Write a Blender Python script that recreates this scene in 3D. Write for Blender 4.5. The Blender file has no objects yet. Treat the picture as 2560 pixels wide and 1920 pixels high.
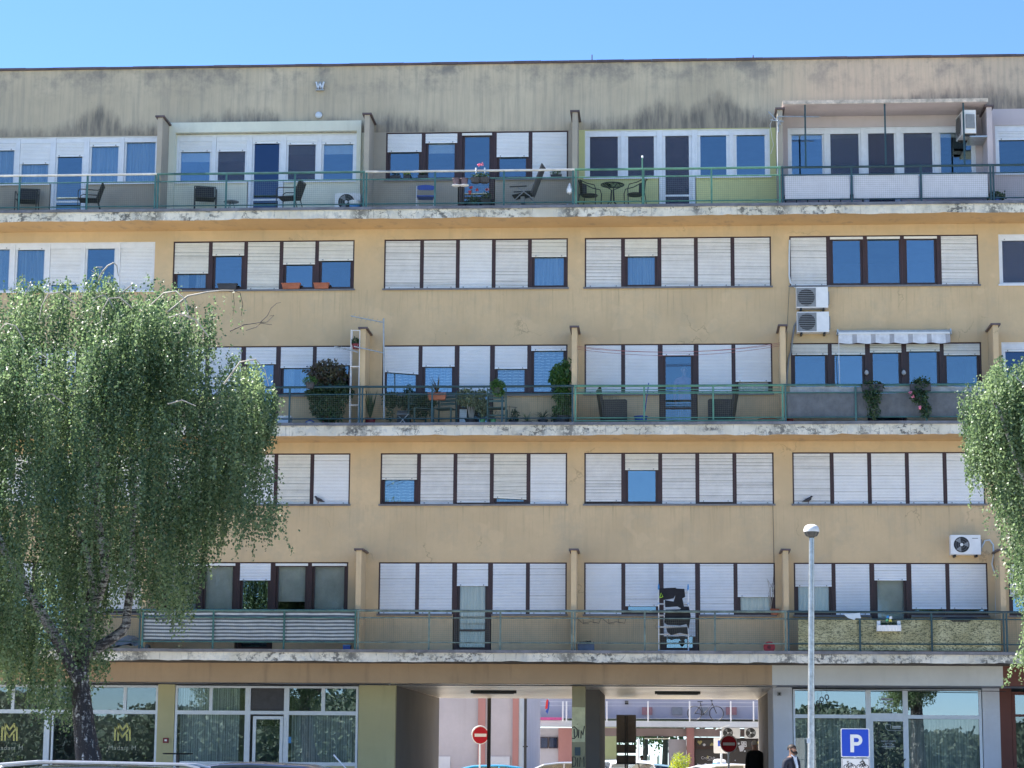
import bpy, bmesh, math, random
import numpy as np
from mathutils import Vector, Matrix
random.seed(7); rng = np.random.default_rng(11)
PI = math.pi
scene = bpy.context.scene
COL = scene.collection

# ------------------------------------------------------------------ camera
FPX, PITCH, YAW, ROLL, DIST, HC = 5590.484, math.radians(9.62606), math.radians(4.01663), math.radians(0.425182), 55.7954, 1.65
_cp, _sp = math.cos(PITCH), math.sin(PITCH)
FW = Vector((-math.sin(YAW)*_cp, math.cos(YAW)*_cp, _sp))
_r = Vector((math.cos(YAW), math.sin(YAW), 0)); _u = _r.cross(FW)
CR = _r*math.cos(ROLL)+_u*math.sin(ROLL)
CU = -_r*math.sin(ROLL)+_u*math.cos(ROLL)
CAMPOS = Vector((0, -DIST, HC))
cam_data = bpy.data.cameras.new('camera'); cam = bpy.data.objects.new('camera', cam_data)
COL.objects.link(cam); scene.camera = cam
cam.matrix_world = Matrix(((CR.x, CU.x, -FW.x, 0), (CR.y, CU.y, -FW.y, -DIST), (CR.z, CU.z, -FW.z, HC), (0, 0, 0, 1)))
cam_data.sensor_width = 36; cam_data.lens = FPX/2560*36
cam_data.clip_start = 0.5; cam_data.clip_end = 3000

# ------------------------------------------------------------------ light
SUN_EL, SUN_AZ = math.radians(52), math.radians(-68)      # azimuth from +Y (behind the building) towards +X
world = bpy.data.worlds.new('World'); scene.world = world; world.use_nodes = True
wt = world.node_tree; wt.nodes.clear()
sky = wt.nodes.new('ShaderNodeTexSky'); sky.sky_type = 'NISHITA'; sky.sun_disc = False
sky.sun_elevation = SUN_EL; sky.sun_rotation = SUN_AZ
sky.air_density = 0.8; sky.dust_density = 0.0; sky.ozone_density = 10.0; sky.altitude = 100
bg = wt.nodes.new('ShaderNodeBackground'); bg.inputs[1].default_value = 0.084
wo = wt.nodes.new('ShaderNodeOutputWorld')
wt.links.new(sky.outputs[0], bg.inputs[0]); wt.links.new(bg.outputs[0], wo.inputs[0])
sd = bpy.data.lights.new('sun', 'SUN'); sd.energy = 5.0; sd.angle = math.radians(0.53); sd.color = (1.0, 0.955, 0.88)
sun = bpy.data.objects.new('sun', sd); COL.objects.link(sun)
sdir = Vector((math.sin(SUN_AZ)*math.cos(SUN_EL), math.cos(SUN_AZ)*math.cos(SUN_EL), math.sin(SUN_EL)))
sun.rotation_euler = sdir.to_track_quat('Z', 'Y').to_euler(); sun.location = (0, 30, 60)
vs = scene.view_settings
vs.view_transform = 'Standard'; vs.look = 'None'; vs.exposure = 1.82; vs.gamma = 1; vs.use_curve_mapping = False

# ------------------------------------------------------------------ helpers
def P(px, py, Y=0.0):
    """the point of the plane y=Y that is seen in the photograph at pixel (px, py) of 2560x1920"""
    d = FW+CR*((px-1280)/FPX)-CU*((py-960)/FPX)
    t = (DIST+Y)/d.y
    return CAMPOS+d*t

class MB:
    """collects shapes into one mesh"""
    def __init__(s): s.v = []; s.f = []; s.m = []; s.sm = False
    def quad(s, a, b, c, d, m=0):
        n = len(s.v); s.v += [tuple(a), tuple(b), tuple(c), tuple(d)]; s.f.append((n, n+1, n+2, n+3)); s.m.append(m)
    def tri(s, a, b, c, m=0):
        n = len(s.v); s.v += [tuple(a), tuple(b), tuple(c)]; s.f.append((n, n+1, n+2)); s.m.append(m)
    def box(s, x0, x1, y0, y1, z0, z1, m=0):
        n = len(s.v)
        s.v += [(x0,y0,z0),(x1,y0,z0),(x1,y1,z0),(x0,y1,z0),(x0,y0,z1),(x1,y0,z1),(x1,y1,z1),(x0,y1,z1)]
        for f in ((0,3,2,1),(4,5,6,7),(0,1,5,4),(1,2,6,5),(2,3,7,6),(3,0,4,7)):
            s.f.append(tuple(n+i for i in f)); s.m.append(m)
        return s
    def obox(s, c, ax, ay, az, m=0):
        """oriented box: centre and three half-axis vectors"""
        c, ax, ay, az = Vector(c), Vector(ax), Vector(ay), Vector(az); n = len(s.v)
        for dz in (-1, 1):
            for dx, dy in ((-1,-1),(1,-1),(1,1),(-1,1)): s.v.append(tuple(c+ax*dx+ay*dy+az*dz))
        for f in ((0,3,2,1),(4,5,6,7),(0,1,5,4),(1,2,6,5),(2,3,7,6),(3,0,4,7)):
            s.f.append(tuple(n+i for i in f)); s.m.append(m)
        return s
    def tube(s, pts, r, seg=6, m=0, cap=True, flat=None):
        pts = [Vector(p) for p in pts]
        rs = r if isinstance(r, (list, tuple)) else [r]*len(pts)
        n0 = len(s.v); prev = None
        for i, p in enumerate(pts):
            t = (pts[min(i+1, len(pts)-1)]-pts[max(i-1, 0)])
            if t.length < 1e-9: t = Vector((0, 0, 1))
            t.normalize()
            a = prev if prev is not None else (Vector((0,0,1)) if abs(t.z) < .9 else Vector((1,0,0)))
            a = (a-t*a.dot(t)); a.normalize(); b = t.cross(a); prev = a
            for k in range(seg):
                g = 2*PI*k/seg
                s.v.append(tuple(p+(a*math.cos(g)+b*math.sin(g))*rs[i]))
        for i in range(len(pts)-1):
            for k in range(seg):
                k2 = (k+1) % seg
                s.f.append((n0+i*seg+k, n0+i*seg+k2, n0+(i+1)*seg+k2, n0+(i+1)*seg+k)); s.m.append(m)
        if cap:
            s.f.append(tuple(n0+k for k in range(seg))[::-1]); s.m.append(m)
            e = n0+(len(pts)-1)*seg; s.f.append(tuple(e+k for k in range(seg))); s.m.append(m)
        return s
    def lathe(s, c, prof, seg=16, m=0, axis='z', sx=1.0, sy=1.0):
        c = Vector(c); n0 = len(s.v)
        for (r, h) in prof:
            for k in range(seg):
                g = 2*PI*k/seg; a, b = r*math.cos(g)*sx, r*math.sin(g)*sy
                s.v.append(tuple(c+(Vector((a, b, h)) if axis == 'z' else Vector((a, h, b)) if axis == 'y' else Vector((h, a, b)))))
        for i in range(len(prof)-1):
            for k in range(seg):
                k2 = (k+1) % seg
                q = (n0+i*seg+k, n0+i*seg+k2, n0+(i+1)*seg+k2, n0+(i+1)*seg+k)
                s.f.append(q if axis != 'y' else q[::-1]); s.m.append(m)
        if prof[0][0] > 1e-6: s.f.append(tuple(n0+k for k in range(seg))[::-1]); s.m.append(m)
        e = n0+(len(prof)-1)*seg
        if prof[-1][0] > 1e-6: s.f.append(tuple(e+k for k in range(seg))); s.m.append(m)
        return s
    def prism(s, pts2, y0, y1, m=0, xz=True, tr=None):
        """polygon in xz (or any plane via tr) extruded in y"""
        n = len(pts2); n0 = len(s.v); tr = tr or (lambda x, y, z: (x, y, z))
        for y in (y0, y1):
            for (a, b) in pts2: s.v.append(tuple(tr(a, y, b)))
        s.f.append(tuple(n0+i for i in range(n))); s.m.append(m)
        s.f.append(tuple(n0+n+i for i in range(n))[::-1]); s.m.append(m)
        for i in range(n):
            j = (i+1) % n; s.f.append((n0+i, n0+n+i, n0+n+j, n0+j)); s.m.append(m)
        return s
    def mesh(s, name):
        me = bpy.data.meshes.new(name); me.from_pydata(s.v, [], s.f); me.update()
        return me

def wloc(p):
    v = Vector((0, 0, 0))
    while p is not None:
        v += Vector(p.location)
        if p.parent is not None: v += p.matrix_parent_inverse.translation
        p = p.parent
    return v
def link(name, data, parent=None):
    o = bpy.data.objects.new(name, data); COL.objects.link(o)
    if parent is not None: o.parent = parent
    return o
def obj(name, mb, mats, parent=None, smooth=False, world=False, kind=None, label=None):
    me = mb.mesh(name) if isinstance(mb, MB) else mb
    if not isinstance(mats, (list, tuple)): mats = [mats]
    for m in mats: me.materials.append(m)
    if isinstance(mb, MB) and len(mats) > 1: me.polygons.foreach_set('material_index', mb.m)
    if smooth:
        me.polygons.foreach_set('use_smooth', [True]*len(me.polygons))
        if hasattr(me, 'set_sharp_from_angle'): me.set_sharp_from_angle(angle=math.radians(40))
    o = link(name, me, parent)
    if world and parent is not None:
        o.matrix_parent_inverse = Matrix.Translation(-wloc(parent))
    if kind: o['kind'] = kind
    if label: o['label'] = label
    return o
def thing(name, label, cat, loc=(0,0,0), rz=0.0, group=None, rot=None, sc=None):
    o = link(name, None); o.location = loc; o.rotation_euler = rot or (0, 0, rz)
    if sc: o.scale = (sc, sc, sc)
    o['label'] = label; o['category'] = cat
    if group: o['group'] = group
    o.empty_display_size = .2
    return o
def tag(o, label, cat, group=None):
    o['label'] = label; o['category'] = cat
    if group: o['group'] = group
    return o
def dup(root, loc, rz, label, group=None, sc=None):
    r = root.copy(); COL.objects.link(r); r.location = loc; r.rotation_euler = (0, 0, rz); r['label'] = label
    if sc: r.scale = (sc, sc, sc)
    if group: r['group'] = group
    for ch in list(root.children):
        c = ch.copy(); COL.objects.link(c); c.parent = r
        for g in list(ch.children):
            d = g.copy(); COL.objects.link(d); d.parent = c
    return r

# ------------------------------------------------------------------ materials
def nd(t, ty, **kw):
    n = t.nodes.new(ty)
    for k, v in kw.items():
        if k == 'ins':
            for i, val in v.items(): n.inputs[i].default_value = val
        else: setattr(n, k, v)
    return n
def base_mat(name):
    m = bpy.data.materials.new(name); m.use_nodes = True; t = m.node_tree
    b = t.nodes['Principled BSDF']; return m, t, b
def c4(c): return (c[0], c[1], c[2], 1)
def mat(name, col, rough=.6, metal=0, var=.12, scale=6, bump=0.0, bscale=40, spec=.5, coords='Object', stretch=None, trans=0, emit=None):
    m, t, b = base_mat(name)
    b.inputs['Roughness'].default_value = rough; b.inputs['Metallic'].default_value = metal
    b.inputs['Specular IOR Level'].default_value = spec
    tc = nd(t, 'ShaderNodeTexCoord'); src = tc.outputs[coords]
    if stretch:
        mp = nd(t, 'ShaderNodeMapping'); mp.inputs['Scale'].default_value = stretch; t.links.new(src, mp.inputs[0]); src = mp.outputs[0]
    n = nd(t, 'ShaderNodeTexNoise'); n.inputs['Scale'].default_value = scale; n.inputs['Detail'].default_value = 5; n.inputs['Roughness'].default_value = .65
    t.links.new(src, n.inputs['Vector'])
    mr = nd(t, 'ShaderNodeMapRange'); mr.inputs['From Min'].default_value = .3; mr.inputs['From Max'].default_value = .7
    mr.inputs['To Min'].default_value = 1-var*1.6; mr.inputs['To Max'].default_value = 1+var
    t.links.new(n.outputs[0], mr.inputs[0])
    mx = nd(t, 'ShaderNodeVectorMath', operation='SCALE'); mx.inputs[0].default_value = col[:3]
    t.links.new(mr.outputs[0], mx.inputs['Scale']); t.links.new(mx.outputs[0], b.inputs['Base Color'])
    if bump:
        n2 = nd(t, 'ShaderNodeTexNoise'); n2.inputs['Scale'].default_value = bscale; n2.inputs['Detail'].default_value = 4
        t.links.new(src, n2.inputs['Vector'])
        bp = nd(t, 'ShaderNodeBump'); bp.inputs['Strength'].default_value = bump; bp.inputs['Distance'].default_value = .02
        t.links.new(n2.outputs[0], bp.inputs['Height']); t.links.new(bp.outputs[0], b.inputs['Normal'])
    if trans: b.inputs['Transmission Weight'].default_value = trans
    if emit: b.inputs['Emission Color'].default_value = c4(emit); b.inputs['Emission Strength'].default_value = 1
    return m

def mul(t, a, bsock, fac):
    """mix node helper: MIX colour a -> b by fac"""
    n = nd(t, 'ShaderNodeMix', data_type='RGBA'); t.links.new(fac, n.inputs[0])
    for s, v in ((6, a), (7, bsock)):
        if isinstance(v, (tuple, list)): n.inputs[s].default_value = c4(v)
        else: t.links.new(v, n.inputs[s])
    return n.outputs[2]
def noise(t, src, scale, detail=4, rough=.6, lo=.35, hi=.65, stretch=None, loc=None):
    if stretch or loc:
        mp = nd(t, 'ShaderNodeMapping')
        if stretch: mp.inputs['Scale'].default_value = stretch
        if loc: mp.inputs['Location'].default_value = loc
        t.links.new(src, mp.inputs[0]); src = mp.outputs[0]
    n = nd(t, 'ShaderNodeTexNoise'); n.inputs['Scale'].default_value = scale; n.inputs['Detail'].default_value = detail; n.inputs['Roughness'].default_value = rough
    t.links.new(src, n.inputs['Vector'])
    mr = nd(t, 'ShaderNodeMapRange'); mr.interpolation_type = 'SMOOTHSTEP'
    mr.inputs['From Min'].default_value = lo; mr.inputs['From Max'].default_value = hi
    t.links.new(n.outputs[0], mr.inputs[0]); return mr.outputs[0]
def mth(t, op, a, b=None, c=None, clamp=False):
    n = nd(t, 'ShaderNodeMath', operation=op); n.use_clamp = clamp
    for i, v in enumerate((a, b, c)):
        if v is None: continue
        if isinstance(v, (int, float)): n.inputs[i].default_value = v
        else: t.links.new(v, n.inputs[i])
    return n.outputs[0]
def geo(t):
    g = nd(t, 'ShaderNodeNewGeometry'); s = nd(t, 'ShaderNodeSeparateXYZ'); t.links.new(g.outputs['Position'], s.inputs[0])
    return g.outputs['Position'], s.outputs[0], s.outputs[1], s.outputs[2]

def plaster(name, col, dirt=(.16, .15, .13), amount=.35, specks=True, sills=False):
    """rough render coat, soft vertical runs, blotches, a few dark specks"""
    m, t, b = base_mat(name); pos, X, Y, Z = geo(t)
    b.inputs['Roughness'].default_value = .92; b.inputs['Specular IOR Level'].default_value = .2
    big = noise(t, pos, .55, 4, .6, .3, .7); c = mul(t, [v*.88 for v in col], [v*1.07 for v in col], big)
    fine = noise(t, pos, 9, 6, .7, .3, .7); c = mul(t, c, [v*.93 for v in col], mth(t, 'MULTIPLY', fine, .5))
    runs = noise(t, pos, 2.2, 5, .6, .52, .78, stretch=(1.6, 1, .16)); c = mul(t, c, dirt, mth(t, 'MULTIPLY', runs, amount*.6))
    if specks:
        sp = noise(t, pos, 7, 3, .75, .73, .79, stretch=(1, 1, 2.2)); c = mul(t, c, [v*.5 for v in dirt], mth(t, 'MULTIPLY', sp, .75))
    if sills:                                       # dirty water runs below the window sills, repaired patches, hairline cracks
        dz = mth(t, 'MULTIPLY', mth(t, 'FRACT', mth(t, 'DIVIDE', mth(t, 'SUBTRACT', 13.61, Z), 2.775)), 2.775)
        fall = nd(t, 'ShaderNodeMapRange'); fall.inputs['From Min'].default_value = 1.1; fall.inputs['From Max'].default_value = 0.0; t.links.new(dz, fall.inputs[0])
        st = noise(t, pos, 5.5, 4, .65, .50, .72, stretch=(2.6, 1, .12)); c = mul(t, c, (.30, .235, .15), mth(t, 'MULTIPLY', mth(t, 'MULTIPLY', st, fall.outputs[0]), .50))
        pt = noise(t, pos, .8, 3, .5, .60, .625, loc=(3, 0, 7)); c = mul(t, c, [v*1.12 for v in col], mth(t, 'MULTIPLY', pt, .35))
        gm = noise(t, pos, 1.3, 6, .7, .45, .7, loc=(9, 0, 2)); c = mul(t, c, (.44, .37, .26), mth(t, 'MULTIPLY', gm, .38))
        vo = nd(t, 'ShaderNodeTexVoronoi', feature='DISTANCE_TO_EDGE'); vo.inputs['Scale'].default_value = .45
        w3 = nd(t, 'ShaderNodeTexNoise'); w3.inputs['Scale'].default_value = 2.5; w3.inputs['Detail'].default_value = 6; t.links.new(pos, w3.inputs['Vector'])
        ad = nd(t, 'ShaderNodeVectorMath', operation='ADD'); t.links.new(pos, ad.inputs[0]); t.links.new(w3.outputs[1], ad.inputs[1]); t.links.new(ad.outputs[0], vo.inputs['Vector'])
        ck = nd(t, 'ShaderNodeMapRange'); ck.inputs['From Min'].default_value = .008; ck.inputs['From Max'].default_value = .002; t.links.new(vo.outputs[0], ck.inputs[0])
        c = mul(t, c, (.16, .12, .08), mth(t, 'MULTIPLY', mth(t, 'MULTIPLY', ck.outputs[0], noise(t, pos, .7, 2, .5, .56, .62)), .35))
    t.links.new(c, b.inputs['Base Color'])
    n2 = nd(t, 'ShaderNodeTexNoise'); n2.inputs['Scale'].default_value = 60; n2.inputs['Detail'].default_value = 3; t.links.new(pos, n2.inputs['Vector'])
    bp = nd(t, 'ShaderNodeBump'); bp.inputs['Strength'].default_value = .35; bp.inputs['Distance'].default_value = .012
    t.links.new(n2.outputs[0], bp.inputs['Height']); t.links.new(bp.outputs[0], b.inputs['Normal'])
    return m

def parapet_mat():
    """greyed attic band: rain streaks from the coping and sooty growth rising from its lower edge"""
    m, t, b = base_mat('attic_plaster_weathered'); pos, X, Y, Z = geo(t)
    b.inputs['Roughness'].default_value = .95; b.inputs['Specular IOR Level'].default_value = .15
    c0 = (.55, .47, .345)
    big = noise(t, pos, .35, 4, .6, .3, .7); c = mul(t, [v*.86 for v in c0], [v*1.12 for v in c0], big)
    # warmer patch right of the canopy
    warm = mth(t, 'MULTIPLY', noise(t, X, .3, 2, .5, .4, .6), 1)
    mrw = nd(t, 'ShaderNodeMapRange'); mrw.interpolation_type = 'SMOOTHSTEP'
    mrw.inputs['From Min'].default_value = 2.2; mrw.inputs['From Max'].default_value = 4.6; t.links.new(X, mrw.inputs[0])
    c = mul(t, c, (.56, .44, .34), mth(t, 'MULTIPLY', mrw.outputs[0], .75))
    runs = noise(t, pos, 3.0, 7, .72, .42, .66, stretch=(2.4, 1, .12)); c = mul(t, c, (.30, .275, .235), mth(t, 'MULTIPLY', runs, .45))
    sp = noise(t, pos, 8, 4, .8, .66, .74, stretch=(1, 1, .8)); c = mul(t, c, (.12, .11, .10), mth(t, 'MULTIPLY', sp, .5))
    fruns = noise(t, pos, 9.0, 5, .65, .45, .8, stretch=(2.4, 1, .10)); c = mul(t, c, (.46, .40, .29), mth(t, 'MULTIPLY', fruns, .35))
    # dark cloudy patches below the coping
    top = nd(t, 'ShaderNodeMapRange'); top.inputs['From Min'].default_value = 18.55; top.inputs['From Max'].default_value = 19.45; t.links.new(Z, top.inputs[0])
    tp = mth(t, 'MULTIPLY', top.outputs[0], noise(t, pos, 1.1, 5, .7, .42, .68)); c = mul(t, c, (.19, .185, .18), mth(t, 'MULTIPLY', tp, .85))
    # height of the soot along the facade
    mx = nd(t, 'ShaderNodeMapRange'); mx.inputs['From Min'].default_value = -18.; mx.inputs['From Max'].default_value = 10.; t.links.new(X, mx.inputs[0])
    cr = nd(t, 'ShaderNodeValToRGB'); t.links.new(mx.outputs[0], cr.inputs[0])
    stops = [(-17.5,.18),(-16,.25),(-15.4,.5),(-15,.8),(-14.7,.75),(-14.2,.35),(-13.4,.3),(-12.9,.12),(-12.4,.4),(-11.6,.55),(-10.6,.6),(-10.1,.62),(-9.9,.2),(-9.3,.38),(-8.6,.45),(-8,.25),
             (-7.6,.45),(-7,.5),(-6,.3),(-5,.08),(-3,.04),(-2,.2),(-1,.4),(-.2,.7),(.6,.55),(1.4,.9),(2.3,.5),(2.9,.3),(4.5,.25),(5.6,.7),(7.3,1.0),(9.0,.9)]
    while len(cr.color_ramp.elements) < len(stops): cr.color_ramp.elements.new(.5)
    for e, (x, v) in zip(cr.color_ramp.elements, stops): e.position = (x+18)/28.
    for e, (x, v) in zip(cr.color_ramp.elements, stops): e.color = (v, v, v, 1)
    low = mth(t, 'SUBTRACT', Z, 17.75)
    ns = nd(t, 'ShaderNodeTexNoise'); ns.inputs['Scale'].default_value = 2.2; ns.inputs['Detail'].default_value = 7; ns.inputs['Roughness'].default_value = .7
    mp = nd(t, 'ShaderNodeMapping'); mp.inputs['Scale'].default_value = (1.5, 1, .55); t.links.new(pos, mp.inputs[0]); t.links.new(mp.outputs[0], ns.inputs['Vector'])
    lim = mth(t, 'ADD', mth(t, 'MULTIPLY', cr.outputs[0], 1.15), mth(t, 'MULTIPLY', mth(t, 'SUBTRACT', ns.outputs[0], .5), .9))
    k = mth(t, 'SUBTRACT', lim, low); mr = nd(t, 'ShaderNodeMapRange'); mr.interpolation_type = 'SMOOTHSTEP'
    mr.inputs['From Min'].default_value = -.12; mr.inputs['From Max'].default_value = .38; t.links.new(k, mr.inputs[0])
    runs2 = noise(t, pos, 3.2, 4, .6, .3, .7, stretch=(2.2, 1, .3))
    c = mul(t, c, (.085, .085, .09), mth(t, 'MULTIPLY', mr.outputs[0], mth(t, 'ADD', .32, mth(t, 'MULTIPLY', runs2, .5))))
    t.links.new(c, b.inputs['Base Color'])
    n2 = nd(t, 'ShaderNodeTexNoise'); n2.inputs['Scale'].default_value = 45; n2.inputs['Detail'].default_value = 3; t.links.new(pos, n2.inputs['Vector'])
    bp = nd(t, 'ShaderNodeBump'); bp.inputs['Strength'].default_value = .3; bp.inputs['Distance'].default_value = .012
    t.links.new(n2.outputs[0], bp.inputs['Height']); t.links.new(bp.outputs[0], b.inputs['Normal'])
    return m

def fascia_mat():
    """cracked, flaking white paint on the slab edges"""
    m, t, b = base_mat('slab_paint_flaking'); pos, X, Y, Z = geo(t)
    b.inputs['Roughness'].default_value = .85
    c = mul(t, (.62, .57, .46), (.80, .74, .62), noise(t, pos, 1.3, 4, .6, .35, .65))
    c = mul(t, c, (.50, .50, .47), mth(t, 'MULTIPLY', noise(t, pos, 3.5, 5, .7, .5, .6), .55))
    cl = noise(t, pos, .9, 2, .5, .45, .62)
    mask = mth(t, 'MULTIPLY', noise(t, pos, 6.0, 8, .75, .515, .56, stretch=(1, 1, 1.3)), cl)
    c = mul(t, c, (.085, .085, .08), mth(t, 'MULTIPLY', mask, .85))
    dr = noise(t, pos, 6, 5, .7, .56, .68, stretch=(2.5, 1, .25)); c = mul(t, c, (.20, .18, .15), mth(t, 'MULTIPLY', dr, .55))
    rs = noise(t, pos, 1.1, 5, .75, .66, .70, loc=(4, 0, 1)); c = mul(t, c, (.30, .17, .08), mth(t, 'MULTIPLY', rs, .5))
    fx = mth(t, 'ABSOLUTE', mth(t, 'SUBTRACT', mth(t, 'FRACT', mth(t, 'DIVIDE', mth(t, 'ADD', X, 15.64), 5.28)), .5))
    fm = nd(t, 'ShaderNodeMapRange'); fm.interpolation_type = 'SMOOTHSTEP'; fm.inputs['From Min'].default_value = .075; fm.inputs['From Max'].default_value = .0; t.links.new(fx, fm.inputs[0])
    c = mul(t, c, (.12, .115, .10), mth(t, 'MULTIPLY', mth(t, 'MULTIPLY', fm.outputs[0], noise(t, pos, 7, 6, .75, .42, .52)), .85))
    # thin crack lines
    v = nd(t, 'ShaderNodeTexVoronoi', feature='DISTANCE_TO_EDGE'); v.inputs['Scale'].default_value = 2.6
    wn = nd(t, 'ShaderNodeTexNoise'); wn.inputs['Scale'].default_value = 5; wn.inputs['Detail'].default_value = 4; t.links.new(pos, wn.inputs['Vector'])
    av = nd(t, 'ShaderNodeVectorMath', operation='ADD'); t.links.new(pos, av.inputs[0])
    sc = nd(t, 'ShaderNodeVectorMath', operation='SCALE'); t.links.new(wn.outputs[1], sc.inputs[0]); sc.inputs['Scale'].default_value = .5
    t.links.new(sc.outputs[0], av.inputs[1]); t.links.new(av.outputs[0], v.inputs['Vector'])
    cm = nd(t, 'ShaderNodeMapRange'); cm.inputs['From Min'].default_value = .03; cm.inputs['From Max'].default_value = .01; t.links.new(v.outputs[0], cm.inputs[0])
    c = mul(t, c, (.10, .10, .09), mth(t, 'MULTIPLY', mth(t, 'MULTIPLY', cm.outputs[0], noise(t, pos, 1.4, 3, .6, .5, .6)), .75))
    t.links.new(c, b.inputs['Base Color'])
    bp = nd(t, 'ShaderNodeBump'); bp.inputs['Strength'].default_value = .6; bp.inputs['Distance'].default_value = .02; bp.invert = True
    t.links.new(mask, bp.inputs['Height']); t.links.new(bp.outputs[0], b.inputs['Normal'])
    return m

def glass_mat(name, refl=.34, tint=(.80, .9, 1.0), through=(.55, .6, .62), wave=.0012, rough=0.0):
    """window pane: clear view into the room mixed with a mirror-like outer face, slightly wavy"""
    m, t, b = base_mat(name); t.nodes.remove(b); out = t.nodes['Material Output']; pos, X, Y, Z = geo(t)
    g = nd(t, 'ShaderNodeBsdfGlossy'); g.inputs['Roughness'].default_value = rough; g.inputs['Color'].default_value = c4(tint)
    tr = nd(t, 'ShaderNodeBsdfTransparent'); tr.inputs['Color'].default_value = c4(through)
    fr = nd(t, 'ShaderNodeFresnel'); fr.inputs['IOR'].default_value = 1.5
    oi = nd(t, 'ShaderNodeObjectInfo'); vr = nd(t, 'ShaderNodeMapRange'); vr.inputs['To Min'].default_value = .80; vr.inputs['To Max'].default_value = 1.2; t.links.new(oi.outputs['Random'], vr.inputs[0])
    fac = mth(t, 'MULTIPLY', mth(t, 'ADD', mth(t, 'MULTIPLY', fr.outputs[0], 1.2), refl), vr.outputs[0], clamp=True)
    mx = nd(t, 'ShaderNodeMixShader'); t.links.new(fac, mx.inputs[0]); t.links.new(tr.outputs[0], mx.inputs[1]); t.links.new(g.outputs[0], mx.inputs[2])
    n2 = nd(t, 'ShaderNodeTexNoise'); n2.inputs['Scale'].default_value = 1.6; n2.inputs['Detail'].default_value = 1; t.links.new(pos, n2.inputs['Vector'])
    bp = nd(t, 'ShaderNodeBump'); bp.inputs['Strength'].default_value = 1; bp.inputs['Distance'].default_value = wave
    t.links.new(n2.outputs[0], bp.inputs['Height']); t.links.new(bp.outputs[0], g.inputs['Normal'])
    t.links.new(mx.outputs[0], out.inputs['Surface'])
    return m

def leaf_mat(name, c1, c2, rough=.4, tr=.35, spec=.5):
    m, t, b = base_mat(name)
    oi = nd(t, 'ShaderNodeAttribute'); oi.attribute_name = 'tint'
    c = mul(t, c1, c2, oi.outputs['Fac'])
    t.links.new(c, b.inputs['Base Color']); b.inputs['Roughness'].default_value = rough; b.inputs['Specular IOR Level'].default_value = spec
    tl = nd(t, 'ShaderNodeBsdfTranslucent')
    hs = nd(t, 'ShaderNodeHueSaturation'); hs.inputs['Hue'].default_value = .485; hs.inputs['Value'].default_value = 1.9; hs.inputs['Saturation'].default_value = 1.1
    t.links.new(c, hs.inputs['Color']); t.links.new(hs.outputs[0], tl.inputs['Color'])
    mx = nd(t, 'ShaderNodeMixShader'); mx.inputs[0].default_value = tr
    t.links.new(b.outputs[0], mx.inputs[1]); t.links.new(tl.outputs[0], mx.inputs[2]); t.links.new(mx.outputs[0], t.nodes['Material Output'].inputs['Surface'])
    return m

M = {}
M['wall'] = plaster('facade_plaster_ochre', (.64, .475, .285), amount=.30, sills=True)
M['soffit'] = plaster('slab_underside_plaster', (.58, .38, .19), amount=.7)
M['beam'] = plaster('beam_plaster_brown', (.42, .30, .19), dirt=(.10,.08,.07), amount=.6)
M['attic'] = parapet_mat()
M['w_cream'] = plaster('balcony_wall_cream', (.74, .74, .62), amount=.2, specks=False)
M['w_greybeige'] = plaster('balcony_wall_grey_beige', (.40, .36, .30), amount=.3, specks=False)
M['w_yellow'] = plaster('balcony_wall_yellow', (.60, .60, .30), amount=.2, specks=False)
M['w_pink'] = plaster('balcony_wall_pinkish', (.57, .50, .51), amount=.2, specks=False)
M['w_olive'] = plaster('shop_wall_olive', (.50, .46, .26), amount=.3, specks=False)
M['w_grey'] = plaster('shop_wall_light_grey', (.62, .64, .68), amount=.15, specks=False)
M['w_beam_grey'] = plaster('beam_plaster_light', (.60, .60, .57), amount=.2)
M['w_brown'] = plaster('shop_wall_red_brown', (.16, .07, .055), amount=.3, specks=False)
M['concrete_dark'] = plaster('passage_wall_dark_brown', (.17, .155, .14), amount=.8)  # dark grey-brown plaster with strong vertical runs
M['ceiling'] = mat('passage_ceiling_panels', (.90, .80, .66), .28, .35, var=.08, scale=2, bump=.1, stretch=(.3, 6, 1))
M['arcade_ceiling'] = mat('arcade_ceiling_boards', (.30, .30, .31), .7, var=.2, scale=3, stretch=(.4, 8, 1))
M['fascia'] = fascia_mat()
M['flashing'] = mat('sheet_metal_flashing', (.20, .19, .20), .5, .6, var=.25, scale=3)
M['coping'] = mat('coping_sheet_brownish', (.13, .095, .10), .5, .4, var=.2, scale=2)
M['brown'] = mat('window_wood_dark_brown', (.045, .018, .018), .45, var=.3, scale=5, stretch=(6, 6, .5))
M['white'] = mat('window_plastic_white', (.74, .76, .80), .4, var=.05)
M['shut'] = mat('shutter_slats_white', (.83, .85, .88), .45, var=.035, scale=2)
M['shut_grey'] = mat('shutter_slats_greyed', (.78, .78, .78), .5, var=.05, scale=3)
M['shut_cream'] = mat('shutter_slats_cream', (.78, .77, .72), .5, var=.05, scale=3)
M['shutgap'] = mat('shutter_slot_dirt', (.48, .48, .47), .8, var=.2)
M['shutgap_d'] = mat('shutter_slot_open', (.30, .30, .29), .8, var=.2)
M['sill'] = mat('window_sill_sheet', (.20, .185, .18), .45, .5, var=.15)
M['glass'] = glass_mat('window_glass', .13, tint=(.68,.86,.97), through=(.86,.87,.86))
M['glass_dark'] = glass_mat('window_glass_tinted', .05, tint=(.6,.75,1), through=(.45,.45,.5))
M['shopglass'] = glass_mat('shop_window_glass', .09, tint=(.80,.88,.92), through=(.85,.88,.88), wave=.0006)
M['shopglass_mirror'] = glass_mat('shop_window_glass_coated', .26, tint=(.74,.82,.88), through=(.5,.55,.55), wave=.0006)
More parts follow.
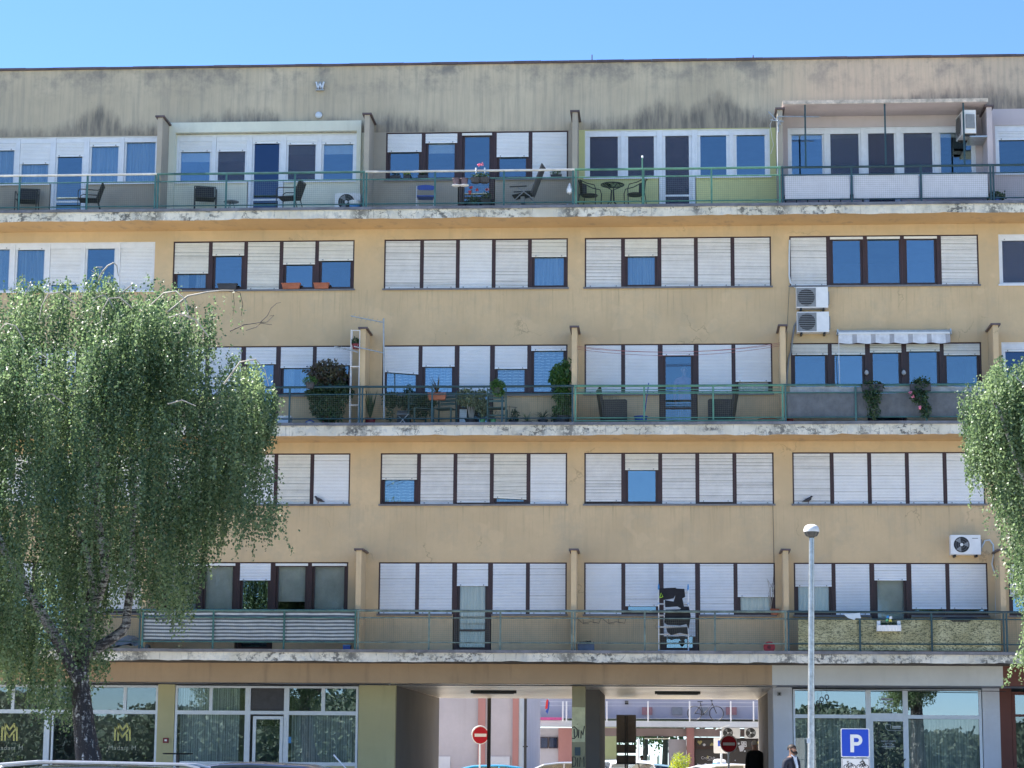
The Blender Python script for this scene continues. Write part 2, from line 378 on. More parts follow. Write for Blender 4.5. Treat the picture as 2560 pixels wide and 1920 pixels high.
M['net'] = mat('insect_net_grey', (.055, .055, .07), .8, var=.1)
M['curtain'] = mat('curtain_sheer', (.36, .42, .46), .9, var=.25, scale=2.5, stretch=(9, 1, .3))
M['curtain_pale'] = mat('curtain_pale_cotton', (.80, .76, .66), .9, var=.10, scale=2.5, stretch=(9, 1, .3))
M['curtain_w'] = mat('roller_blind_pale', (.70, .74, .76), .9, var=.05)
M['curtain_f'] = mat('interior_blind_grey', (.62, .64, .62), .9, var=.12, scale=2)
M['curtain_shop'] = mat('vertical_blind_cloth', (.72, .80, .80), .9, var=.25, scale=3, stretch=(7, 1, .1))
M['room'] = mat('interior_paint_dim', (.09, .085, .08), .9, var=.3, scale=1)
M['rail'] = mat('railing_paint_green', (.055, .15, .135), .35, var=.25, scale=5)
M['rail_dark'] = mat('railing_paint_dark_teal', (.025, .065, .075), .35, var=.2, scale=5)
M['rail_faded'] = mat('railing_paint_faded_green', (.15, .20, .17), .5, var=.35, scale=6)
M['rail_bright'] = mat('railing_paint_bright_green', (.10, .25, .17), .4, var=.2, scale=5)
M['rail_glint'] = mat('handrail_sun_glint', (.62, .62, .58), .35, .5, var=.15, scale=4)  # pale tone puts the sun glint on the handrail tops into the colour
M['wire'] = mat('wire_mesh_grey', (.16, .18, .13), .5, .3, var=.2)
M['alu'] = mat('aluminium_frame', (.60, .65, .70), .4, .2, var=.05)
M['steel'] = mat('galvanised_steel', (.45, .47, .48), .35, .7, var=.18, scale=12)
M['black'] = mat('black_plastic', (.012, .012, .014), .45, var=.2)
M['blackfab'] = mat('black_mesh_fabric', (.018, .018, .025), .8, var=.3, scale=30)
M['whitep'] = mat('white_painted_metal', (.78, .78, .78), .4, var=.04)
M['grey'] = mat('grey_plastic', (.25, .26, .27), .5, var=.1)
M['terracotta'] = mat('terracotta_plastic', (.42, .13, .06), .6, var=.15, scale=8)
M['darkpot'] = mat('dark_grey_plastic_pot', (.05, .05, .055), .6, var=.2)
M['redpot'] = mat('wine_red_plastic', (.20, .02, .03), .5, var=.15)
M['red'] = mat('red_plastic', (.50, .02, .03), .4, var=.1)
M['blue'] = mat('blue_plastic', (.02, .07, .35), .4, var=.1)
M['bluepaint'] = mat('sky_blue_paint', (.05, .25, .55), .3, var=.05)
M['greenpot'] = mat('mint_green_plastic', (.12, .42, .20), .45, var=.1)
M['soil'] = mat('potting_soil', (.05, .035, .025), .95, var=.3)
M['greenwood'] = mat('green_painted_wood', (.03, .07, .065), .55, var=.25, scale=8)
M['rattan'] = mat('dark_wicker_weave', (.03, .028, .03), .6, var=.6, scale=60, bump=.5, bscale=80)
M['asphalt'] = mat('asphalt', (.21, .20, .18), .9, var=.2, scale=1.2, bump=.3, bscale=60)
M['paving'] = mat('pale_concrete_paving', (.58, .54, .47), .9, var=.15, scale=1.5)
M['grass'] = mat('mown_grass', (.09, .16, .035), .9, var=.35, scale=3)
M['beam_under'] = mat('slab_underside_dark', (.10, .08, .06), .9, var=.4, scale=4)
M['court'] = mat('courtyard_concrete', (.44, .40, .34), .9, var=.15, scale=1.2)
M['w_olive_shade'] = plaster('passage_pillar_olive_shade', (.34, .31, .19), amount=.5, specks=False)  # olive wall colour darkened to stand for the shade on the passage pillar
M['glass_clear'] = glass_mat('window_glass_clear', .0, tint=(.8,.9,.97), through=(.93,.93,.91))
M['shop_room'] = mat('shop_interior_paint', (.28, .29, .27), .9, var=.2, scale=1)
# ------------------------------------------------------------------ the setting: ground
def sheet(name, x0, x1, y0, y1, z, m):
    b = MB(); b.quad((x0,y0,z),(x1,y0,z),(x1,y1,z),(x0,y1,z)); o = obj(name, b, m); o['kind'] = 'structure'; return o
g = MB()
ys = [-900, -62, -45, -9.0, 900]; zs = [-.02, -.02, 0, .30, .30]
for i in range(4): g.quad((-900,ys[i],zs[i]),(900,ys[i],zs[i]),(900,ys[i+1],zs[i+1]),(-900,ys[i+1],zs[i+1]))
gr = obj('ground', g, M['paving']); gr['kind'] = 'structure'
r_ = MB(); r_.quad((-120,-44,.012),(120,-44,.012),(120,-10,.296),(-120,-10,.296)); r_.quad((-120,-10,.296),(120,-10,.296),(120,-9,.304),(-120,-9,.304))
rd = obj('parking_lot', r_, M['asphalt']); rd['kind'] = 'structure'
pv = MB(); pv.box(-40, 40, -4.2, 1.79, .2, .42); pvm = obj('pavement', pv, M['paving']); pvm['kind'] = 'structure'
ar = MB(); ar.box(-24, -6.96, 0.3, 1.78, .42, .82); ar.box(2.66, 19, 0.3, 1.78, .42, .82); arm = obj('arcade_floor', ar, M['paving']); arm['kind'] = 'structure'
sheet('courtyard_road', -60, 60, 2.5, 52, .312, M['court'])
sheet('lawn_behind', -60, 60, 60, 220, .33, M['grass'])
sheet('lawn_in_front', -200, 200, -260, -64, .0, M['grass'])

# ------------------------------------------------------------------ apartment building
APT = thing('apartment_building', 'long five storey ochre apartment block with white shutters, three rows of balconies and shops below', 'apartment building', (-2.4, 6.0, .3))
def part(name, mb, m, parent=None, **k): return obj(name, mb, m, parent or APT, world=True, **k)
BXL, BXR = -24.0, 19.0
BX = {1:(-17.95,-13.22), 2:(-12.74,-8.01), 3:(-7.24,-2.51), 4:(-2.08,2.66), 5:(3.12,7.87), 6:(8.37,13.1)}
FZ = {5:(16.50,17.77,15.50), 4:(13.625,14.925,0), 3:(10.87,12.155,9.98), 2:(8.07,9.375,0), 1:(5.31,6.61,4.38)}
FINX = [-18.35, -12.985, -7.62, -2.30, 2.88, 8.10, 13.5]
SLABZ = {5:(15.20,15.47), 3:(9.65,9.95), 1:(4.08,4.34)}
def lights_x(b):
    x0, x1 = BX[b]; w = x1-x0; p = (w-.10)/5.0
    e = [x0]+[x0+.05+p*(i) for i in range(1, 5)]+[x1]
    return e                                     # mullion centre lines (outer edges at the ends)
holes = []
for b in BX:
    x0, x1 = BX[b]; e = lights_x(b)
    for f in FZ:
        z0, z1, zd = FZ[f]
        holes.append((x0, x1, z0, z1))
        if f in (5, 3, 1): holes.append((e[2]-.02, e[3]+.02, zd, z0))
zone = []                                          # (x0,x1,z0,z1,material index)
ZT = 17.78
WM = [M['wall'], M['attic'], M['w_cream'], M['w_greybeige'], M['w_yellow'], M['w_pink'], M['soffit']]
def wmat(x, z):
    if z > 15.4:
        if z > ZT:
            if x > 8.0 and z < 18.2: return 5
            if 2.95 < x < 8.06 and z < 18.2: return 5
            return 1
        if x < FINX[1]: return 3
        if x < FINX[2]: return 2
        if x < FINX[3]: return 3
        if x < FINX[4]: return 4
        return 5
    return 0
xs = sorted(set([BXL, BXR]+FINX+[2.95]+[h[0] for h in holes]+[h[1] for h in holes]))
zs = sorted(set([4.079, 20.0-.42, 15.4, ZT, 18.2]+[h[2] for h in holes]+[h[3] for h in holes]))
def inhole(x, z): return any(h[0] < x < h[1] and h[2] < z < h[3] for h in holes)
w = MB(); TH = .34
for i in range(len(xs)-1):
    for j in range(len(zs)-1):
        xa, xb, za, zb = xs[i], xs[i+1], zs[j], zs[j+1]; xm, zm = (xa+xb)/2, (za+zb)/2
        if inhole(xm, zm): continue
        mi = wmat(xm, zm)
        w.quad((xa,0,za),(xb,0,za),(xb,0,zb),(xa,0,zb), mi)
        if i > 0 and inhole((xs[i-1]+xa)/2, zm): w.quad((xa,TH,za),(xa,0,za),(xa,0,zb),(xa,TH,zb), mi)
        if i < len(xs)-2 and inhole((xs[i+2]+xb)/2, zm): w.quad((xb,0,za),(xb,TH,za),(xb,TH,zb),(xb,0,zb), mi)
        if j > 0 and inhole(xm, (zs[j-1]+za)/2): w.quad((xa,0,za),(xa,TH,za),(xb,TH,za),(xb,0,za), mi)
        if j < len(zs)-2 and inhole(xm, (zs[j+2]+zb)/2): w.quad((xa,0,zb),(xb,0,zb),(xb,TH,zb),(xa,TH,zb), mi)
part('wall', w, WM)
# body of the block: side walls, rear wall, roof, floors of the rooms
w = MB()
w.box(BXL, BXL+.3, .005, 13, 3.62, 19.56); w.box(BXR-.3, BXR, .005, 13, 3.62, 19.56); w.box(BXL+.3, BXR-.3, 12.7, 13, 3.62, 19.56)
part('side_and_rear_wall', w, M['wall'])
w = MB(); w.box(BXL+.3, BXR-.3, .35, 12.7, 19.2, 19.5); part('roof', w, M['attic'])
w = MB()
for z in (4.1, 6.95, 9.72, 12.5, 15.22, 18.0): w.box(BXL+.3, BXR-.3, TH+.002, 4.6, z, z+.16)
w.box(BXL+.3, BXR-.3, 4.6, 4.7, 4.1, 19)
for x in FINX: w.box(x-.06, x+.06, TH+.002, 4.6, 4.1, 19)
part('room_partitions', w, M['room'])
w = MB(); zc = 19.58
n = 60
for i in range(n):
    xa, xb = BXL+(BXR-BXL)*i/n, BXL+(BXR-BXL)*(i+1)/n
    w.box(xa+.002, xb-.002, -.07, .34, zc+.001*math.sin(i*1.7), zc+.055+.004*math.sin(i*2.3))
part('coping', w, M['coping'])
# raised cream surround of the second balcony, on its wall
w = MB(); a, b_ = -12.94, -7.88
w.box(a, b_, -.14, -.002, 17.80, 18.07); w.box(a, -12.76, -.14, -.002, 15.47, 17.80); w.box(-7.99, b_, -.14, -.002, 15.47, 17.80)
part('plaster_surround', w, M['w_cream'])

# balcony slabs with uneven flaking edges
for f, (z0, z1) in SLABZ.items():
    w = MB(); N = 330; YF = -1.15
    X = [BXL+(BXR-BXL)*i/N for i in range(N+1)]
    rr = random.Random(f)
    zb = []; cur = 0
    for i in range(N+1):
        cur = cur*.75+rr.uniform(-.008, .008)+(-.012 if rr.random() < .03 else 0)+(.018 if rr.random() < .04 else 0); zb.append(z0+cur)
    for i in range(N):
        xa, xb = X[i], X[i+1]
        yj = YF+rr.uniform(-.004, .004)
        w.quad((xa,YF,zb[i]),(xb,YF,zb[i+1]),(xb,YF,z1),(xa,YF,z1), 0)
        w.quad((xa,YF,zb[i]),(xa,0,z0+.0),(xb,0,z0+.0),(xb,YF,zb[i+1]), 1)
    w.quad((BXL,YF,z1),(BXR,YF,z1),(BXR,0,z1),(BXL,0,z1), 2)
    w.quad((BXL,0,z0),(BXL,YF,z0),(BXL,YF,z1),(BXL,0,z1), 0); w.quad((BXR,YF,z0),(BXR,0,z0),(BXR,0,z1),(BXR,YF,z1), 0)
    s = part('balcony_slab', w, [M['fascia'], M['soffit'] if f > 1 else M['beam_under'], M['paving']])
    w = MB()
    for i in range(0, N, 10):
        xa, xb = X[i], X[i+10]; d = rr.uniform(-.004, .004)
        w.box(xa+.001, xb-.001, YF-.035, YF+.16, z1+.002+d, z1+.028+d)
        w.box(xa+.001, xb-.001, YF-.040, YF-.034, z1-.045+d, z1+.030+d)
    obj('edge_flashing', w, M['flashing'], s)

def sub(name, mb, m, p, **k):
    o = obj(name, mb, m, p, **k); o.matrix_parent_inverse = p.matrix_parent_inverse.copy() if False else Matrix.Identity(4); return o

# partition fins
for f in (5, 3, 1):
    z0 = SLABZ[f][1]+.001; zt = {5:17.98, 3:12.40, 1:6.82}[f]
    for k, x in enumerate(FINX):
        if f == 5 and k in (4, 5): mm = M['w_greybeige'] if k == 4 else M['w_pink']
        else: mm = M['w_greybeige'] if f == 5 and k < 4 else M['wall']
        w = MB(); w.box(x-.065, x+.065, -.92, -.001, z0, zt); fin = part('partition_wall', w, mm)
        w = MB(); w.box(x-.12, x+.12, -.98, -.001, zt+.001, zt+.045); c = obj('cap', w, M['coping'], fin)

# ------------------------------------------------------------------ windows
slatmats = {'w': ('shut', 'shutgap'), 'g': ('shut_grey', 'shutgap_d'), 'c': ('shut_cream', 'shutgap_d'), 'b': ('shut', 'shut_grey')}
def shutter_mb(x0, x1, ztop, zbot, tilt, rr, dark, Y=.055):
    """roller shutter curtain of small convex slats; tilt drops its right end"""
    w = MB(); h = .037; z = ztop; i = 0
    n = max(1, int(round((ztop-zbot)/h))); h = (ztop-zbot)/n
    for i in range(n):
        f0 = i/n; f1 = (i+1)/n
        sag = tilt
        def zz(f, side): return ztop-(ztop-zbot)*f - (sag*f*f if side else 0)
        gap = .17 if rr.random() > dark else .34
        fa = f0+(f1-f0)*gap
        yi = Y+rr.uniform(-.0015, .0015)
        for (a, b, ya, yb, m) in ((f0, fa, Y+.010, Y+.010, 1), (fa, fa+(f1-fa)*.5, yi+.003, yi-.004, 0), (fa+(f1-fa)*.5, f1, yi-.004, yi+.003, 0)):
            w.quad((x0, yb, zz(b, 0)), (x1, yb, zz(b, 1)), (x1, ya, zz(a, 1)), (x0, ya, zz(a, 0)), m)
    zb0, zb1 = zbot, zbot-tilt
    # bottom rail and its two stops
    w.v += [(x0,Y-.008,zb0-.02),(x1,Y-.008,zb1-.02),(x1,Y+.012,zb1-.02),(x0,Y+.012,zb0-.02),(x0,Y-.008,zb0+.012),(x1,Y-.008,zb1+.012),(x1,Y+.012,zb1+.012),(x0,Y+.012,zb0+.012)]
    n0 = len(w.v)-8
    for f in ((0,3,2,1),(4,5,6,7),(0,1,5,4),(1,2,6,5),(2,3,7,6),(3,0,4,7)): w.f.append(tuple(n0+i for i in f)); w.m.append(0)
    for u in (.12, .86):
        xx = x0+(x1-x0)*u; zz_ = zb0+(zb1-zb0)*u
        w.box(xx-.012, xx+.012, Y-.024, Y-.009, zz_-.012, zz_+.014, 2)
    return w
def curtain_mb(x0, x1, z0, z1, Y, wave=.012, n=26, split=None):
    w = MB()
    for i in range(n):
        xa, xb = x0+(x1-x0)*i/n, x0+(x1-x0)*(i+1)/n
        if split and split[0] < (i+.5)/n < split[1]: continue
        ya, yb = Y+wave*math.sin(i*2.1+.6*math.sin(i)), Y+wave*math.sin((i+1)*2.1+.6*math.sin(i+1))
        w.quad((xa,ya,z0),(xb,yb,z0),(xb,yb,z1),(xa,ya,z1))
    return w
def lace_mb(x0, x1, z0, z1, Y, rr):
    """raised scallop bands of a lace curtain"""
    w = MB(); z = z0+.06
    while z < z1-.03:
        n = 30; ph = rr.uniform(0, 3)
        for i in range(n):
            f = lambda u: z+.018*abs(math.sin(u*9.4+ph))-.01
            ua, ub = i/n, (i+1)/n; t = .007+.004*math.sin(ua*30+ph)
            xa, xb = x0+(x1-x0)*ua, x0+(x1-x0)*ub
            w.quad((xa,Y,f(ua)-t),(xb,Y,f(ub)-t),(xb,Y,f(ub)+t),(xa,Y,f(ua)+t))
        z += .075
    return w

M['lace'] = mat('lace_pattern_white', (.80, .86, .88), .9, var=.05)
def make_light(f, b, i, s, cur='n', style='brown', sm='w', tilt=0.0, gl='glass', net=False, door=False, dshut=None):
    e = lights_x(b); z0, z1, zd = FZ[f]; x0, x1 = e[i], e[i+1]
    rr = random.Random(f*100+b*10+i)
    last = i in (0, 4)
    brown = style in ('brown', 'fixed')
    fm = M['brown'] if brown else M['white']
    ml = (.05 if i == 0 else .062) if brown else (.05 if i == 0 else .055)
    mr = (.05 if i == 4 else .062) if brown else (.05 if i == 4 else .055)
    yf, ys = .035, .085
    zb = zd if door else z0
    if door: ml = mr = .085
    w = MB()
    zl = zb if door else z0+.004
    tp = .05 if brown else .03
    w.box(x0+.001, x0+ml, yf, .16, zl, z1-.001); w.box(x1-mr, x1-.001, yf, .16, zl, z1-.001); w.box(x0+ml, x1-mr, yf, .16, z1-tp, z1-.001)
    # sash
    sx0, sx1, sz1 = x0+ml+.002, x1-mr-.002, z1-tp-.002
    wd = .058 if brown else .05
    if style == 'whitewide': wd = .075
    if style == 'fixed': wd = .006
    zb2 = zl+(.012 if door else .0)
    bt = .075 if brown else .06
    if door: bt = .10
    w.box(sx0, sx0+wd, ys, .15, zb2, sz1); w.box(sx1-wd, sx1, ys, .15, zb2, sz1)
    w.box(sx0+wd, sx1-wd, ys, .15, sz1-wd, sz1); w.box(sx0+wd, sx1-wd, ys, .15, zb2, zb2+bt)
    gx0, gx1, gz0, gz1 = sx0+wd, sx1-wd, zb2+bt, sz1-wd
    if door: w.box(gx0, gx1, ys+.004, .146, zb2+.50, zb2+.55)
    if not brown:                              # roller box
        w.box(sx0+.001, sx1-.001, yf+.012, ys-.002, z1-.16, sz1-.001)
    win = part('balcony_door' if door else 'window', w, fm)
    p = MB()
    if door: p.box(gx0+.001, gx1-.001, .115, .12, zb2+.552, gz1-.001); p.box(gx0+.001, gx1-.001, .115, .12, gz0+.001, zb2+.498)
    else: p.box(gx0+.001, gx1-.001, .115, .12, gz0+.001, gz1-.001)
    if gl == 'glass' and cur in ('P', 'f', 'h'): gl = 'glass_clear'
    obj('pane', p, M[gl], win)
    if net: n_ = MB(); n_.box(gx0+.002, gx1-.002, .098, .1, gz0+.002, gz1-.002); obj('insect_screen', n_, M['net_sheer'], win)
    h = z1-z0
    if s > 0.03:
        ztop = z1-(.028 if brown else .12); zbot = z1-h*s
        if door and dshut is not None: zbot = dshut
        zbot = max(zbot, zl+.03)
        sx = .012
        sh = shutter_mb(x0+ml-(sx if brown else -.004), x1-mr+(sx if brown else -.004), ztop, zbot, tilt, rr, {'w': .06, 'g': .28, 'c': .25, 'b': .02}[sm], Y=(.030 if brown else .060))
        a, c = slatmats[sm]
        obj('shutter', sh, [M[a], M[c], M['grey']], win)
    elif brown:
        bx = MB(); bx.box(x0+ml-.01, x1-mr+.01, .012, .034, z1-.095, z1-.035); obj('shutter', bx, M['shut_cream'], win)
    if cur != 'n':
        cy = .20
        if cur == 'p': c = curtain_mb(gx0-.02, gx1+.02, gz0-.05, gz1+.02, cy); obj('curtain', c, M['curtain'], win)
        elif cur == 'P': c = curtain_mb(gx0-.02, gx1+.02, gz0-.05, gz1+.02, .155); obj('curtain', c, M['curtain_pale'], win)
        elif cur == 'l':
            c = curtain_mb(gx0-.02, gx1+.02, gz0-.05, gz1+.02, cy, .006); obj('curtain', c, M['curtain'], win)
            obj('lace_pattern', lace_mb(gx0, gx1, gz0, gz1, cy-.012, rr), M['lace'], win)
        elif cur == 'w': c = MB(); c.box(gx0-.02, gx1+.02, cy, cy+.004, z1-h*(s+.0)-h*.20, gz1+.02); obj('roller_blind', c, M['curtain_w'], win)
        elif cur == 'f': c = MB(); c.box(gx0-.02, gx1+.02, cy, cy+.004, gz0-.05, gz1+.02); obj('roller_blind', c, M['curtain_f'], win)
        elif cur == 'h': c = MB(); c.box(gx0-.02, gx1+.02, cy, cy+.004, gz0+.24, gz1+.02); obj('roller_blind', c, M['curtain_f'], win)
        elif cur == 's': c = curtain_mb(gx0-.02, gx1+.02, gz0-.05, gz1+.02, cy, split=(.38, .62)); obj('curtain', c, M['curtain'], win)
    return win
M['net_sheer'] = None
def _net():
    m, t, b = base_mat('insect_net_sheer'); b.inputs['Base Color'].default_value = (.10, .11, .16, 1); b.inputs['Roughness'].default_value = .9; b.inputs['Alpha'].default_value = .45
    return m
M['net_sheer'] = _net()

ROWS = {
 (5,1): ('white',    [(.25,'p'),(.55,'p'),(.40,'n'),(.19,'p'),(.0,'p')], 'b'),
 (5,2): ('white',    [(.33,'w'),(.33,'w',dict(net=True)),(.17,'n',dict(gl='glass_dark')),(.20,'w',dict(net=True)),(.20,'w')], 'b'),
 (5,3): ('brown',    [(.39,'n'),(.21,'w'),(.0,'n'),(.52,'n'),(1.0,'n')], 'b'),
 (5,4): ('whitewide',[(.0,'n',dict(net=True,gl='glass_dark')),(.0,'n',dict(net=True,gl='glass_dark')),(.0,'n',dict(net=True,gl='glass_dark')),(.0,'n'),(.0,'n')], 'b'),
 (5,5): ('white',    [(.0,'w'),(.0,'w',dict(net=True)),(.0,'n',dict(gl='glass_dark',net=True)),(.0,'w',dict(net=True)),(.0,'w')], 'b'),
 (5,6): ('white',    [(.28,'n'),(.28,'n'),(.2,'n'),(.2,'n'),(1,'n')], 'w'),
 (4,1): ('white',    [(.1,'p'),(.12,'p'),(.84,'p'),(.0,'n'),(1,'n')], 'w'),
 (4,2): ('brown',    [(.64,'s'),(.28,'n'),(1,'n'),(.47,'n'),(.40,'n')], 'c'),
 (4,3): ('brown',    [(1,'n',dict(sm='g')),(1,'n'),(1,'n',dict(sm='w')),(1,'n'),(.36,'p',dict(sm='c'))], 'g'),
 (4,4): ('brown',    [(1,'n'),(.36,'p',dict(sm='c')),(1,'n'),(1,'n'),(1,'n')], 'g'),
 (4,5): ('brown',    [(1,'n'),(.0,'n'),(.0,'n',dict(style='fixed')),(.0,'n'),(1,'n')], 'g'),
 (4,6): ('white',    [(.1,'n',dict(net=True)),(1,'n'),(1,'n'),(.5,'n'),(1,'n')], 'w'),
 (3,1): ('brown',    [(1,'n'),(.6,'n'),(.5,'n'),(1,'n'),(1,'n')], 'w'),
 (3,2): ('brown',    [(1,'n'),(1,'n'),(.35,'n'),(.43,'s'),(.38,'n')], 'w'),
 (3,3): ('brown',    [(.52,'l',dict(tilt=.07)),(.42,'l'),(1,'n'),(.47,'l'),(.11,'l')], 'b'),
 (3,4): ('brown',    [(1,'n'),(1,'n'),(.22,'n',dict(sm='w')),(1,'n'),(.75,'P')], 'b'),
 (3,5): ('brown',    [(.22,'n'),(.22,'n'),(.18,'n'),(.16,'n'),(.24,'n')], 'c'),
 (3,6): ('white',    [(.17,'n',dict(gl='glass_dark')),(.17,'n'),(.2,'n'),(1,'n'),(1,'n')], 'w'),
 (2,1): ('brown',    [(1,'n'),(1,'n'),(.5,'n'),(1,'n'),(1,'n')], 'w'),
 (2,2): ('brown',    [(1,'n'),(.2,'n'),(1,'n'),(1,'n',dict(sm='c')),(1,'n')], 'w'),
 (2,3): ('brown',    [(.50,'l',dict(sm='c')),(1,'n',dict(sm='g',tilt=.0)),(.95,'n',dict(sm='g')),(.86,'p',dict(sm='c',tilt=.04)),(1,'n')], 'w'),
 (2,4): ('brown',    [(.93,'n',dict(sm='g')),(.32,'n',dict(sm='c')),(1,'n'),(.94,'n',dict(sm='g')),(1,'n')], 'g'),
 (2,5): ('brown',    [(1,'n',dict(sm='g')),(1,'n'),(1,'n'),(1,'n'),(1,'n')], 'w'),
 (2,6): ('brown',    [(1,'n'),(1,'n'),(1,'n'),(1,'n'),(1,'n')], 'w'),
 (1,1): ('brown',    [(1,'n'),(.7,'n'),(.3,'n'),(1,'n'),(.9,'n')], 'w'),
 (1,2): ('brown',    [(.0,'f'),(.0,'f'),(.34,'n',dict(sm='w')),(.0,'h'),(.0,'f')], 'c'),
 (1,3): ('brown',    [(1,'n'),(1,'n'),(.44,'P'),(1,'n'),(1,'n')], 'w'),
 (1,4): ('brown',    [(1,'n',dict(sm='b')),(.82,'n'),(1,'n',dict(dshut=4.80)),(1,'n'),(.64,'P')], 'w'),
 (1,5): ('brown',    [(.44,'P'),(1,'n'),(.32,'f'),(.86,'n'),(.86,'n')], 'w'),
 (1,6): ('brown',    [(.62,'n'),(1,'n'),(.3,'n'),(1,'n'),(1,'n')], 'w'),
}
for (f, b), (style, ls, dsm) in ROWS.items():
    for i, L in enumerate(ls):
        kw = dict(style=style, sm=dsm)
        if len(L) > 2: kw.update(L[2])
        make_light(f, b, i, L[0], L[1], door=(i == 2 and f in (5, 3, 1)), **kw)
    # sills
    z0 = FZ[f][0]; x0, x1 = BX[b]; e = lights_x(b)
    segs = [(x0-.03, x1+.03)] if f in (4, 2) else [(x0-.03, e[2]-.025), (e[3]+.025, x1+.03)]
    for (a, c) in segs:
        w = MB(); w.box(a, c, -.055, .034, z0-.028, z0+.003); w.box(a, c, -.057, -.054, z0-.045, z0+.001)
        part('window_sill', w, M['sill'] if style == 'brown' else M['white'])

# ------------------------------------------------------------------ railings
YR = -1.06
RST = {5: (16.44, 16.24, 15.60), 3: (10.90, 10.71, 10.095), 1: (5.325, 5.15, 4.55)}
def railing(f, b, m, mtop=None, mesh=True, posts=2, extra=False, mpost=None):
    zt, zm, zb = RST[f]; x0, x1 = FINX[b-1], FINX[b]; z0 = SLABZ[f][1]+.03
    r = link('balcony_railing', None, APT); r.matrix_parent_inverse = Matrix.Translation(-APT.location)
    xs_ = [x0+.035+(x1-x0-.07)*k/(posts+1) for k in range(posts+2)]
    def rp(nm, w, mm): return obj(nm, w, mm, r)
    w = MB(); w.tube([(x0+.0,YR,zt),((x0+x1)/2,YR,zt-.006),(x1-.0,YR,zt)], .030, 8); rp('handrail', w, mtop or m)
    w = MB(); w.tube([(x0+.0,YR,zm),(x1-.0,YR,zm)], .017, 6); rp('rail', w, m)
    w = MB(); w.tube([(x0+.0,YR,zb),(x1-.0,YR,zb)], .017, 6); rp('rail', w, m)
    if extra:
        for dz in (.055, .11): w = MB(); w.tube([(x0,YR+.03,zt-.04-dz),(x1,YR+.03,zt-.04-dz)], .011, 6); rp('rail', w, m)
        w = MB(); w.tube([(x0,YR-.02,z0+.04),(x1,YR-.02,z0+.04)], .02, 6); rp('rail', w, m)
    for k, x in enumerate(xs_):
        w = MB(); w.box(x-.022, x+.022, YR-.02, YR+.02, z0-.02, zt-.02); rp('post', w, mpost or m)
    if mesh:
        rr = random.Random(f*10+b); wi = MB(); t = .0012
        for k in range(len(xs_)-1):
            a, c = xs_[k]+.022, xs_[k+1]-.022
            n = int((c-a)/.05)
            for q in range(1, n):
                x = a+(c-a)*q/n; wi.box(x-t, x+t, YR-t-.002, YR+t-.002, zb+.01, zm-.01)
            nz = int((zm-zb)/.05)
            for q in range(1, nz):
                z = zb+(zm-zb)*q/nz+rr.uniform(-.002,.002); wi.box(a, c, YR-t+.003, YR+t+.003, z-t, z+t)
        rp('wire_mesh', wi, M['wire'])['kind'] = 'stuff'
    return r
for b in range(1, 7):
    railing(5, b, {1:M['rail'],2:M['rail'],3:M['rail'],4:M['rail_bright'],5:M['rail_dark'],6:M['rail_dark']}[b], {1:M['rail_glint'],3:M['rail_glint']}.get(b), posts=2)
    railing(3, b, {1:M['rail_dark'],2:M['rail_dark'],3:M['rail_dark'],4:M['rail_bright'],5:M['rail'],6:M['rail']}[b], extra=(b == 4))
    railing(1, b, {1:M['rail_dark'],2:M['rail'],3:M['rail_faded'],4:M['rail_faded'],5:M['rail_dark'],6:M['rail_dark']}[b])

# ------------------------------------------------------------------ ground floor
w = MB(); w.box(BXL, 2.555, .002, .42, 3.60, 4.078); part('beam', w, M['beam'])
w = MB(); w.box(2.557, 8.17, .001, .42, 3.60, 4.078); part('beam', w, M['w_beam_grey'], label='light grey beam above the office shop window')
w = MB(); w.box(8.172, BXR, .002, .42, 3.60, 4.078); part('beam', w, M['w_brown'], label='red brown beam at the far right shop')
w = MB(); w.box(BXL, -6.99, .421, 2.2, 3.602, 3.64); w.box(2.72, BXR, .421, 2.2, 3.602, 3.64); part('arcade_ceiling', w, M['arcade_ceiling'])
w = MB(); w.box(-6.985, 2.715, .421, 13.0, 3.603, 3.64); part('passage_ceiling', w, M['ceiling'])
for k in range(12):                                # joints of the ceiling panels
    w = MB(); y = .9+k*1.05; w.box(-6.9, 2.65, y, y+.012, 3.592, 3.602); part('ceiling_joint_strip', w, M['arcade_ceiling'])
YS = 1.8
w = MB(); w.box(-7.93, -6.985, YS, YS+.25, .3, 3.60); part('pillar', w, M['w_olive'], label='wide olive yellow wall pier left of the passage')
w = MB(); w.box(-13.16, -12.72, YS, YS+.25, .3, 3.60); part('pillar', w, M['w_olive'], label='narrow olive pier between the two left shops')
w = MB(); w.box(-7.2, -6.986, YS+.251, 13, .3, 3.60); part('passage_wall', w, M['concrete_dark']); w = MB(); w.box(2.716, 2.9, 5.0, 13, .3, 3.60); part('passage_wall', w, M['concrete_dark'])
w = MB(); w.box(2.66, 3.14, YS, 4.99, .3, 3.60); part('pillar', w, M['w_grey'], label='light grey pier right of the passage')
w = MB(); w.box(7.90, 8.33, YS, YS+.25, .3, 3.60); part('pillar', w, M['w_grey'], label='light grey pier at the far right')
w = MB(); w.box(8.332, 8.62, YS, YS+.25, .3, 3.60); part('pillar', w, M['w_brown'], label='red brown pier of the last shop')
w = MB(); w.box(-2.45, -2.11, YS, YS+.36, .3, 3.60); pil = part('pillar', w, M['w_olive_shade'], label='free standing pillar with graffiti in the passage')
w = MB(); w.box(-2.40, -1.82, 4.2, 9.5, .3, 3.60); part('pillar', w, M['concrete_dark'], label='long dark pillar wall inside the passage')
w = MB(); w.box(-24, -7.2, 5.5, 5.6, .3, 3.6); w.box(2.9, 19, 5.5, 5.6, .3, 3.6); w.box(-24,-7.2,2.06,5.5,.3,.8); w.box(3.15,19,2.06,5.5,.3,.8); part('shop_interior_wall', w, M['shop_room'])
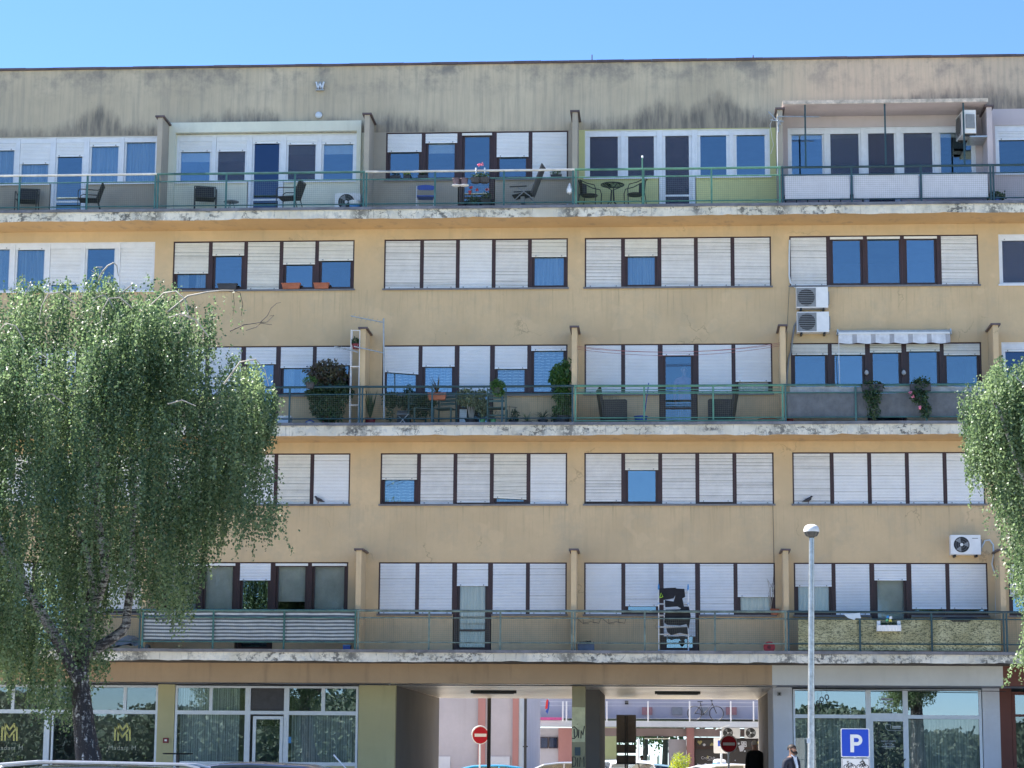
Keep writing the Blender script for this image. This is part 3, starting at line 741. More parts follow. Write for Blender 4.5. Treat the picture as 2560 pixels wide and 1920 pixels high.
w = MB(); w.box(-24,-7.2,2.21,12.9,3.605,3.64); w.box(2.92,19,2.21,12.9,3.605,3.64); part('shop_interior_ceiling', w, M['shop_room'])

def shopfront(label, cells, mull, x0, x1, z0, z1, m, depth=.07):
    """cells: panes (x0,x1,z0,z1,glass) set in one frame; mull: bars (x0,x1,z0,z1)"""
    w = MB()
    for (a, b, c, d) in mull: w.box(a, b, YS+.02, YS+.02+depth, c, d)
    fr = part('shopfront', w, m, label=label)
    for (a, b, c, d, gm) in cells:
        p = MB(); p.box(a+.001, b-.001, YS+.055, YS+.062, c+.001, d-.001); obj('pane', p, gm, fr)
    return fr
def sx(px, py=1850): return P(px, py, YS).x
def sz(py, px=600): return P(px, py, YS).z
def front(label, left, right, doors, cols_top, cols_bot, ztb, m, ga, gb, doorleaf=None):
    """px based shopfront: outer edges, door opening (l, r), mullions of upper and lower rows"""
    pass
# shop 2 (vertical blinds, half open door)
TB0, TB1, TOP, BOT = 2.835, 2.935, 3.57, 1.60
fw_ = .065
def X2(px): return sx(px)
bars = []
L, R = -12.71, -7.945
bars += [(L, L+.06, .8, TOP), (R-.06, R, .8, TOP), (L+.06, R-.06, TOP-.055, TOP)]
dl, dr = X2(610), X2(720)
bars += [(dl, dl+.14, .8, TOP-.056), (dr-.13, dr, .8, TOP-.056)]
bars += [(L+.061, dl-.001, TB0, TB1), (dl+.141, dr-.131, TB0+.01, TB1), (dr+.001, R-.061, TB0, TB1)]
bars += [(X2(519.8), X2(527.7), TB1+.001, TOP-.056), (X2(801), X2(810), TB1+.001, TOP-.056)]
bars += [(L+.061, dl-.001, 1.55, 1.64), (dr+.001, R-.061, 1.55, 1.64)]
bars += [(dl+.141, dr-.131, .8, .86)]
SG, SM_ = M['shopglass'], M['shopglass_mirror']
cells = [(L+.06, X2(519.8), TB1, TOP-.056, SG), (X2(527.7), dl, TB1, TOP-.056, SG), (dr, X2(801), TB1, TOP-.056, SM_), (X2(810), R-.06, TB1, TOP-.056, SM_),
         (L+.06, dl, 1.64, TB0, SG), (dr, R-.06, 1.64, TB0, SG)]
f2 = shopfront('pale aluminium shopfront with vertical blinds and an open door', cells, bars, L, R, 0, 0, M['alu'])
w = MB(); w.box(L+.06, dl, YS+.03, YS+.2, .8, 1.549); w.box(dr, R-.06, YS+.03, YS+.2, .8, 1.549); obj('parapet_panel', w, M['w_olive'], f2)
w = MB(); w.box(dl+.15, dr-.14, YS+.04, YS+.07, TB1+.03, TOP-.07); obj('transom_louvre', w, M['darkpot'], f2)
w = MB(); a, b_ = dl+.22, dr-.14
w.box(a, a+.08, YS-.0, YS+.045, .87, 2.80); w.box(b_-.08, b_, YS-.0, YS+.045, .87, 2.80); w.box(a+.08, b_-.08, YS, YS+.045, 2.72, 2.80); w.box(a+.08, b_-.08, YS, YS+.045, .87, 1.0)
dd = obj('door', w, M['alu'], f2)
for (ca, cb) in ((-12.62, dl-.18), (dr+.04, R-.10)):
    w = MB(); n = 26
    for k in range(n):
        xa = ca+(cb-ca)*k/n; w.box(xa+.004, xa+(cb-ca)/n-.006, YS+.25+.012*(k % 3), YS+.255+.012*(k % 3), 1.5, 3.55)
    obj('vertical_blind', w, M['curtain_shop'], f2, kind='stuff')
p = MB(); p.box(a+.08, b_-.08, YS+.02, YS+.025, 1.0, 2.719); obj('door_glass', p, M['shopglass_mirror'], f2)
w = MB(); w.box(dl+.16, b_-.02, YS+.35, YS+.36, .87, 2.55); obj('door_curtain', w, M['curtain_w'], f2)
# shop 1 (MM logo)
L, R = -18.3, -13.16
dl, dr = X2(108), X2(200)
bars = [(L, L+.06, .8, TOP), (R-.06, R-.0, .8, TOP), (L+.06, R-.06, TOP-.055, TOP),
        (dl, dl+.15, .8, TOP-.056), (dr-.06, dr, .8, TOP-.056),
        (L+.061, dl-.001, TB0, TB1), (dl+.151, dr-.061, TB0, TB1), (dr+.001, R-.061, TB0, TB1),
        (X2(23), X2(31), TB1+.001, TOP-.056), (X2(304), X2(312), TB1+.001, TOP-.056), (dl+.20, dl+.25, .8, TB0-.001)]
cells = [(L+.06, X2(23), TB1, TOP-.056, SG), (X2(31), dl, TB1, TOP-.056, SG), (dl+.15, dr-.06, TB1, TOP-.056, M['glass_dark']), (dr, X2(304), TB1, TOP-.056, SG), (X2(312), R-.06, TB1, TOP-.056, SG),
         (L+.06, dl, 1.0, TB0, SG), (dr, R-.06, 1.0, TB0, SG), (dl+.25, dr-.06, .9, TB0-.06, M['glass_dark'])]
f1 = shopfront('pale aluminium shopfront with a gold double M logo on its glass', cells, bars, L, R, 0, 0, M['alu'])
w = MB(); w.box(L, dl, YS+.03, YS+.2, .8, .999); w.box(dr, R-.06, YS+.03, YS+.2, .8, .999); obj('parapet_panel', w, M['grey'], f1)
# shop 3 (office)
L, R = 3.16, 7.88
X3 = X2
ml, mr_ = X3(2173), X3(2272)
d0, d1 = X3(2173), X3(2262)
tb0, tb1 = P(2350, 1797, YS).z, P(2350, 1788, YS).z
bars = [(L, L+.05, .8, TOP), (R-.07, R, .8, TOP), (L+.05, R-.07, TOP-.04, TOP), (X3(2166), X3(2179), .8, TOP-.041), (X3(2259), X3(2272), .8, TOP-.041),
        (L+.051, X3(2166)-.001, tb0, tb1), (X3(2179)+.001, X3(2259)-.001, tb0-.02, tb1+.04), (X3(2272)+.001, R-.071, tb0, tb1),
        (X3(2179)+.001, X3(2184), .8, tb0-.021), (X3(2184)+.001, X3(2259)-.001, tb0-.07, tb0-.022)]
cells = [(L+.05, X3(2166), tb1, TOP-.04, SM_), (X3(2179), X3(2259), tb1+.04, TOP-.04, SM_), (X3(2272), R-.07, tb1, TOP-.04, SM_),
         (L+.05, X3(2166), 1.0, tb0, SG), (X3(2272), R-.07, 1.0, tb0, SG), (X3(2184), X3(2259), .9, tb0-.07, M['shopglass'])]
f3 = shopfront('grey framed office shopfront with a dark glazed door', cells, bars, L, R, 0, 0, M['alu'])
w = MB(); w.box(L, X3(2166), YS+.03, YS+.2, .8, .999); w.box(X3(2272), R-.07, YS+.03, YS+.2, .8, .999); obj('parapet_panel', w, M['grey'], f3)
w = MB(); w.box(X3(2184), X3(2259), YS+.09, YS+.095, .9, tb0-.07); obj('door_foil', w, mat('door_foil_slate', (.09, .10, .13), .6), f3)
for (ca, cb) in ((L+.05, X3(2166)), (X3(2272), R-.07)):
    w = MB(); n = 24
    for k in range(n):
        xa = ca+(cb-ca)*k/n; w.box(xa+.002, xa+(cb-ca)/n-.003, YS+.25+.012*(k % 2), YS+.254+.012*(k % 2), .9, tb0-.02)
    obj('vertical_blind', w, mat('office_blind_cloth', (.50, .56, .52), .9, var=.3, scale=3, stretch=(6,1,.2)), f3, kind='stuff')
w = MB(); hp = P(2263, 1897, YS).copy(); hh = [(hp.x, YS-.05, hp.z), (hp.x-.14, YS-.09, hp.z-.16), (hp.x-.02, YS-.05, hp.z-.30)]
w.tube(hh, .016, 6); obj('door_handle', w, M['black'], f3)
# shop 4 (brown, right edge)
bars = [(8.63, 8.72, .8, TOP-.05), (8.72, 14, TOP-.13, TOP-.05), (8.721, 14, 2.9, 2.96)]
f4 = shopfront('red brown framed shop window at the right edge', [(8.72, 14, 2.96, TOP-.13, SM_), (8.72, 14, .8, 2.9, SG)], bars, 0, 0, 0, 0, M['w_brown'])
w = MB(); w.box(14, 19, YS, YS+.25, .3, 3.6); w.box(-24, -18.31, YS, YS+.25, .3, 3.6); part('shop_wall', w, M['w_olive'])
# ------------------------------------------------------------------ foliage helpers
def leaves_mesh(name, pts, size, rr, droop=.6, tint=None, aspect=.75, upbias=0.0):
    """one small folded-diamond leaf per point (numpy); pts (n,3)"""
    n = len(pts); pts = np.asarray(pts, dtype=np.float32)
    d = rr.normal(size=(n, 3)); d[:, 2] -= droop*1.6; d /= np.linalg.norm(d, axis=1, keepdims=True)
    q = rr.normal(size=(n, 3)); q[:, 2] += upbias; s = np.cross(d, q); s /= np.linalg.norm(s, axis=1, keepdims=True)
    L = (size*rr.uniform(.65, 1.25, n))[:, None]
    a = pts; b = pts+d*L*.45+s*L*.5*aspect; c = pts+d*L; e = pts+d*L*.45-s*L*.5*aspect
    v = np.stack([a, b, c, e], axis=1).reshape(-1, 3)
    me = bpy.data.meshes.new(name)
    me.vertices.add(n*4); me.vertices.foreach_set('co', v.astype(np.float32).ravel())
    me.loops.add(n*4); me.loops.foreach_set('vertex_index', np.arange(n*4, dtype=np.int32))
    me.polygons.add(n); me.polygons.foreach_set('loop_start', np.arange(0, n*4, 4, dtype=np.int32))
    me.update(calc_edges=True)
    at_ = me.attributes.new('tint', 'FLOAT', 'FACE')
    tv = tint if tint is not None else np.clip(rr.normal(.45, .22, n), 0, 1)
    at_.data.foreach_set('value', np.asarray(tv, dtype=np.float32))
    return me
M['birch'] = leaf_mat('birch_leaves', (.042, .085, .042), (.175, .245, .125), rough=.45, tr=.38, spec=.45)
M['bark'] = None
def bark_mat():
    m, t, b = base_mat('birch_bark'); pos, X, Y, Z = geo(t)
    c = mul(t, (.50, .47, .44), (.64, .62, .58), noise(t, pos, 6, 4, .6, .35, .65))
    bands = noise(t, pos, 5, 5, .7, .50, .56, stretch=(1.0, 1.0, 3.2)); c = mul(t, c, (.045, .04, .04), bands)
    ln = noise(t, pos, 14, 3, .6, .56, .62, stretch=(.6, .6, 5)); c = mul(t, c, (.08, .07, .065), ln)
    hg = nd(t, 'ShaderNodeMapRange'); hg.inputs['From Min'].default_value = 5.4; hg.inputs['From Max'].default_value = 3.6; t.links.new(Z, hg.inputs[0])
    cr = noise(t, pos, 7, 6, .75, .40, .50, stretch=(1.5, 1.5, .6)); c = mul(t, c, (.035, .03, .03), mth(t, 'MULTIPLY', cr, hg.outputs[0]))
    t.links.new(c, b.inputs['Base Color']); b.inputs['Roughness'].default_value = .85
    bp = nd(t, 'ShaderNodeBump'); bp.inputs['Strength'].default_value = .8; bp.inputs['Distance'].default_value = .03; bp.invert = True
    t.links.new(cr, bp.inputs['Height']); t.links.new(bp.outputs[0], b.inputs['Normal'])
    return m
M['bark'] = bark_mat()
M['twig'] = mat('birch_twig_pale', (.42, .38, .33), .7, var=.2)
M['twig_dark'] = mat('dead_twig', (.06, .05, .045), .8, var=.2)

def in_poly(x, z, poly):
    n = len(poly); c = np.zeros(len(x), bool); j = n-1
    for i in range(n):
        xi, zi = poly[i]; xj, zj = poly[j]
        k = ((zi > z) != (zj > z)) & (x < (xj-xi)*(z-zi)/((zj-zi) or 1e-9)+xi); c ^= k; j = i
    return c
def birch(name, label, base, Yt, poly_px, n_strand, trunk, limbs, depth, seed, leaf=.062, yellow=None, extra=(), thin=None):
    """weeping birch: hanging leafy twigs fill a crown volume whose outline is poly"""
    rr = np.random.default_rng(seed)
    poly = [(P(a, b, Yt).x, P(a, b, Yt).z) for a, b in poly_px]
    px_ = np.array(poly); x0, x1, z0, z1 = px_[:,0].min(), px_[:,0].max(), px_[:,1].min(), px_[:,1].max()
    root = thing(name, label, 'tree', base)
    xs_, zs_ = [], []
    cand = rr.uniform(size=(n_strand*6, 2)); cx, cz = x0+(x1-x0)*cand[:,0], z0+(z1-z0)*cand[:,1]
    k = in_poly(cx, cz, poly) & in_poly(cx, cz-.12, poly); cx, cz = cx[k][:n_strand], cz[k][:n_strand]
    nc = len(cx)//7; g_ = rr.integers(0, nc, len(cx)); cx = cx[:nc][g_]+rr.normal(scale=.085, size=len(cx)); cz0 = cz[:nc][g_]; cz = cz0+rr.normal(scale=.16, size=len(cx)); gu = rr.uniform(-1, 1, nc)[g_]; gt = np.clip(rr.normal(.42, .27, nc), 0, 1)[g_]
    k = in_poly(cx, cz, poly); cx, cz, gu, gt = cx[k], cz[k], gu[k], gt[k]
    # local depth of the crown: thick in the middle, thin towards the outline
    def edge(x, z):
        dmin = np.full(len(x), 9.9)
        for s in (.35, .8, 1.4, 2.1):
            for (ax, az) in ((1,0),(-1,0),(0,1),(.7,.7),(-.7,.7),(.7,-.7),(-.7,-.7)):
                out = ~in_poly(x+ax*s, z+az*s, poly); dmin = np.where(out & (dmin > s), s, dmin)
        return np.minimum(dmin, 2.8)
    ed = edge(cx, cz); dep = depth*np.sqrt(np.clip(ed/2.8, .02, 1))
    # front and back shells denser than the middle
    u = np.sign(gu)*np.abs(gu)**.7
    cy = Yt+u*dep+rr.normal(scale=.06, size=len(cx))
    # low frequency clumping
    ph = np.sin(cx*2.1+1.3*np.sin(cz*1.1))+np.sin(cz*1.9+cy*1.7+2*np.sin(cx*.9)); keep = rr.uniform(size=len(cx)) < .55+.3*ph
    if thin:
        for (a0, b0, a1, b1, yl, pr) in thin:
            A_, B_ = P(a0, b0, Yt), P(a1, b1, Yt); z_ = (cx > A_.x) & (cx < B_.x) & (cz < A_.z+.2) & (cz > B_.z) & (cy < Yt+yl); keep &= ~(z_ & (rr.uniform(size=len(cx)) < pr))
    cx, cy, cz, gt = cx[keep], cy[keep], cz[keep], gt[keep]
    pts = []; tw = MB(); tint = []
    Lm = rr.uniform(.45, 1.6, len(cx))
    for i in range(len(cx)):
        n = int(Lm[i]/.034); t = np.linspace(0, 1, n)
        ang = rr.uniform(0, 2*PI); rad = .06*rr.uniform(.3, 1.6)
        sx_ = cx[i]+rad*np.cos(ang)*np.sqrt(t)*1.6+.02*np.sin(t*9+i); sy_ = cy[i]+rad*np.sin(ang)*np.sqrt(t)*1.6; sz_ = cz[i]-Lm[i]*t**1.15+.06*np.sin(t*3.1)
        al = .5*rr.uniform()**1.6; ok = in_poly(sx_, sz_, poly) | in_poly(sx_, sz_+al, poly)
        m_ = ok & (rr.uniform(size=n) < .93)
        p = np.stack([sx_, sy_, sz_], 1)[m_]; p += rr.normal(scale=.018, size=p.shape); pts.append(p)
        base_t = np.clip(gt[i]+rr.normal(scale=.08), 0, 1); tint.append(np.clip(base_t+rr.normal(scale=.24, size=len(p)), 0, 1))
    for (line, dens) in extra:                     # single hanging strands given in px
        w = [P(a, b, Yt-.3) for a, b in line]
        for a, b in zip(w[:-1], w[1:]):
            n = int((b-a).length/.03*dens)+1
            for q in range(n):
                f = q/n; pts.append(np.array([[a.x+(b.x-a.x)*f, a.y, a.z+(b.z-a.z)*f]])+rr.normal(scale=.03, size=(1, 3))); tint.append(rr.uniform(.3, .9, 1))
    pts = np.concatenate(pts); tint = np.concatenate(tint)
    if yellow:
        for (a, b, r) in yellow:
            c = P(a, b, Yt); m_ = ((pts[:,0]-c.x)**2+(pts[:,2]-c.z)**2) < r*r; tint[m_] = np.clip(tint[m_]+.5, 0, 1)
    me = leaves_mesh('crown', pts, leaf, rr, tint=tint)
    obj('crown', me, M['birch'], root, world=True, kind='stuff') if False else obj('crown', me, M['birch'], root, world=True)
    # trunk with limbs
    w = MB()
    def line(pp, ws):
        pts3 = [P(q[0], q[1], Yt+(q[2] if len(q) > 2 else 0)) for q in pp]
        sc = FPX/(DIST+Yt)
        w.tube(pts3, [v/2/sc for v in ws], 9)
    line(*trunk)
    obj('trunk', w, M['bark'], root, smooth=True, world=True)
    for L in limbs:
        w = MB(); line(*L); obj('limb', w, M['bark'] if max(L[1]) > 9 else M['twig'], root, smooth=True, world=True)
    return root, len(pts)

# ------------------------------------------------------------------ left birch
YT = -12.0
outline = [(-260,1500),(-280,1150),(-230,900),(-120,800),(-20,790),(30,760),(45,710),(95,690),(140,712),(190,700),(215,725),(245,690),(262,668),(300,700),(320,735),(350,712),(385,725),(405,700),(440,690),(462,725),(520,740),(560,790),(575,850),
           (545,870),(515,905),(520,950),(545,925),(590,895),(640,890),(668,930),(690,985),(680,1050),(655,1105),(618,1130),(612,1160),(660,1140),(705,1180),(728,1240),(735,1275),(705,1290),(700,1330),(680,1310),(655,1300),(632,1315),(610,1350),(590,1300),(575,1240),
           (560,1290),(548,1345),(520,1350),(505,1400),(480,1455),(462,1520),(430,1540),(405,1490),(380,1500),(352,1470),(335,1440),(300,1480),(290,1420),(262,1440),(255,1560),(262,1640),(240,1690),(205,1650),(192,1760),(150,1790),(100,1770),(60,1740),(30,1650),(-60,1700),(-200,1650)]
tp = ([(250,2090),(232,1985),(222,1900),(212,1830),(205,1760),(200,1700),(203,1640),(210,1590),(222,1540)], [86,74,66,56,50,46,44,40,34])
limbs = [
 ([(208,1600),(214,1560),(226,1500),(232,1440),(222,1400),(205,1350),(190,1315),(172,1292)], [30,28,24,20,17,14,12,10]),
 ([(222,1540),(246,1490),(262,1440),(262,1400),(250,1330),(243,1290),(240,1200),(246,1100),(250,1000),(247,940),(250,860),(262,760),(275,690)], [30,26,24,22,20,18,15,13,12,10,8,6,4]),
 ([(206,1640),(235,1625),(275,1600),(305,1578),(316,1560),(318,1530),(326,1470),(332,1400),(330,1340),(338,1240),(330,1150),(322,1100)], [34,30,27,25,24,22,19,17,15,13,11,9]),
 ([(195,1700,-.5),(120,1560,-1.0),(60,1460,-1.2),(30,1410,-1.2),(8,1370,-1.2),(-20,1300,-1)], [30,26,24,22,20,17]),
 ([(262,1400,.5),(278,1340,.8),(282,1260,1),(300,1150,1.1)], [14,12,10,8]),
 ([(250,1000,-.6),(215,975,-.9),(185,985,-1.1),(150,1000,-1.2),(120,1010,-1.3)], [7,6,6,5,4]),
 ([(330,1150,.2),(420,1090,.2),(520,1115,0),(580,1150,-.2),(615,1165,-.3)], [8,7,6,5,4]),
 ([(247,700,-.3),(256,680,-.4),(270,664,-.4),(284,657,-.4),(292,664,-.4),(296,690,-.4)], [6,5,4,4,3,2]),
 ([(248,690,-.2),(228,676,-.2),(240,668,-.2),(256,668,-.2)], [2.5,2.5,2,2]),
 ([(420,780,-.4),(470,740,-.6),(520,730,-.6),(555,726,-.6),(585,726,-.6)], [6,5,4,3,2]),
 ([(290,745,-.5),(320,720,-.6),(330,712,-.6)], [4,4,3]),
 ([(228,758,-.9),(240,744,-.9),(258,738,-.9),(272,748,-.9),(286,775,-.9)], [4,4,4,4,3]),
 ([(60,740,-.9),(78,708,-.9),(58,700,-.9),(46,712,-.9)], [3,3,2,2]),
 ([(110,800,-1),(160,760,-1),(150,725,-1)], [3,3,2]),
 ([(380,760,-1.6),(410,732,-1.9),(440,728,-2.0),(462,748,-2.1),(472,790,-2.1)], [4,3.5,3,2.5,1.5]),
 ([(330,770,-1.5),(300,744,-1.7),(272,746,-1.8),(256,775,-1.8),(250,810,-1.8)], [4,3.5,3,2,1.5]),
 ([(190,760,-1.7),(150,730,-1.9),(120,735,-2),(104,765,-2),(98,800,-2)], [4,3,3,2,1.5]),
 ([(60,850,-1.9),(40,815,-2),(15,808,-2),(-5,830,-2)], [4,3.5,3,2]),
 ([(520,840,-1.5),(490,800,-1.7),(450,785,-1.8),(420,795,-1.8)], [4,3.5,3,2]),
 ([(560,960,-1.8),(600,905,-2),(640,898,-2),(662,925,-2),(672,965,-2)], [4,3.5,3,2,1.5]),
 ([(160,1010,-2.2),(130,985,-2.3),(95,990,-2.3),(75,1015,-2.3)], [4.5,4,3,2]),
 ([(420,1010,-2.2),(455,1000,-2.3),(490,1015,-2.3)], [3.5,3,2]),
 ([(70,900,-1.5),(95,880,-1.5),(130,905,-1.5),(160,915,-1.5)], [4,4,3,3]),
]
bare = [([(575,828),(610,812),(650,806),(668,790),(678,770),(692,758),(702,756)], [3,2.6,2.4,2,1.8,1.5,1.2]),
        ([(650,806),(668,805),(685,788),(674,790)], [2,1.8,1.4,1.2]), ([(615,826),(640,818),(652,808),(680,812)], [1.8,1.8,1.6,1.4]),
        ([(585,728),(600,732),(607,760),(603,790)], [2,1.8,1.6,1.2]), ([(560,726),(583,730),(586,760),(582,790)], [1.6,1.4,1.2,1.0])]
extra = [([(582,732),(585,760),(580,800),(578,830)], .7), ([(600,745),(607,770),(604,810),(603,842)], .8), ([(562,735),(560,760),(555,790)], .7), ([(530,740),(540,770),(545,800)], .9), ([(612,1130),(640,1160),(690,1190)], 3),
         ([(592,1300),(600,1340),(592,1380),(588,1398)], 1.6), ([(672,1300),(676,1330),(676,1362)], 1.5), ([(714,1280),(712,1330),(722,1360),(730,1385)], 1.6), ([(635,1310),(636,1350)], 1.3),
         ([(432,1530),(434,1570),(436,1590)], 1.5), ([(453,1560),(452,1590),(450,1615)], 1.2), ([(585,1150),(582,1190),(572,1240)], 1.5), ([(365,680),(372,700),(380,720),(396,690)], 1.2), ([(245,1690),(240,1705)], 1)]
T1, nl = birch('birch_tree', 'tall weeping birch with pale peeling trunk before the left shop', P(222, 2080, YT), YT, outline, 24500, tp, limbs, 2.7, 3,
           yellow=[(120, 800, .55), (60, 1470, .5), (10, 1650, .5), (650, 930, .4)], extra=extra, thin=[(150,1260,350,1660,.4,.62),(555,1150,760,1400,9,.55),(225,900,262,1150,.2,.6),(270,1360,345,1560,9,.6),(60,1330,140,1560,.2,.5)])
for L in bare:
    w = MB(); sc = FPX/(DIST+YT); w.tube([P(a, b, YT-.4) for a, b in L[0]], [v/2/sc for v in L[1]], 5); obj('bare_twig', w, M['twig_dark'], T1, world=True)

# ------------------------------------------------------------------ right birch
YT2 = -12.0
out2 = [(2420,1050),(2398,990),(2405,960),(2440,930),(2455,945),(2480,905),(2500,890),(2515,930),(2530,900),(2560,885),(2640,840),(2800,900),(2880,1100),(2860,1400),(2760,1600),(2620,1640),(2560,1660),
        (2530,1690),(2500,1720),(2552,1620),(2572,1560),(2570,1490),(2556,1500),(2545,1470),(2532,1420),(2518,1380),(2508,1330),(2496,1260),(2476,1180),(2440,1150),(2432,1220),(2424,1180),(2418,1120)]
ex2 = [([(2428,1120),(2425,1180),(2432,1232)], 2.2), ([(2465,1270),(2468,1310),(2473,1336)], 1.6), ([(2555,1620),(2530,1665),(2512,1716)], 3), ([(2490,1420),(2488,1450)], 1.5)]
T2, nl2 = birch('birch_tree', 'weeping birch hanging in from the right edge of the picture', P(2700, 2080, YT2), YT2, out2, 9500,
           ([(2700,2080),(2690,1800),(2680,1600),(2690,1400),(2680,1200),(2700,1000)], [70,55,46,36,24,12]),
           [([(2680,1500,0),(2600,1300,-.5),(2540,1150,-.9),(2500,1030,-1),(2480,1000,-1)], [20,14,10,7,5]), ([(2690,1300,0),(2620,1080,-.8),(2560,960,-1),(2530,935,-1)], [14,9,6,4])], 2.2, 9, extra=ex2, yellow=[(2450,960,.4),(2540,1650,.7)], thin=[(2380,1130,2545,1500,9,.45),(2480,1180,2640,1740,9,.45)])

# ------------------------------------------------------------------ potted plants
M['leaf_dark'] = leaf_mat('leaves_deep_green', (.015, .04, .018), (.05, .10, .035), rough=.4, tr=.2)
M['leaf_mid'] = leaf_mat('leaves_fresh_green', (.03, .09, .02), (.09, .19, .04), rough=.4, tr=.25)
M['leaf_red'] = leaf_mat('leaves_bronze', (.06, .035, .025), (.10, .11, .05), rough=.4, tr=.2)
M['leaf_var'] = leaf_mat('leaves_variegated', (.05, .10, .04), (.30, .33, .20), rough=.45, tr=.2)
M['leaf_yel'] = leaf_mat('leaves_yellow_green', (.16, .26, .03), (.40, .42, .05), rough=.5, tr=.3)
M['petal_red'] = mat('petals_coral_red', (.70, .07, .08), .6, var=.1)
M['petal_pink'] = mat('petals_pink', (.75, .25, .35), .6, var=.1)
def clump(name, parent, blobs, n, size, m, seed, droop=.5, aspect=.6):
    rr = np.random.default_rng(seed); V = []
    tot = sum(b[3]*b[4]*b[5] for b in blobs)
    for (x, y, z, a, b, c) in blobs:
        k = max(6, int(n*a*b*c/tot)); d = rr.normal(size=(k, 3)); d /= np.linalg.norm(d, axis=1, keepdims=True); r = rr.uniform(.15, 1, k)**.45
        V.append(np.stack([x+d[:,0]*a*r, y+d[:,1]*b*r, z+d[:,2]*c*r], 1))
    return obj(name, leaves_mesh(name, np.concatenate(V), size, rr, droop=droop, aspect=aspect), m, parent)
def pot(parent, r=.12, h=.2, m=None, name='pot', taper=.75):
    w = MB(); w.lathe((0,0,0), [(r*taper,0),(r*.95,h*.88),(r*1.06,h*.88),(r*1.06,h),(r*.95,h),(r*.9,h-.02)], 14)
    p = obj(name, w, m or M['terracotta'], parent, smooth=True)
    s = MB(); s.lathe((0,0,0), [(r*.92,h-.025),(0,h-.015)], 14); obj('soil', s, M['soil'], p)
    return p
def blades(name, parent, n, L, wd, m, seed, spread=.5, z0=.2, curl=.3, stiff=False):
    """strap leaves in a rosette"""
    rr = random.Random(seed); w = MB()
    for k in range(n):
        a = rr.uniform(0, 2*PI); l = L*rr.uniform(.6, 1.1); t = spread*rr.uniform(.2, 1.2); dx, dy = math.cos(a), math.sin(a); sx_, sy_ = -dy, dx
        prev = None; S = 4
        for j in range(S+1):
            f = j/S; out = l*(math.sin(t)*f+(0 if stiff else curl*f*f)); up = l*(math.cos(t)*f-(0 if stiff else curl*.9*f*f*f))
            hw = wd*.5*(1-f**2.2)*(.55+.9*f if f < .5 else 1)
            c = (dx*out, dy*out, z0+up)
            cur = ((c[0]-sx_*hw, c[1]-sy_*hw, c[2]), (c[0]+sx_*hw, c[1]+sy_*hw, c[2]))
            if prev: w.quad(prev[0], prev[1], cur[1], cur[0])
            prev = cur
    me = w.mesh(name); at_ = me.attributes.new('tint', 'FLOAT', 'FACE'); at_.data.foreach_set('value', [rr.random() for _ in me.polygons])
    return obj(name, me, m, parent)
def flowers(parent, pts, r, m, seed=1):
    rr = np.random.default_rng(seed)
    for p in pts:
        w = MB()
        for k in range(9):
            d = rr.normal(size=3); d /= np.linalg.norm(d); c = Vector(p)+Vector(d)*r*.5
            w.obox(c, Vector(rr.normal(size=3)).normalized()*r*.45, Vector(rr.normal(size=3)).normalized()*r*.45, (0, 0, r*.12))
        obj('flower', w, m, parent)
def balc(px, floor, Y): 
    """floor point of a balcony below pixel column px"""
    zf = SLABZ[floor][1]+.003; return Vector((P(px, {5:510,3:1050,1:1610}[floor], Y).x, Y, zf))
def plant(name, label, px, floor, Y, cat='potted plant', group=None, z=None, x=None):
    p = balc(px, floor, Y)
    if z is not None: p.z = z
    return thing(name, label, cat, p, group=group)

t = plant('climbing_bush', 'big drooping dark green bush in a red pot at the left of the plant balcony', 818, 3, -.75)
pot(t, .17, .24, M['redpot']); clump('foliage', t, [(0,-.05,.52,.46,.25,.36),(-.14,-.05,.82,.44,.25,.24),(.34,-.05,.84,.34,.22,.28),(.08,-.2,.25,.34,.15,.25)], 4200, .075, M['leaf_dark'], 1)
t = plant('bronze_shrub', 'tall shrub with wilted bronze and olive leaves above the dark bush', 815, 3, -.55, 'shrub')
pot(t, .16, .3, M['darkpot']); w = MB()
for k in range(6): w.tube([(0,0,.3),(.1*math.cos(k),.1*math.sin(k),.9),(.28*math.cos(k*2.1),.15*math.sin(k*2.1),1.45)], [.012,.009,.005], 5)
obj('stem', w, M['twig_dark'], t); clump('foliage', t, [(0,0,1.42,.48,.25,.36),(.25,0,1.35,.28,.2,.28),(-.46,0,1.5,.16,.1,.1),(0,0,1.1,.4,.2,.2)], 1500, .13, M['leaf_red'], 2, droop=.9, aspect=.35)
t = plant('round_bush', 'small round bright green plant on the handrail beside the big bush', 773, 3, -1.1, z=10.86)
pot(t, .12, .15, M['darkpot'], 'hanging_pot'); clump('foliage', t, [(0,0,.2,.2,.15,.12)], 700, .035, M['leaf_mid'], 3)
t = plant('snake_plant', 'dark snake plant with tall upright leaves beside the partition wall', 925, 3, -.6)
pot(t, .15, .22, M['redpot']); blades('leaf', t, 26, .78, .06, M['leaf_dark'], 4, .28, .18, stiff=True)
t = plant('ivy_bush', 'dark trailing ivy above the folding stool', 1010, 3, -.45)
w = MB(); w.box(-.16,.16,-.12,.12,.0,.42); obj('planter', w, M['darkpot'], t); clump('foliage', t, [(-.35,0,.72,.22,.2,.22),(.15,0,.68,.38,.2,.22),(.6,0,.66,.25,.18,.2),(-.35,-.1,.35,.1,.08,.22),(.1,0,.98,.12,.1,.16),(.4,0,.4,.3,.12,.15)], 3400, .06, M['leaf_dark'], 5)
t = plant('spiky_plant', 'spiky reddish dracaena in a terracotta box on the plant balcony', 1092, 3, -.82, z=10.60)
w = MB(); w.prism([(-.20,.0),(.20,.0),(.23,.17),(-.23,.17)], -.09, .09); obj('planter', w, M['terracotta'], t); blades('leaf', t, 26, .52, .03, M['leaf_red'], 6, .9, .16, .15)
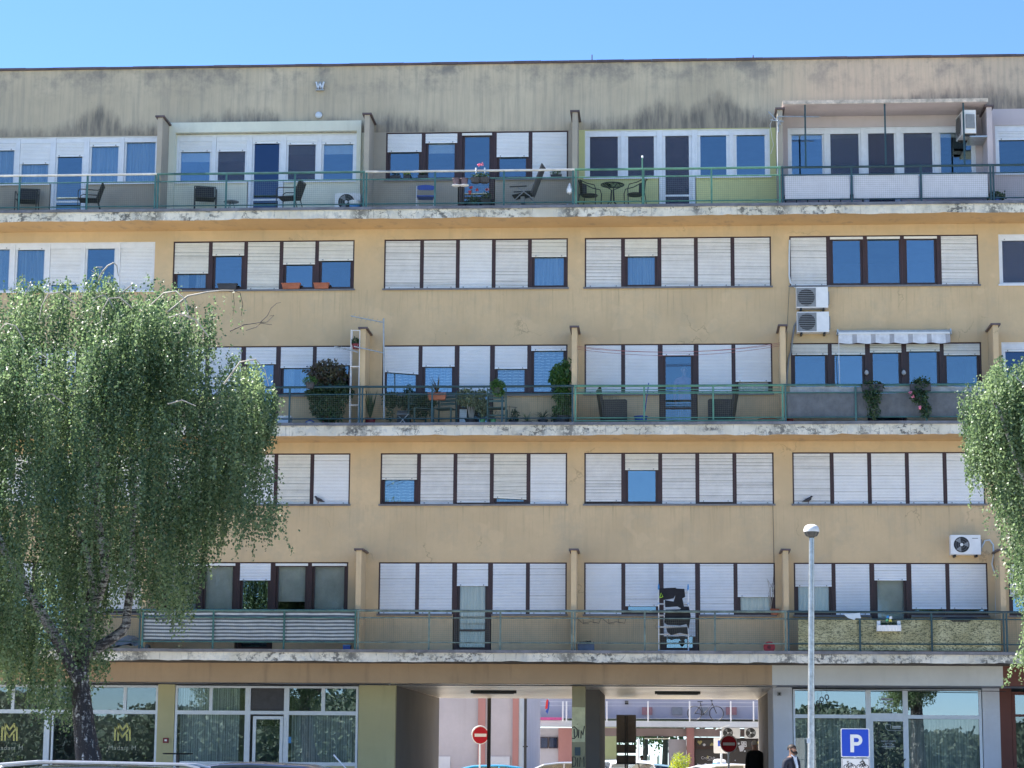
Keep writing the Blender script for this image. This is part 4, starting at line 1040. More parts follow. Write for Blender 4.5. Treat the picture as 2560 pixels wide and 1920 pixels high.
t = plant('variegated_plant', 'tall variegated shrub in front of the balcony door with the closed shutter', 1178, 3, -.6)
pot(t, .16, .2, M['darkpot']); w = MB()
for k in range(5): w.tube([(.02*k-.04,0,.2),(.05*k-.1,.03*k-.05,.6)], .014, 6)
obj('stem', w, M['twig'], t); clump('foliage', t, [(0,0,.68,.40,.22,.16),(-.15,0,.88,.24,.15,.11),(.25,0,.86,.2,.15,.1),(.25,0,.5,.2,.15,.12)], 1500, .07, M['leaf_var'], 7)
t = plant('parsley_plant', 'fresh green bushy plant standing on the handrail above the slatted chair', 1243, 3, -1.08, z=10.72)
pot(t, .1, .14, M['darkpot']); clump('foliage', t, [(0,0,.2,.20,.13,.16),(.04,0,.03,.15,.1,.1)], 900, .055, M['leaf_mid'], 8)
t = plant('small_climber', 'small plant tied to a thin trellis at the right half of the plant balcony', 1283, 3, -.5)
pot(t, .12, .17, M['darkpot']); w = MB(); w.tube([(-.1,0,.1),(-.1,0,.55)], .006, 5); w.tube([(-.16,0,.52),(.1,0,.5)], .006, 5); w.tube([(.06,0,.1),(.06,0,.5)], .006, 5); obj('trellis', w, M['twig_dark'], t)
clump('foliage', t, [(.04,0,.33,.12,.1,.14),(0,0,.2,.15,.1,.06)], 260, .05, M['leaf_dark'], 9)
t = plant('spider_plant', 'low dark spider plant in a pot next to the tall yellow-tipped shrub', 1357, 3, -.55)
pot(t, .13, .18, M['darkpot']); blades('leaf', t, 34, .42, .025, M['leaf_dark'], 10, 1.0, .17, .35)
t = plant('low_succulent', 'spreading grey green succulent low on the floor behind the mesh', 1318, 3, -.75)
pot(t, .12, .1, M['darkpot']); blades('leaf', t, 26, .34, .03, M['leaf_var'], 11, 1.2, .08, .1)
t = plant('fern_plant', 'low dark bushy plant at the foot of the tall shrub', 1398, 3, -.6)
pot(t, .13, .16, M['darkpot']); clump('foliage', t, [(0,0,.24,.22,.15,.12)], 350, .07, M['leaf_dark'], 12)
t = plant('tall_shrub', 'tall green shrub with pointed leaves against the partition right of the plant balcony', 1408, 3, -.6, 'shrub')
pot(t, .17, .26, M['darkpot']); w = MB()
for k in range(4): w.tube([(0,0,.2),(.05*k-.06,.02,.9),(.08*k-.1,.03,1.6)], [.014,.01,.006], 6)
obj('stem', w, M['twig_dark'], t); clump('foliage', t, [(-.06,0,1.32,.28,.2,.34),(-.24,0,1.25,.14,.12,.17),(.08,0,1.62,.1,.1,.16),(.0,0,.85,.26,.2,.3),(-.02,0,.45,.26,.15,.2)], 2100, .115, M['leaf_mid'], 13, droop=1.0, aspect=.33)
for px, lab, mm in ((1206, 'mint green flower pot with a trailing succulent', M['greenpot']), (1233, 'bright green pot beside the slatted green chair', M['greenpot'])):
    t = plant('flower_pot', lab, px, 3, -.9); pot(t, .075, .16, mm); blades('leaf', t, 16, .3, .025, M['leaf_var'] if px < 1220 else M['leaf_dark'], px, 1.1, .14, .2)
for px, lab, sd in ((2183, 'leafy trailing balcony plant hanging over the grey privacy cloth, the left one', 21), (2303, 'trailing balcony plant with pink flowers hanging over the grey privacy cloth', 22)):
    t = plant('hanging_plant', lab, px, 3, -1.2, group='hanging plants on the grey clad balcony', z=10.70)
    w = MB(); w.box(-.25,.25,-.08,.08,.02,.18); obj('planter', w, M['darkpot'], t)
    bl = [(0,0,.16,.30,.13,.14),(-.02,-.08,-.12,.24,.1,.22),(0,-.08,-.45,.17,.08,.25)] if sd == 21 else [(.02,0,.2,.24,.13,.18),(-.05,-.08,-.12,.22,.1,.22),(.1,-.08,-.45,.15,.08,.22)]
    clump('foliage', t, bl, 1100, .07, M['leaf_dark'], sd); 
    if sd == 22: flowers(t, [(-.26,-.15,-.05),(-.2,-.17,-.15),(-.05,-.17,-.42)], .045, M['petal_pink'])
# upper balcony plants
t = plant('geranium', 'potted geranium with three coral red blooms before the dark balcony door', 1183, 5, -.7)
pot(t, .17, .16, M['darkpot']); clump('foliage', t, [(0,0,.30,.16,.12,.12)], 240, .06, M['leaf_dark'], 31); w = MB()
fl = [(-.06,0,.62),(.10,0,.57),(-.09,0,.50)]
for f_ in fl: w.tube([(0,0,.25),f_], .006, 5)
obj('stem', w, M['leaf_mid'], t); flowers(t, fl, .05, M['petal_red'])
t = plant('dark_plant', 'small dark plant in a black tub beside the geranium', 1215, 5, -.6)
pot(t, .2, .3, M['black']); clump('foliage', t, [(0,0,.42,.12,.1,.12)], 90, .07, M['leaf_dark'], 32)
t = plant('rail_planter', 'dark double flower box with white hooks and one pink bloom on the handrail', 1200, 5, -1.13, z=16.24)
for s_ in (-1, 1): w = MB(); w.lathe((.11*s_,0,-.14), [(.10,0),(.13,.13)], 12, sx=1.1); obj('pot', w, M['darkpot'], t); h = MB(); h.tube([(.11*s_,.03,.12),(.11*s_,.06,.24),(.11*s_,-.03,.24),(.11*s_,-.05,.16)], .018, 6); obj('hook', h, M['whitep'], t)
clump('foliage', t, [(0,0,.06,.26,.1,.07)], 260, .05, M['leaf_dark'], 33); flowers(t, [(-.03,0,.33),(.05,0,.35)], .05, M['petal_pink'])
for px, s_ in ((1140, 0), (1160, 1)):
    t = plant('small_pot', ['small brown pot hanging on the railing left of the balcony door', 'small brown pot hanging on the railing nearest the balcony door'][s_], px, 5, -1.13, z=16.05, group='brown pots with white saucers on the railing')
    pot(t, .10, .17, M['grey'] if False else mat('pot_mauve_brown', (.16,.11,.12), .6)); w = MB(); w.lathe((0,0,-.03), [(.08,0),(.12,.02),(.12,.03)], 12); obj('saucer', w, M['whitep'], t)
for px, lab in ((988, 'dark pot with a low plant on the dark window sill, leftmost'), (1057, 'black trough on the sill under the second window')):
    t = thing('sill_pot', lab, 'flower pot', (P(px, 450, -.02).x, -.03, 16.50)); w = MB(); w.prism([(-.11,0),(.11,0),(.14,.12),(-.14,.12)], -.0, .05); obj('pot', w, M['darkpot'], t); clump('foliage', t, [(0,.03,.18,.12,.03,.07)], 60, .05, M['leaf_dark'], px)
t = thing('sill_pot', 'yellow flowering plant in a dark pot on the window sill', 'flower pot', (P(1017, 450, -.02).x, -.03, 16.50)); w = MB(); w.prism([(-.08,0),(.08,0),(.1,.12),(-.1,.12)], 0, .05); obj('pot', w, M['darkpot'], t); clump('foliage', t, [(0,.0,.2,.11,.04,.06)], 90, .05, M['leaf_yel'], 5)
t = thing('sill_pot', 'small leafy pot at the fourth window sill of the dark framed balcony', 'flower pot', (P(1390, 450, -.02).x, -.03, 16.50)); w = MB(); w.prism([(-.12,0),(.12,0),(.15,.1),(-.15,.1)], 0, .05); obj('pot', w, M['darkpot'], t); clump('foliage', t, [(0,.0,.16,.14,.04,.06)], 90, .045, M['leaf_mid'], 6)
t = plant('bushy_plant', 'leafy green plant at the post between the pink balconies', 2492, 5, -.9); pot(t, .13, .16, M['blue']); clump('foliage', t, [(0,0,.22,.24,.15,.12)], 420, .07, M['leaf_dark'], 41)
# window boxes below the fourth floor windows
def winbox(px0, px1, floor_z, m, lab, h=.13):
    x0, x1 = P(px0, 715, -.1).x, P(px1, 715, -.1).x; t = thing('window_box', lab, 'flower box', ((x0+x1)/2, -.06, floor_z)); hw = (x1-x0)/2
    w = MB(); w.v += []; 
    w.prism([(-hw*.86,0),(hw*.86,0),(hw,h),(-hw,h)], -.05, .08); obj('box', w, m, t)
    w = MB(); w.box(-hw-.012, hw+.012, -.062, .09, h, h+.018); obj('rim', w, m, t)
    s = MB(); s.box(-hw+.02, hw-.02, -.04, .07, h+.018, h+.022); obj('soil', s, M['soil'], t)
winbox(704, 750, 13.632, M['terracotta'], 'terracotta window box under the fourth shutter of the brown window row')
winbox(784, 822, 13.632, M['terracotta'], 'shorter terracotta window box under the rightmost shutter of that row')
winbox(543, 592, 13.632, M['darkpot'], 'dark grey window box below the second window above the birch')
winbox(1917, 1937, 5.313, M['terracotta'], 'small terracotta pot with bare twigs on the lowest balcony window sill')
w = MB()
for k in range(5): w.tube([(P(1927,1515,-.1).x,-.1,5.44),(P(1927,1515,-.1).x+.06*math.sin(k*2),-.1,5.75+.05*k),(P(1927,1515,-.1).x+.1*math.sin(k*1.3),-.1,6.0+.05*k)], .005, 4)
tag(obj('bare_stems', w, M['twig']), 'thin bare stems rising from the small pot on the sill', 'dry plant')
# ------------------------------------------------------------------ text
def text(name, s, size, m, loc, parent=None, rot=(PI/2, 0, 0), extrude=.002, align='CENTER', shear=0, bold=0, world=True, space=1.0):
    cu = bpy.data.curves.new('t_'+name, 'FONT'); cu.body = s; cu.size = size; cu.extrude = extrude; cu.align_x = align; cu.align_y = 'CENTER'; cu.shear = shear; cu.offset = bold; cu.resolution_u = 3; cu.space_character = space
    tmp = bpy.data.objects.new('tmp', cu); COL.objects.link(tmp)
    dg = bpy.context.evaluated_depsgraph_get(); me = bpy.data.meshes.new_from_object(tmp.evaluated_get(dg))
    bpy.data.objects.remove(tmp); bpy.data.curves.remove(cu)
    from mathutils import Euler
    me.transform(Matrix.Translation(Vector(loc)) @ Euler(rot).to_matrix().to_4x4()); me.materials.clear()
    me.name = name
    return obj(name, me, m, parent, world=world)
def strokes(name, lines, r, m, parent, Y, world=True, seg=5, flat=.004):
    w = MB()
    for L in lines: w.tube([(P(a, b, Y).x, Y, P(a, b, Y).z) for a, b in L], r, seg)
    return obj(name, w, m, parent, world=world)

# ------------------------------------------------------------------ canopy, awning, screens
w = MB(); w.box(2.955, 8.03, -1.14, -.002, 18.055, 18.12); can = part('canopy', w, M['w_pink'], label='flat pinkish canopy over the fifth balcony of the top row')
w = MB(); w.box(2.94, 8.045, -1.165, -1.141, 18.045, 18.14); w.box(2.94, 8.045, -1.14, -.5, 18.121, 18.14); obj('sunlit_edge_strip', w, mat('canopy_edge_sunlit_cream', (.62, .52, .42), .6, var=.3, scale=6), can)  # added strip; its cream colour stands for sunlight along the canopy edge
for px in (2014, 2214, 2411):
    x = P(px, 380, YR).x; w = MB(); w.box(x-.02, x+.02, YR-.02, YR+.02, 16.46, 18.054); obj('post', w, M['rail_dark'], can)
def nearp(px, py, Y): q = P(px, py, Y); return q
w = MB()
FX = FINX
panel = mat('privacy_panel_white', (.68, .67, .72), .5, var=.04)
for k in range(3):
    a = FX[4]+.06+(FX[5]-FX[4]-.1)*k/3; c = FX[4]+(FX[5]-FX[4]-.1)*(k+1)/3
    q = MB(); q.box(a+.03, c-.0, YR+.022, YR+.03, 15.63, 16.22); o = obj('privacy_panel', q, panel); tag(o, ['white privacy panel behind the mesh of the canopied balcony, left section', 'white privacy panel behind the mesh of the canopied balcony, middle section', 'white privacy panel behind the mesh of the canopied balcony, right section'][k], 'privacy screen', 'white panels on the canopied balcony')
def cloth(name, label, x0, x1, z0, z1, Y, mats, stripes, seed, amp=.006, wav=.01):
    rr = random.Random(seed); q = MB(); nx = 60; nz = stripes if stripes > 1 else 6
    for i in range(nx):
        for j in range(nz):
            def pt(a, b):
                x = x0+(x1-x0)*a/nx; z = z0+(z1-z0)*b/nz+wav*math.sin(a*.55+b*.2)*(1 if 0 < b < nz else .5)+wav*.6*math.sin(a*.23+b)
                return (x, Y+amp*math.sin(a*1.3+b*.9), z)
            q.quad(pt(i, j), pt(i+1, j), pt(i+1, j+1), pt(i, j+1), j % 2 if stripes > 1 else 0)
    o = obj(name, q, mats); tag(o, label, 'privacy screen'); return o
cloth('striped_screen', 'grey and white horizontally striped canvas tied inside the lowest left railing', FX[1]+.05, FX[2]-.06, 4.57, 5.30, YR+.03, [mat('canvas_dark_stripe', (.10,.12,.14), .9, var=.1), mat('canvas_white_stripe', (.50,.53,.55), .9, var=.08)], 17, 4, wav=.0035)
cloth('grey_screen', 'grey privacy cloth behind the railing under the striped awning', FX[4]+.08, FX[5]-.02, 10.11, 10.69, YR+.03, [mat('privacy_cloth_grey', (.16,.17,.19), .9, var=.15)], 1, 5)
cloth('sheer_screen_top', 'loose pale grey cloth strip above the grey privacy cloth', FX[4]+.15, FX[5]-.1, 10.72, 10.86, YR+.05, [mat('privacy_cloth_pale', (.34,.36,.38), .9, var=.2)], 1, 6)
def weave_mat():
    m, t, b = base_mat('woven_screen_yellow'); pos, X, Y, Z = geo(t)
    c = mul(t, (.38, .35, .19), (.58, .54, .33), noise(t, pos, 2.0, 3, .6, .35, .65))
    c = mul(t, c, (.07, .075, .04), mth(t, 'MULTIPLY', noise(t, pos, 26, 4, .7, .50, .56, stretch=(.7, 1, 1.9)), .85))
    t.links.new(c, b.inputs['Base Color']); b.inputs['Roughness'].default_value = .9; return m
cloth('woven_screen', 'mottled yellow woven screen inside the lowest right railing', FX[4]+.27, FX[5]-.10, 4.40, 5.14, YR+.035, [weave_mat()], 1, 8, wav=.003)

t = thing('awning', 'rolled up striped awning with scalloped valance above the bay of blue windows', 'awning', (P(2236, 845, -.25).x, 0, 12.30))
cw = (P(2378, 840, -.25).x-P(2098, 840, -.25).x)/2
w = MB(); w.tube([(-cw-.03,-.10,.10),(cw+.03,-.10,.10)], .055, 10); obj('roller', w, mat('awning_cloth_grey', (.45,.48,.50), .8, var=.15, scale=6), t)
w = MB(); w.box(-cw-.04,cw+.04,-.23,-.17,.03,.075); obj('front_bar', w, M['whitep'], t)
w = MB(); n = 120
for i in range(n):
    def zz_(u): return -.19-.025*abs(math.sin(u*PI*6.0))+.004*math.sin(u*40)
    ua, ub = i/n, (i+1)/n; s_ = int(i*24/n) % 4
    w.quad((-cw+2*cw*ua,-.215,zz_(ua)),(-cw+2*cw*ub,-.215,zz_(ub)),(-cw+2*cw*ub,-.205,.03),(-cw+2*cw*ua,-.205,.03), 1 if s_ == 3 else 0)
obj('valance', w, [mat('awning_cloth_white', (.74,.74,.76), .8), mat('awning_cloth_stripe', (.42,.41,.43), .8)], t)
for s_ in (-1, 1):
    w = MB(); w.box(s_*cw-.03 if s_ < 0 else s_*cw-.0, s_*cw if s_ < 0 else s_*cw+.03, -.23, .002, .02, .16); obj('bracket', w, M['steel'], t)
w = MB(); w.tube([(-cw+.01,-.22,.0),(-cw+.0,-.26,-.6),(-cw+.02,-.25,-1.45)], .009, 6); obj('crank_rod', w, M['whitep'], t)
for px in (2166, 2259):
    t = thing('wall_lamp', ['white globe wall lamp on the left dark mullion under the awning', 'white globe wall lamp on the right dark mullion under the awning'][px > 2200], 'wall lamp', (P(px, 930, 0).x, .035, P(px, 930, 0).z), group='globe lamps between the windows')
    w = MB(); w.box(-.02,.02,-.06,0,-.02,.09); obj('arm', w, M['black'], t); w = MB(); w.lathe((0,-.09,-.02), [(.015,-.07),(.05,-.04),(.055,0),(.035,.04),(.015,.06)], 12); obj('globe', w, mat('opal_glass', (.55,.52,.50), .3), t, smooth=True)

# ------------------------------------------------------------------ air conditioners
def ac(label, c, w_=.80, h_=.54, fan=-.15, open_fan=False, rz=0, group=None, d=.3, fr=None, body=None):
    t = thing('air_conditioner', label, 'air conditioner', c, rz=rz, group=group)
    b = MB(); b.box(-w_/2, w_/2, -d, -.002, 0, h_); o = obj('casing', b, body or M['whitep'], t)
    r = fr or h_*.40
    g_ = MB()
    g_.box(fan-r-.03, fan+r+.03, -d-.006, -d-.001, h_/2-r-.03, h_/2+r+.03); obj('grille_plate', g_, M['grey'] if not open_fan else M['whitep'], t)
    g_ = MB(); g_.lathe((fan, -d-.012, h_/2), [(0, -.002), (r, -.002), (r, .005)], 28, axis='y'); fd = obj('fan_opening', g_, M['black'], t)
    g_ = MB()
    if open_fan:
        for k in range(3):
            a = k*2.1; g_.prism([(fan+.03*math.cos(a), h_/2+.03*math.sin(a)), (fan+r*.92*math.cos(a-.35), h_/2+r*.92*math.sin(a-.35)), (fan+r*.95*math.cos(a+.45), h_/2+r*.95*math.sin(a+.45))], -d-.018, -d-.016)
        obj('fan_blade', g_, M['grey'], fd, kind='stuff')
        g_ = MB(); g_.lathe((fan, -d-.024, h_/2), [(0,-.006),(.035,-.004),(.04,.008)], 14, axis='y'); obj('fan_hub', g_, M['whitep'], fd)
        g_ = MB()
        for q in (.45, .75): g_.tube([(fan+r*q*math.cos(a), -d-.026, h_/2+r*q*math.sin(a)) for a in [2*PI*k/20 for k in range(21)]], .0025, 4)
        obj('guard_ring', g_, M['grey'], fd)
    else:
        n = 9
        for k in range(n):
            z = -r+2*r*(k+.5)/n; L = math.sqrt(max(0, r*r-z*z)); g_.box(fan-L, fan+L, -d-.026, -d-.014, h_/2+z-.006, h_/2+z+.006)
        obj('louvre', g_, M['grey'], fd, kind='stuff')
    for s_ in (-1, 1): b = MB(); b.box(s_*w_*.36-.025, s_*w_*.36+.025, -d+.02, .0, -.055, -.002); obj('bracket', b, M['black'], t)
    b = MB(); b.box(w_/2+.001, w_/2+.035, -d+.06, -.04, h_*.2, h_*.8); obj('valve_cover', b, M['grey'], t)
    return t
a = P(2031, 769, -.3); ac('white air conditioner with a louvred fan, the upper of the pair under the shuttered window', (a.x, 0, a.z), .79, .53, group='pair of stacked air conditioners')
a = P(2033, 830, -.3); ac('white air conditioner with a louvred fan, the lower of the pair, above the awning', (a.x, 0, a.z), .80, .52, group='pair of stacked air conditioners')
a = P(2415, 1386, -.3); t5 = ac('white air conditioner with visible fan blades by the right birch', (a.x, 0, a.z), .73, .48, -.10, open_fan=True)
w = MB(); w.box(.16,.30,-.305,-.301,.385,.405); obj('badge', w, M['grey'], t5)
a = P(868, 515, -.45); ac('white air conditioner with a big black fan standing on the cream balcony', (a.x, -.12, 15.59), .66, .46, -.03, open_fan=True, fr=.21)
a = P(2436, 335, -.55); ac('white air conditioner on a side bracket under the pinkish canopy', (7.72, -.55, 17.30), .80, .60, -.1, rz=-PI/2*.93, d=.32)
w = MB(); w.box(7.60, 8.03, -.95, -.15, 17.20, 17.235); tag(obj('ac_shelf', w, M['steel']), 'grey metal shelf under the side mounted air conditioner', 'shelf')
def cable(name, label, pts, r=.012, m=None, Y=-.03, cat='cable'):
    w = MB(); w.tube([P(a, b, Y) for a, b in pts], r, 6); return tag(obj(name, w, m or M['wire']), label, cat)
cable('drain_pipe', 'white conduit running from the shuttered window down to the upper air conditioner', [(1974,600),(1973,640),(1973,690),(1976,706),(1984,716),(1992,720)], .022, M['alu'])
cable('drain_pipe', 'grey hose curving out of the lower air conditioner down to the balcony wall', [(1994,800),(1986,815),(1981,850),(1977,880),(1972,895),(1968,930),(1966,960)], .024, M['grey'], cat='hose')
cable('wall_cable', 'thin cable running down the wall beside the stacked air conditioners', [(1973,720),(1971,760),(1968,820),(1967,862),(1965,930)], .006, M['wire'])
cable('hose', 'pale insulated hose looping from the air conditioner beside the right birch', [(2452,1372),(2462,1352),(2474,1350),(2483,1362),(2484,1390),(2480,1410),(2484,1424),(2490,1440),(2490,1500),(2491,1540)], .022, M['alu'])
cable('wall_cable', 'thin dark cable hanging beside the lowest right hand partition', [(1932,1262),(1933,1300),(1934,1360),(1935,1405),(1934,1440),(1931,1480)], .006, M['black'])

# ------------------------------------------------------------------ parapet fittings
t = thing('vent_bracket', 'pale metal W shaped vent bracket high on the stained attic wall', 'vent', P(801, 216, -.02))
w = MB()
for (x0_, x1_) in ((-.10,-.05),(.0,-.05),(.0,.05),(.10,.05)): w.obox(((x0_+x1_)/2, -.05, 0), ((x1_-x0_)/2, 0, -.10), (.018*(1 if x1_ > x0_ else -1)*1, 0, .004), (0, .04, 0))
obj('blade', w, M['alu'], t)
w = MB(); w.box(-.105,.105,-.09,-.002,-.125,-.105); obj('base', w, M['steel'], t)
t = thing('round_lamp', 'small pale round fitting low on the stained attic wall', 'lamp', P(797, 288, -.02)); w = MB(); w.lathe((0,-.0,0), [(0,-.06),(.06,-.055),(.09,-.03),(.09,0)], 14, axis='y'); obj('shade', w, M['alu'], t)
for px, h_, lb in ((1480, .17, 'short dark rod standing on the roof edge near the middle'), (1883, .09, 'short thin rod on the roof edge to the right')):
    a = P(px, 158, .1); w = MB(); w.tube([(a.x,.1,19.64),(a.x,.1,19.66+h_)], .014, 6); tag(obj('roof_rod', w, M['coping']), lb, 'rod')

# antennas
def antenna(label, mast, booms, Y, m=None):
    t = thing('tv_antenna', label, 'antenna', P(mast[0][0], mast[0][1], Y)); m = m or M['steel']
    w = MB(); w.tube([P(a, b, Y) for a, b in mast], .02, 6); obj('mast', w, m, t, world=True)
    for (a0, b0, a1, b1, n, el) in booms:
        A, B = P(a0, b0, Y-.02), P(a1, b1, Y-.02); w = MB(); w.tube([A, B], .016, 6); bm = obj('boom', w, m, t, world=True)
        e = MB()
        for k in range(n):
            c = A.lerp(B, (k+.5)/n); L = el*(1-.4*k/n); dv = Vector((.35, -1, .12)).normalized()*L
            e.tube([c-dv, c+dv], .004, 4)
        o = obj('element', e, m, t, world=True, kind='stuff')
    return t
antenna('tall antenna mast with two booms clamped to the railing of the plant balcony', [(960,1050),(960,930),(959,796)], [(877,790,958,806,7,.28),(885,866,958,882,6,.25)], -1.0)
antenna('slanting antenna boom before the shutters by the white plant rack', [(893,882),(893,880)], [(836,866,895,880,6,.2)], -.95)
antenna('small aerial with crossed rods on the partition by the canopied balcony', [(1946,330),(1944,291)], [(1921,279,1952,312,6,.16),(1946,291,2048,292,4,.12),(1926,300,1960,304,3,.12)], -.98)
cable('antenna_cable', 'loose white cable hanging from the small aerial', [(1944,308),(1943,345),(1944,400),(1944,440)], .01, M['whitep'], Y=-.95)
cable('antenna_cable', 'thin cable arching down the yellow balcony wall', [(1932,296),(1925,312),(1930,345),(1934,362),(1927,385)], .006, M['whitep'], Y=-.3)

# ------------------------------------------------------------------ balcony furniture
def mesh_chair(label, loc, rz, group='black mesh chairs on the top balconies'):
    t = thing('patio_chair', label, 'chair', loc, rz=rz, group=group)
    w = MB(); w.box(-.24,.24,-.24,.22,.40,.425); obj('seat', w, M['blackfab'], t)
    w = MB(); w.prism([(.22,.42),(.245,.42),(.36,.82),(.335,.82)], -.24, .24, tr=lambda a, y, b: (y, a, b)); obj('backrest', w, M['blackfab'], t)
    for s in (-1, 1):
        w = MB(); w.tube([(s*.27,-.24,0),(s*.27,-.25,.42),(s*.27,-.25,.60),(s*.27,-.18,.64),(s*.27,.25,.62),(s*.27,.31,.66)], .013, 6); obj('armrest', w, M['black'], t)
        w = MB(); w.tube([(s*.27,.34,0),(s*.27,.22,.42),(s*.27,.36,.84)], .013, 6); obj('leg', w, M['black'], t)
    w = MB(); w.tube([(-.27,-.24,.41),(.27,-.24,.41)], .012, 6); w.tube([(-.27,.36,.84),(.27,.36,.84)], .012, 6); obj('crossbar', w, M['black'], t)
    return t
c0 = mesh_chair('black mesh chair seen from the front on the far left balcony', balc(67, 5, -.55), .15)
def ch(px, rz, lab): return dup(c0, balc(px, 5, -.6), rz, lab)
ch(222, -PI/2+.15, 'black mesh chair turned sideways beside the far left balcony door')
ch(513, .25, 'black mesh chair facing out on the cream balcony, left of the side table')
ch(722, -PI/2-.15, 'black mesh chair facing the open doorway of the cream balcony')
t = thing('side_table', 'small round side table between the chairs of the cream balcony', 'table', balc(578, 5, -.55)); w = MB(); w.lathe((0,0,.34), [(.19,0),(.20,.01),(.19,.02)], 18); obj('tabletop', w, M['grey'], t)
for k in range(3): w = MB(); w.tube([(.16*math.cos(k*2.1),.16*math.sin(k*2.1),0),(.04*math.cos(k*2.1),.04*math.sin(k*2.1),.34)], .008, 5); obj('leg', w, M['black'], t)
t = thing('paint_bucket', 'white and blue bucket beside the air conditioner on the cream balcony', 'bucket', balc(888, 5, -.75)); w = MB(); w.lathe((0,0,0), [(.13,0),(.15,.24),(.155,.25)], 16); obj('pail', w, M['whitep'], t, smooth=True); w = MB(); w.lathe((0,0,0), [(.1345,.05),(.147,.17)], 16); obj('label_band', w, M['bluepaint'], t); w = MB(); w.lathe((0,0,.25), [(.16,0),(.16,.03),(.02,.03)], 16); obj('lid', w, M['whitep'], t)
t = thing('folding_chair', 'blue folding chair with white legs on the dark framed balcony', 'chair', balc(1064, 5, -.55), rz=.1)
w = MB(); w.box(-.22,.22,-.20,.18,.39,.42); obj('seat', w, M['blue'], t); w = MB(); w.prism([(-.23,.70),(-.18,.66),(.18,.66),(.23,.70),(.21,.77),(0,.80),(-.21,.77)], .19, .215); obj('backrest', w, M['blue'], t)
for s in (-1, 1):
    w = MB(); w.tube([(s*.235,-.22,0),(s*.235,-.1,.42),(s*.235,.2,.76)], .011, 6); obj('leg', w, M['whitep'], t); w = MB(); w.tube([(s*.19,.24,0),(s*.20,.02,.40)], .011, 6); obj('leg', w, M['whitep'], t)
t = thing('reclining_chair', 'dark folding reclining chair seen from the side, right of the balcony door', 'chair', balc(1310, 5, -.55), rz=-PI/2-.12)
w = MB(); w.obox((0,-.02,.44), (.24,0,0), (0,.25,.04), (0,0,.012)); obj('seat', w, M['blackfab'], t)
w = MB(); w.obox((0,.36,.82), (.24,0,0), (0,.14,.38), (0,.015,-.005)); obj('backrest', w, mat('recliner_grey_cloth', (.09,.09,.10), .8), t)
for s in (-1, 1):
    w = MB(); w.tube([(s*.27,-.42,.02),(s*.27,-.1,.35),(s*.27,.30,.68)], .013, 6); obj('leg', w, M['grey'], t); w = MB(); w.tube([(s*.25,.42,.02),(s*.25,.2,.35),(s*.25,-.12,.60)], .013, 6); obj('leg', w, M['grey'], t)
    w = MB(); w.box(s*.27-.02, s*.27+.02, -.32, .12, .60, .625); obj('armrest', w, M['black'], t)
w = MB(); w.box(-.07,.07,-.08,.02,.22,.40); obj('hanging_tag', w, M['grey'], t)
t = thing('washing_bag', 'small white bag hanging on the railing by the yellow balcony', 'bag', (P(1424, 475, -1.0).x, -1.0, P(1424, 475, -1.0).z-.1)); w = MB(); w.lathe((0,0,0), [(0,-.02),(.07,.02),(.085,.1),(.05,.19),(.015,.28)], 12); obj('sack', w, M['whitep'], t, smooth=True)
t = thing('bucket', 'black bucket lying at the foot of the partition by the yellow balcony', 'bucket', balc(1413, 5, -.7)); w = MB(); w.lathe((0,0,0), [(.13,0),(.16,.12),(.15,.12),(.12,.02)], 14, sx=1.2); obj('bowl', w, M['black'], t); w = MB(); w.obox((.03,-.05,.12), (.05,0,.02), (0,.04,0), (0,0,.02)); obj('sponge', w, M['alu'], t)
def bistro(label, loc, rz, base=None):
    t = thing('bistro_chair', label, 'chair', loc, rz=rz, group='dark wicker bistro chairs on the yellow balcony')
    w = MB(); w.lathe((0,0,.40), [(0,0),(.2,0),(.21,.02),(.2,.035),(0,.035)], 16); obj('seat', w, M['rattan'], t)
    w = MB(); n = 10
    for k in range(n):
        a, b = -1.0+2.0*k/n, -1.0+2.0*(k+1)/n
        pa, pb = (.23*math.sin(a), .23*math.cos(a)), (.23*math.sin(b), .23*math.cos(b))
        w.quad((pa[0],pa[1],.44),(pb[0],pb[1],.44),(pb[0]*1.1,pb[1]*1.15,.78),(pa[0]*1.1,pa[1]*1.15,.78)); w.quad((pb[0]*1.06,pb[1]*1.06,.44),(pa[0]*1.06,pa[1]*1.06,.44),(pa[0]*1.16,pa[1]*1.2,.78),(pb[0]*1.16,pb[1]*1.2,.78))
    obj('backrest', w, M['rattan'], t)
    for s in (-1, 1):
        w = MB(); w.tube([(s*.26,-.22,0),(s*.26,-.24,.5),(s*.26,-.2,.62),(s*.26,.0,.68),(s*.24,.18,.78),(s*.1,.29,.81),(0,.3,.81)], .013, 6); obj('armrest', w, M['black'], t)
        w = MB(); w.tube([(s*.24,.26,0),(s*.22,.2,.42)], .012, 6); obj('leg', w, M['black'], t)
    return t
b0 = bistro('wicker bistro chair left of the round glass table', balc(1474, 5, -.55), PI/2-.25)
dup(b0, balc(1588, 5, -.6), -PI/2+.2, 'wicker bistro chair right of the round glass table')
t = thing('glass_table', 'round glass topped black bistro table on the yellow balcony', 'table', balc(1531, 5, -.6))
w = MB(); w.tube([(.29*math.cos(2*PI*k/24),.29*math.sin(2*PI*k/24),.68) for k in range(25)], .014, 6); obj('rim', w, M['black'], t)
w = MB(); w.lathe((0,0,.675), [(0,0),(.285,0)], 24); obj('tabletop', w, M['glass'], t)
for k in range(4):
    a = k*PI/2+.5; w = MB(); w.tube([(.30*math.cos(a),.30*math.sin(a),.01),(.06*math.cos(a),.06*math.sin(a),.24),(.035*math.cos(a),.035*math.sin(a),.55),(.27*math.cos(a),.27*math.sin(a),.67)], .012, 6); obj('leg', w, M['black'], t)
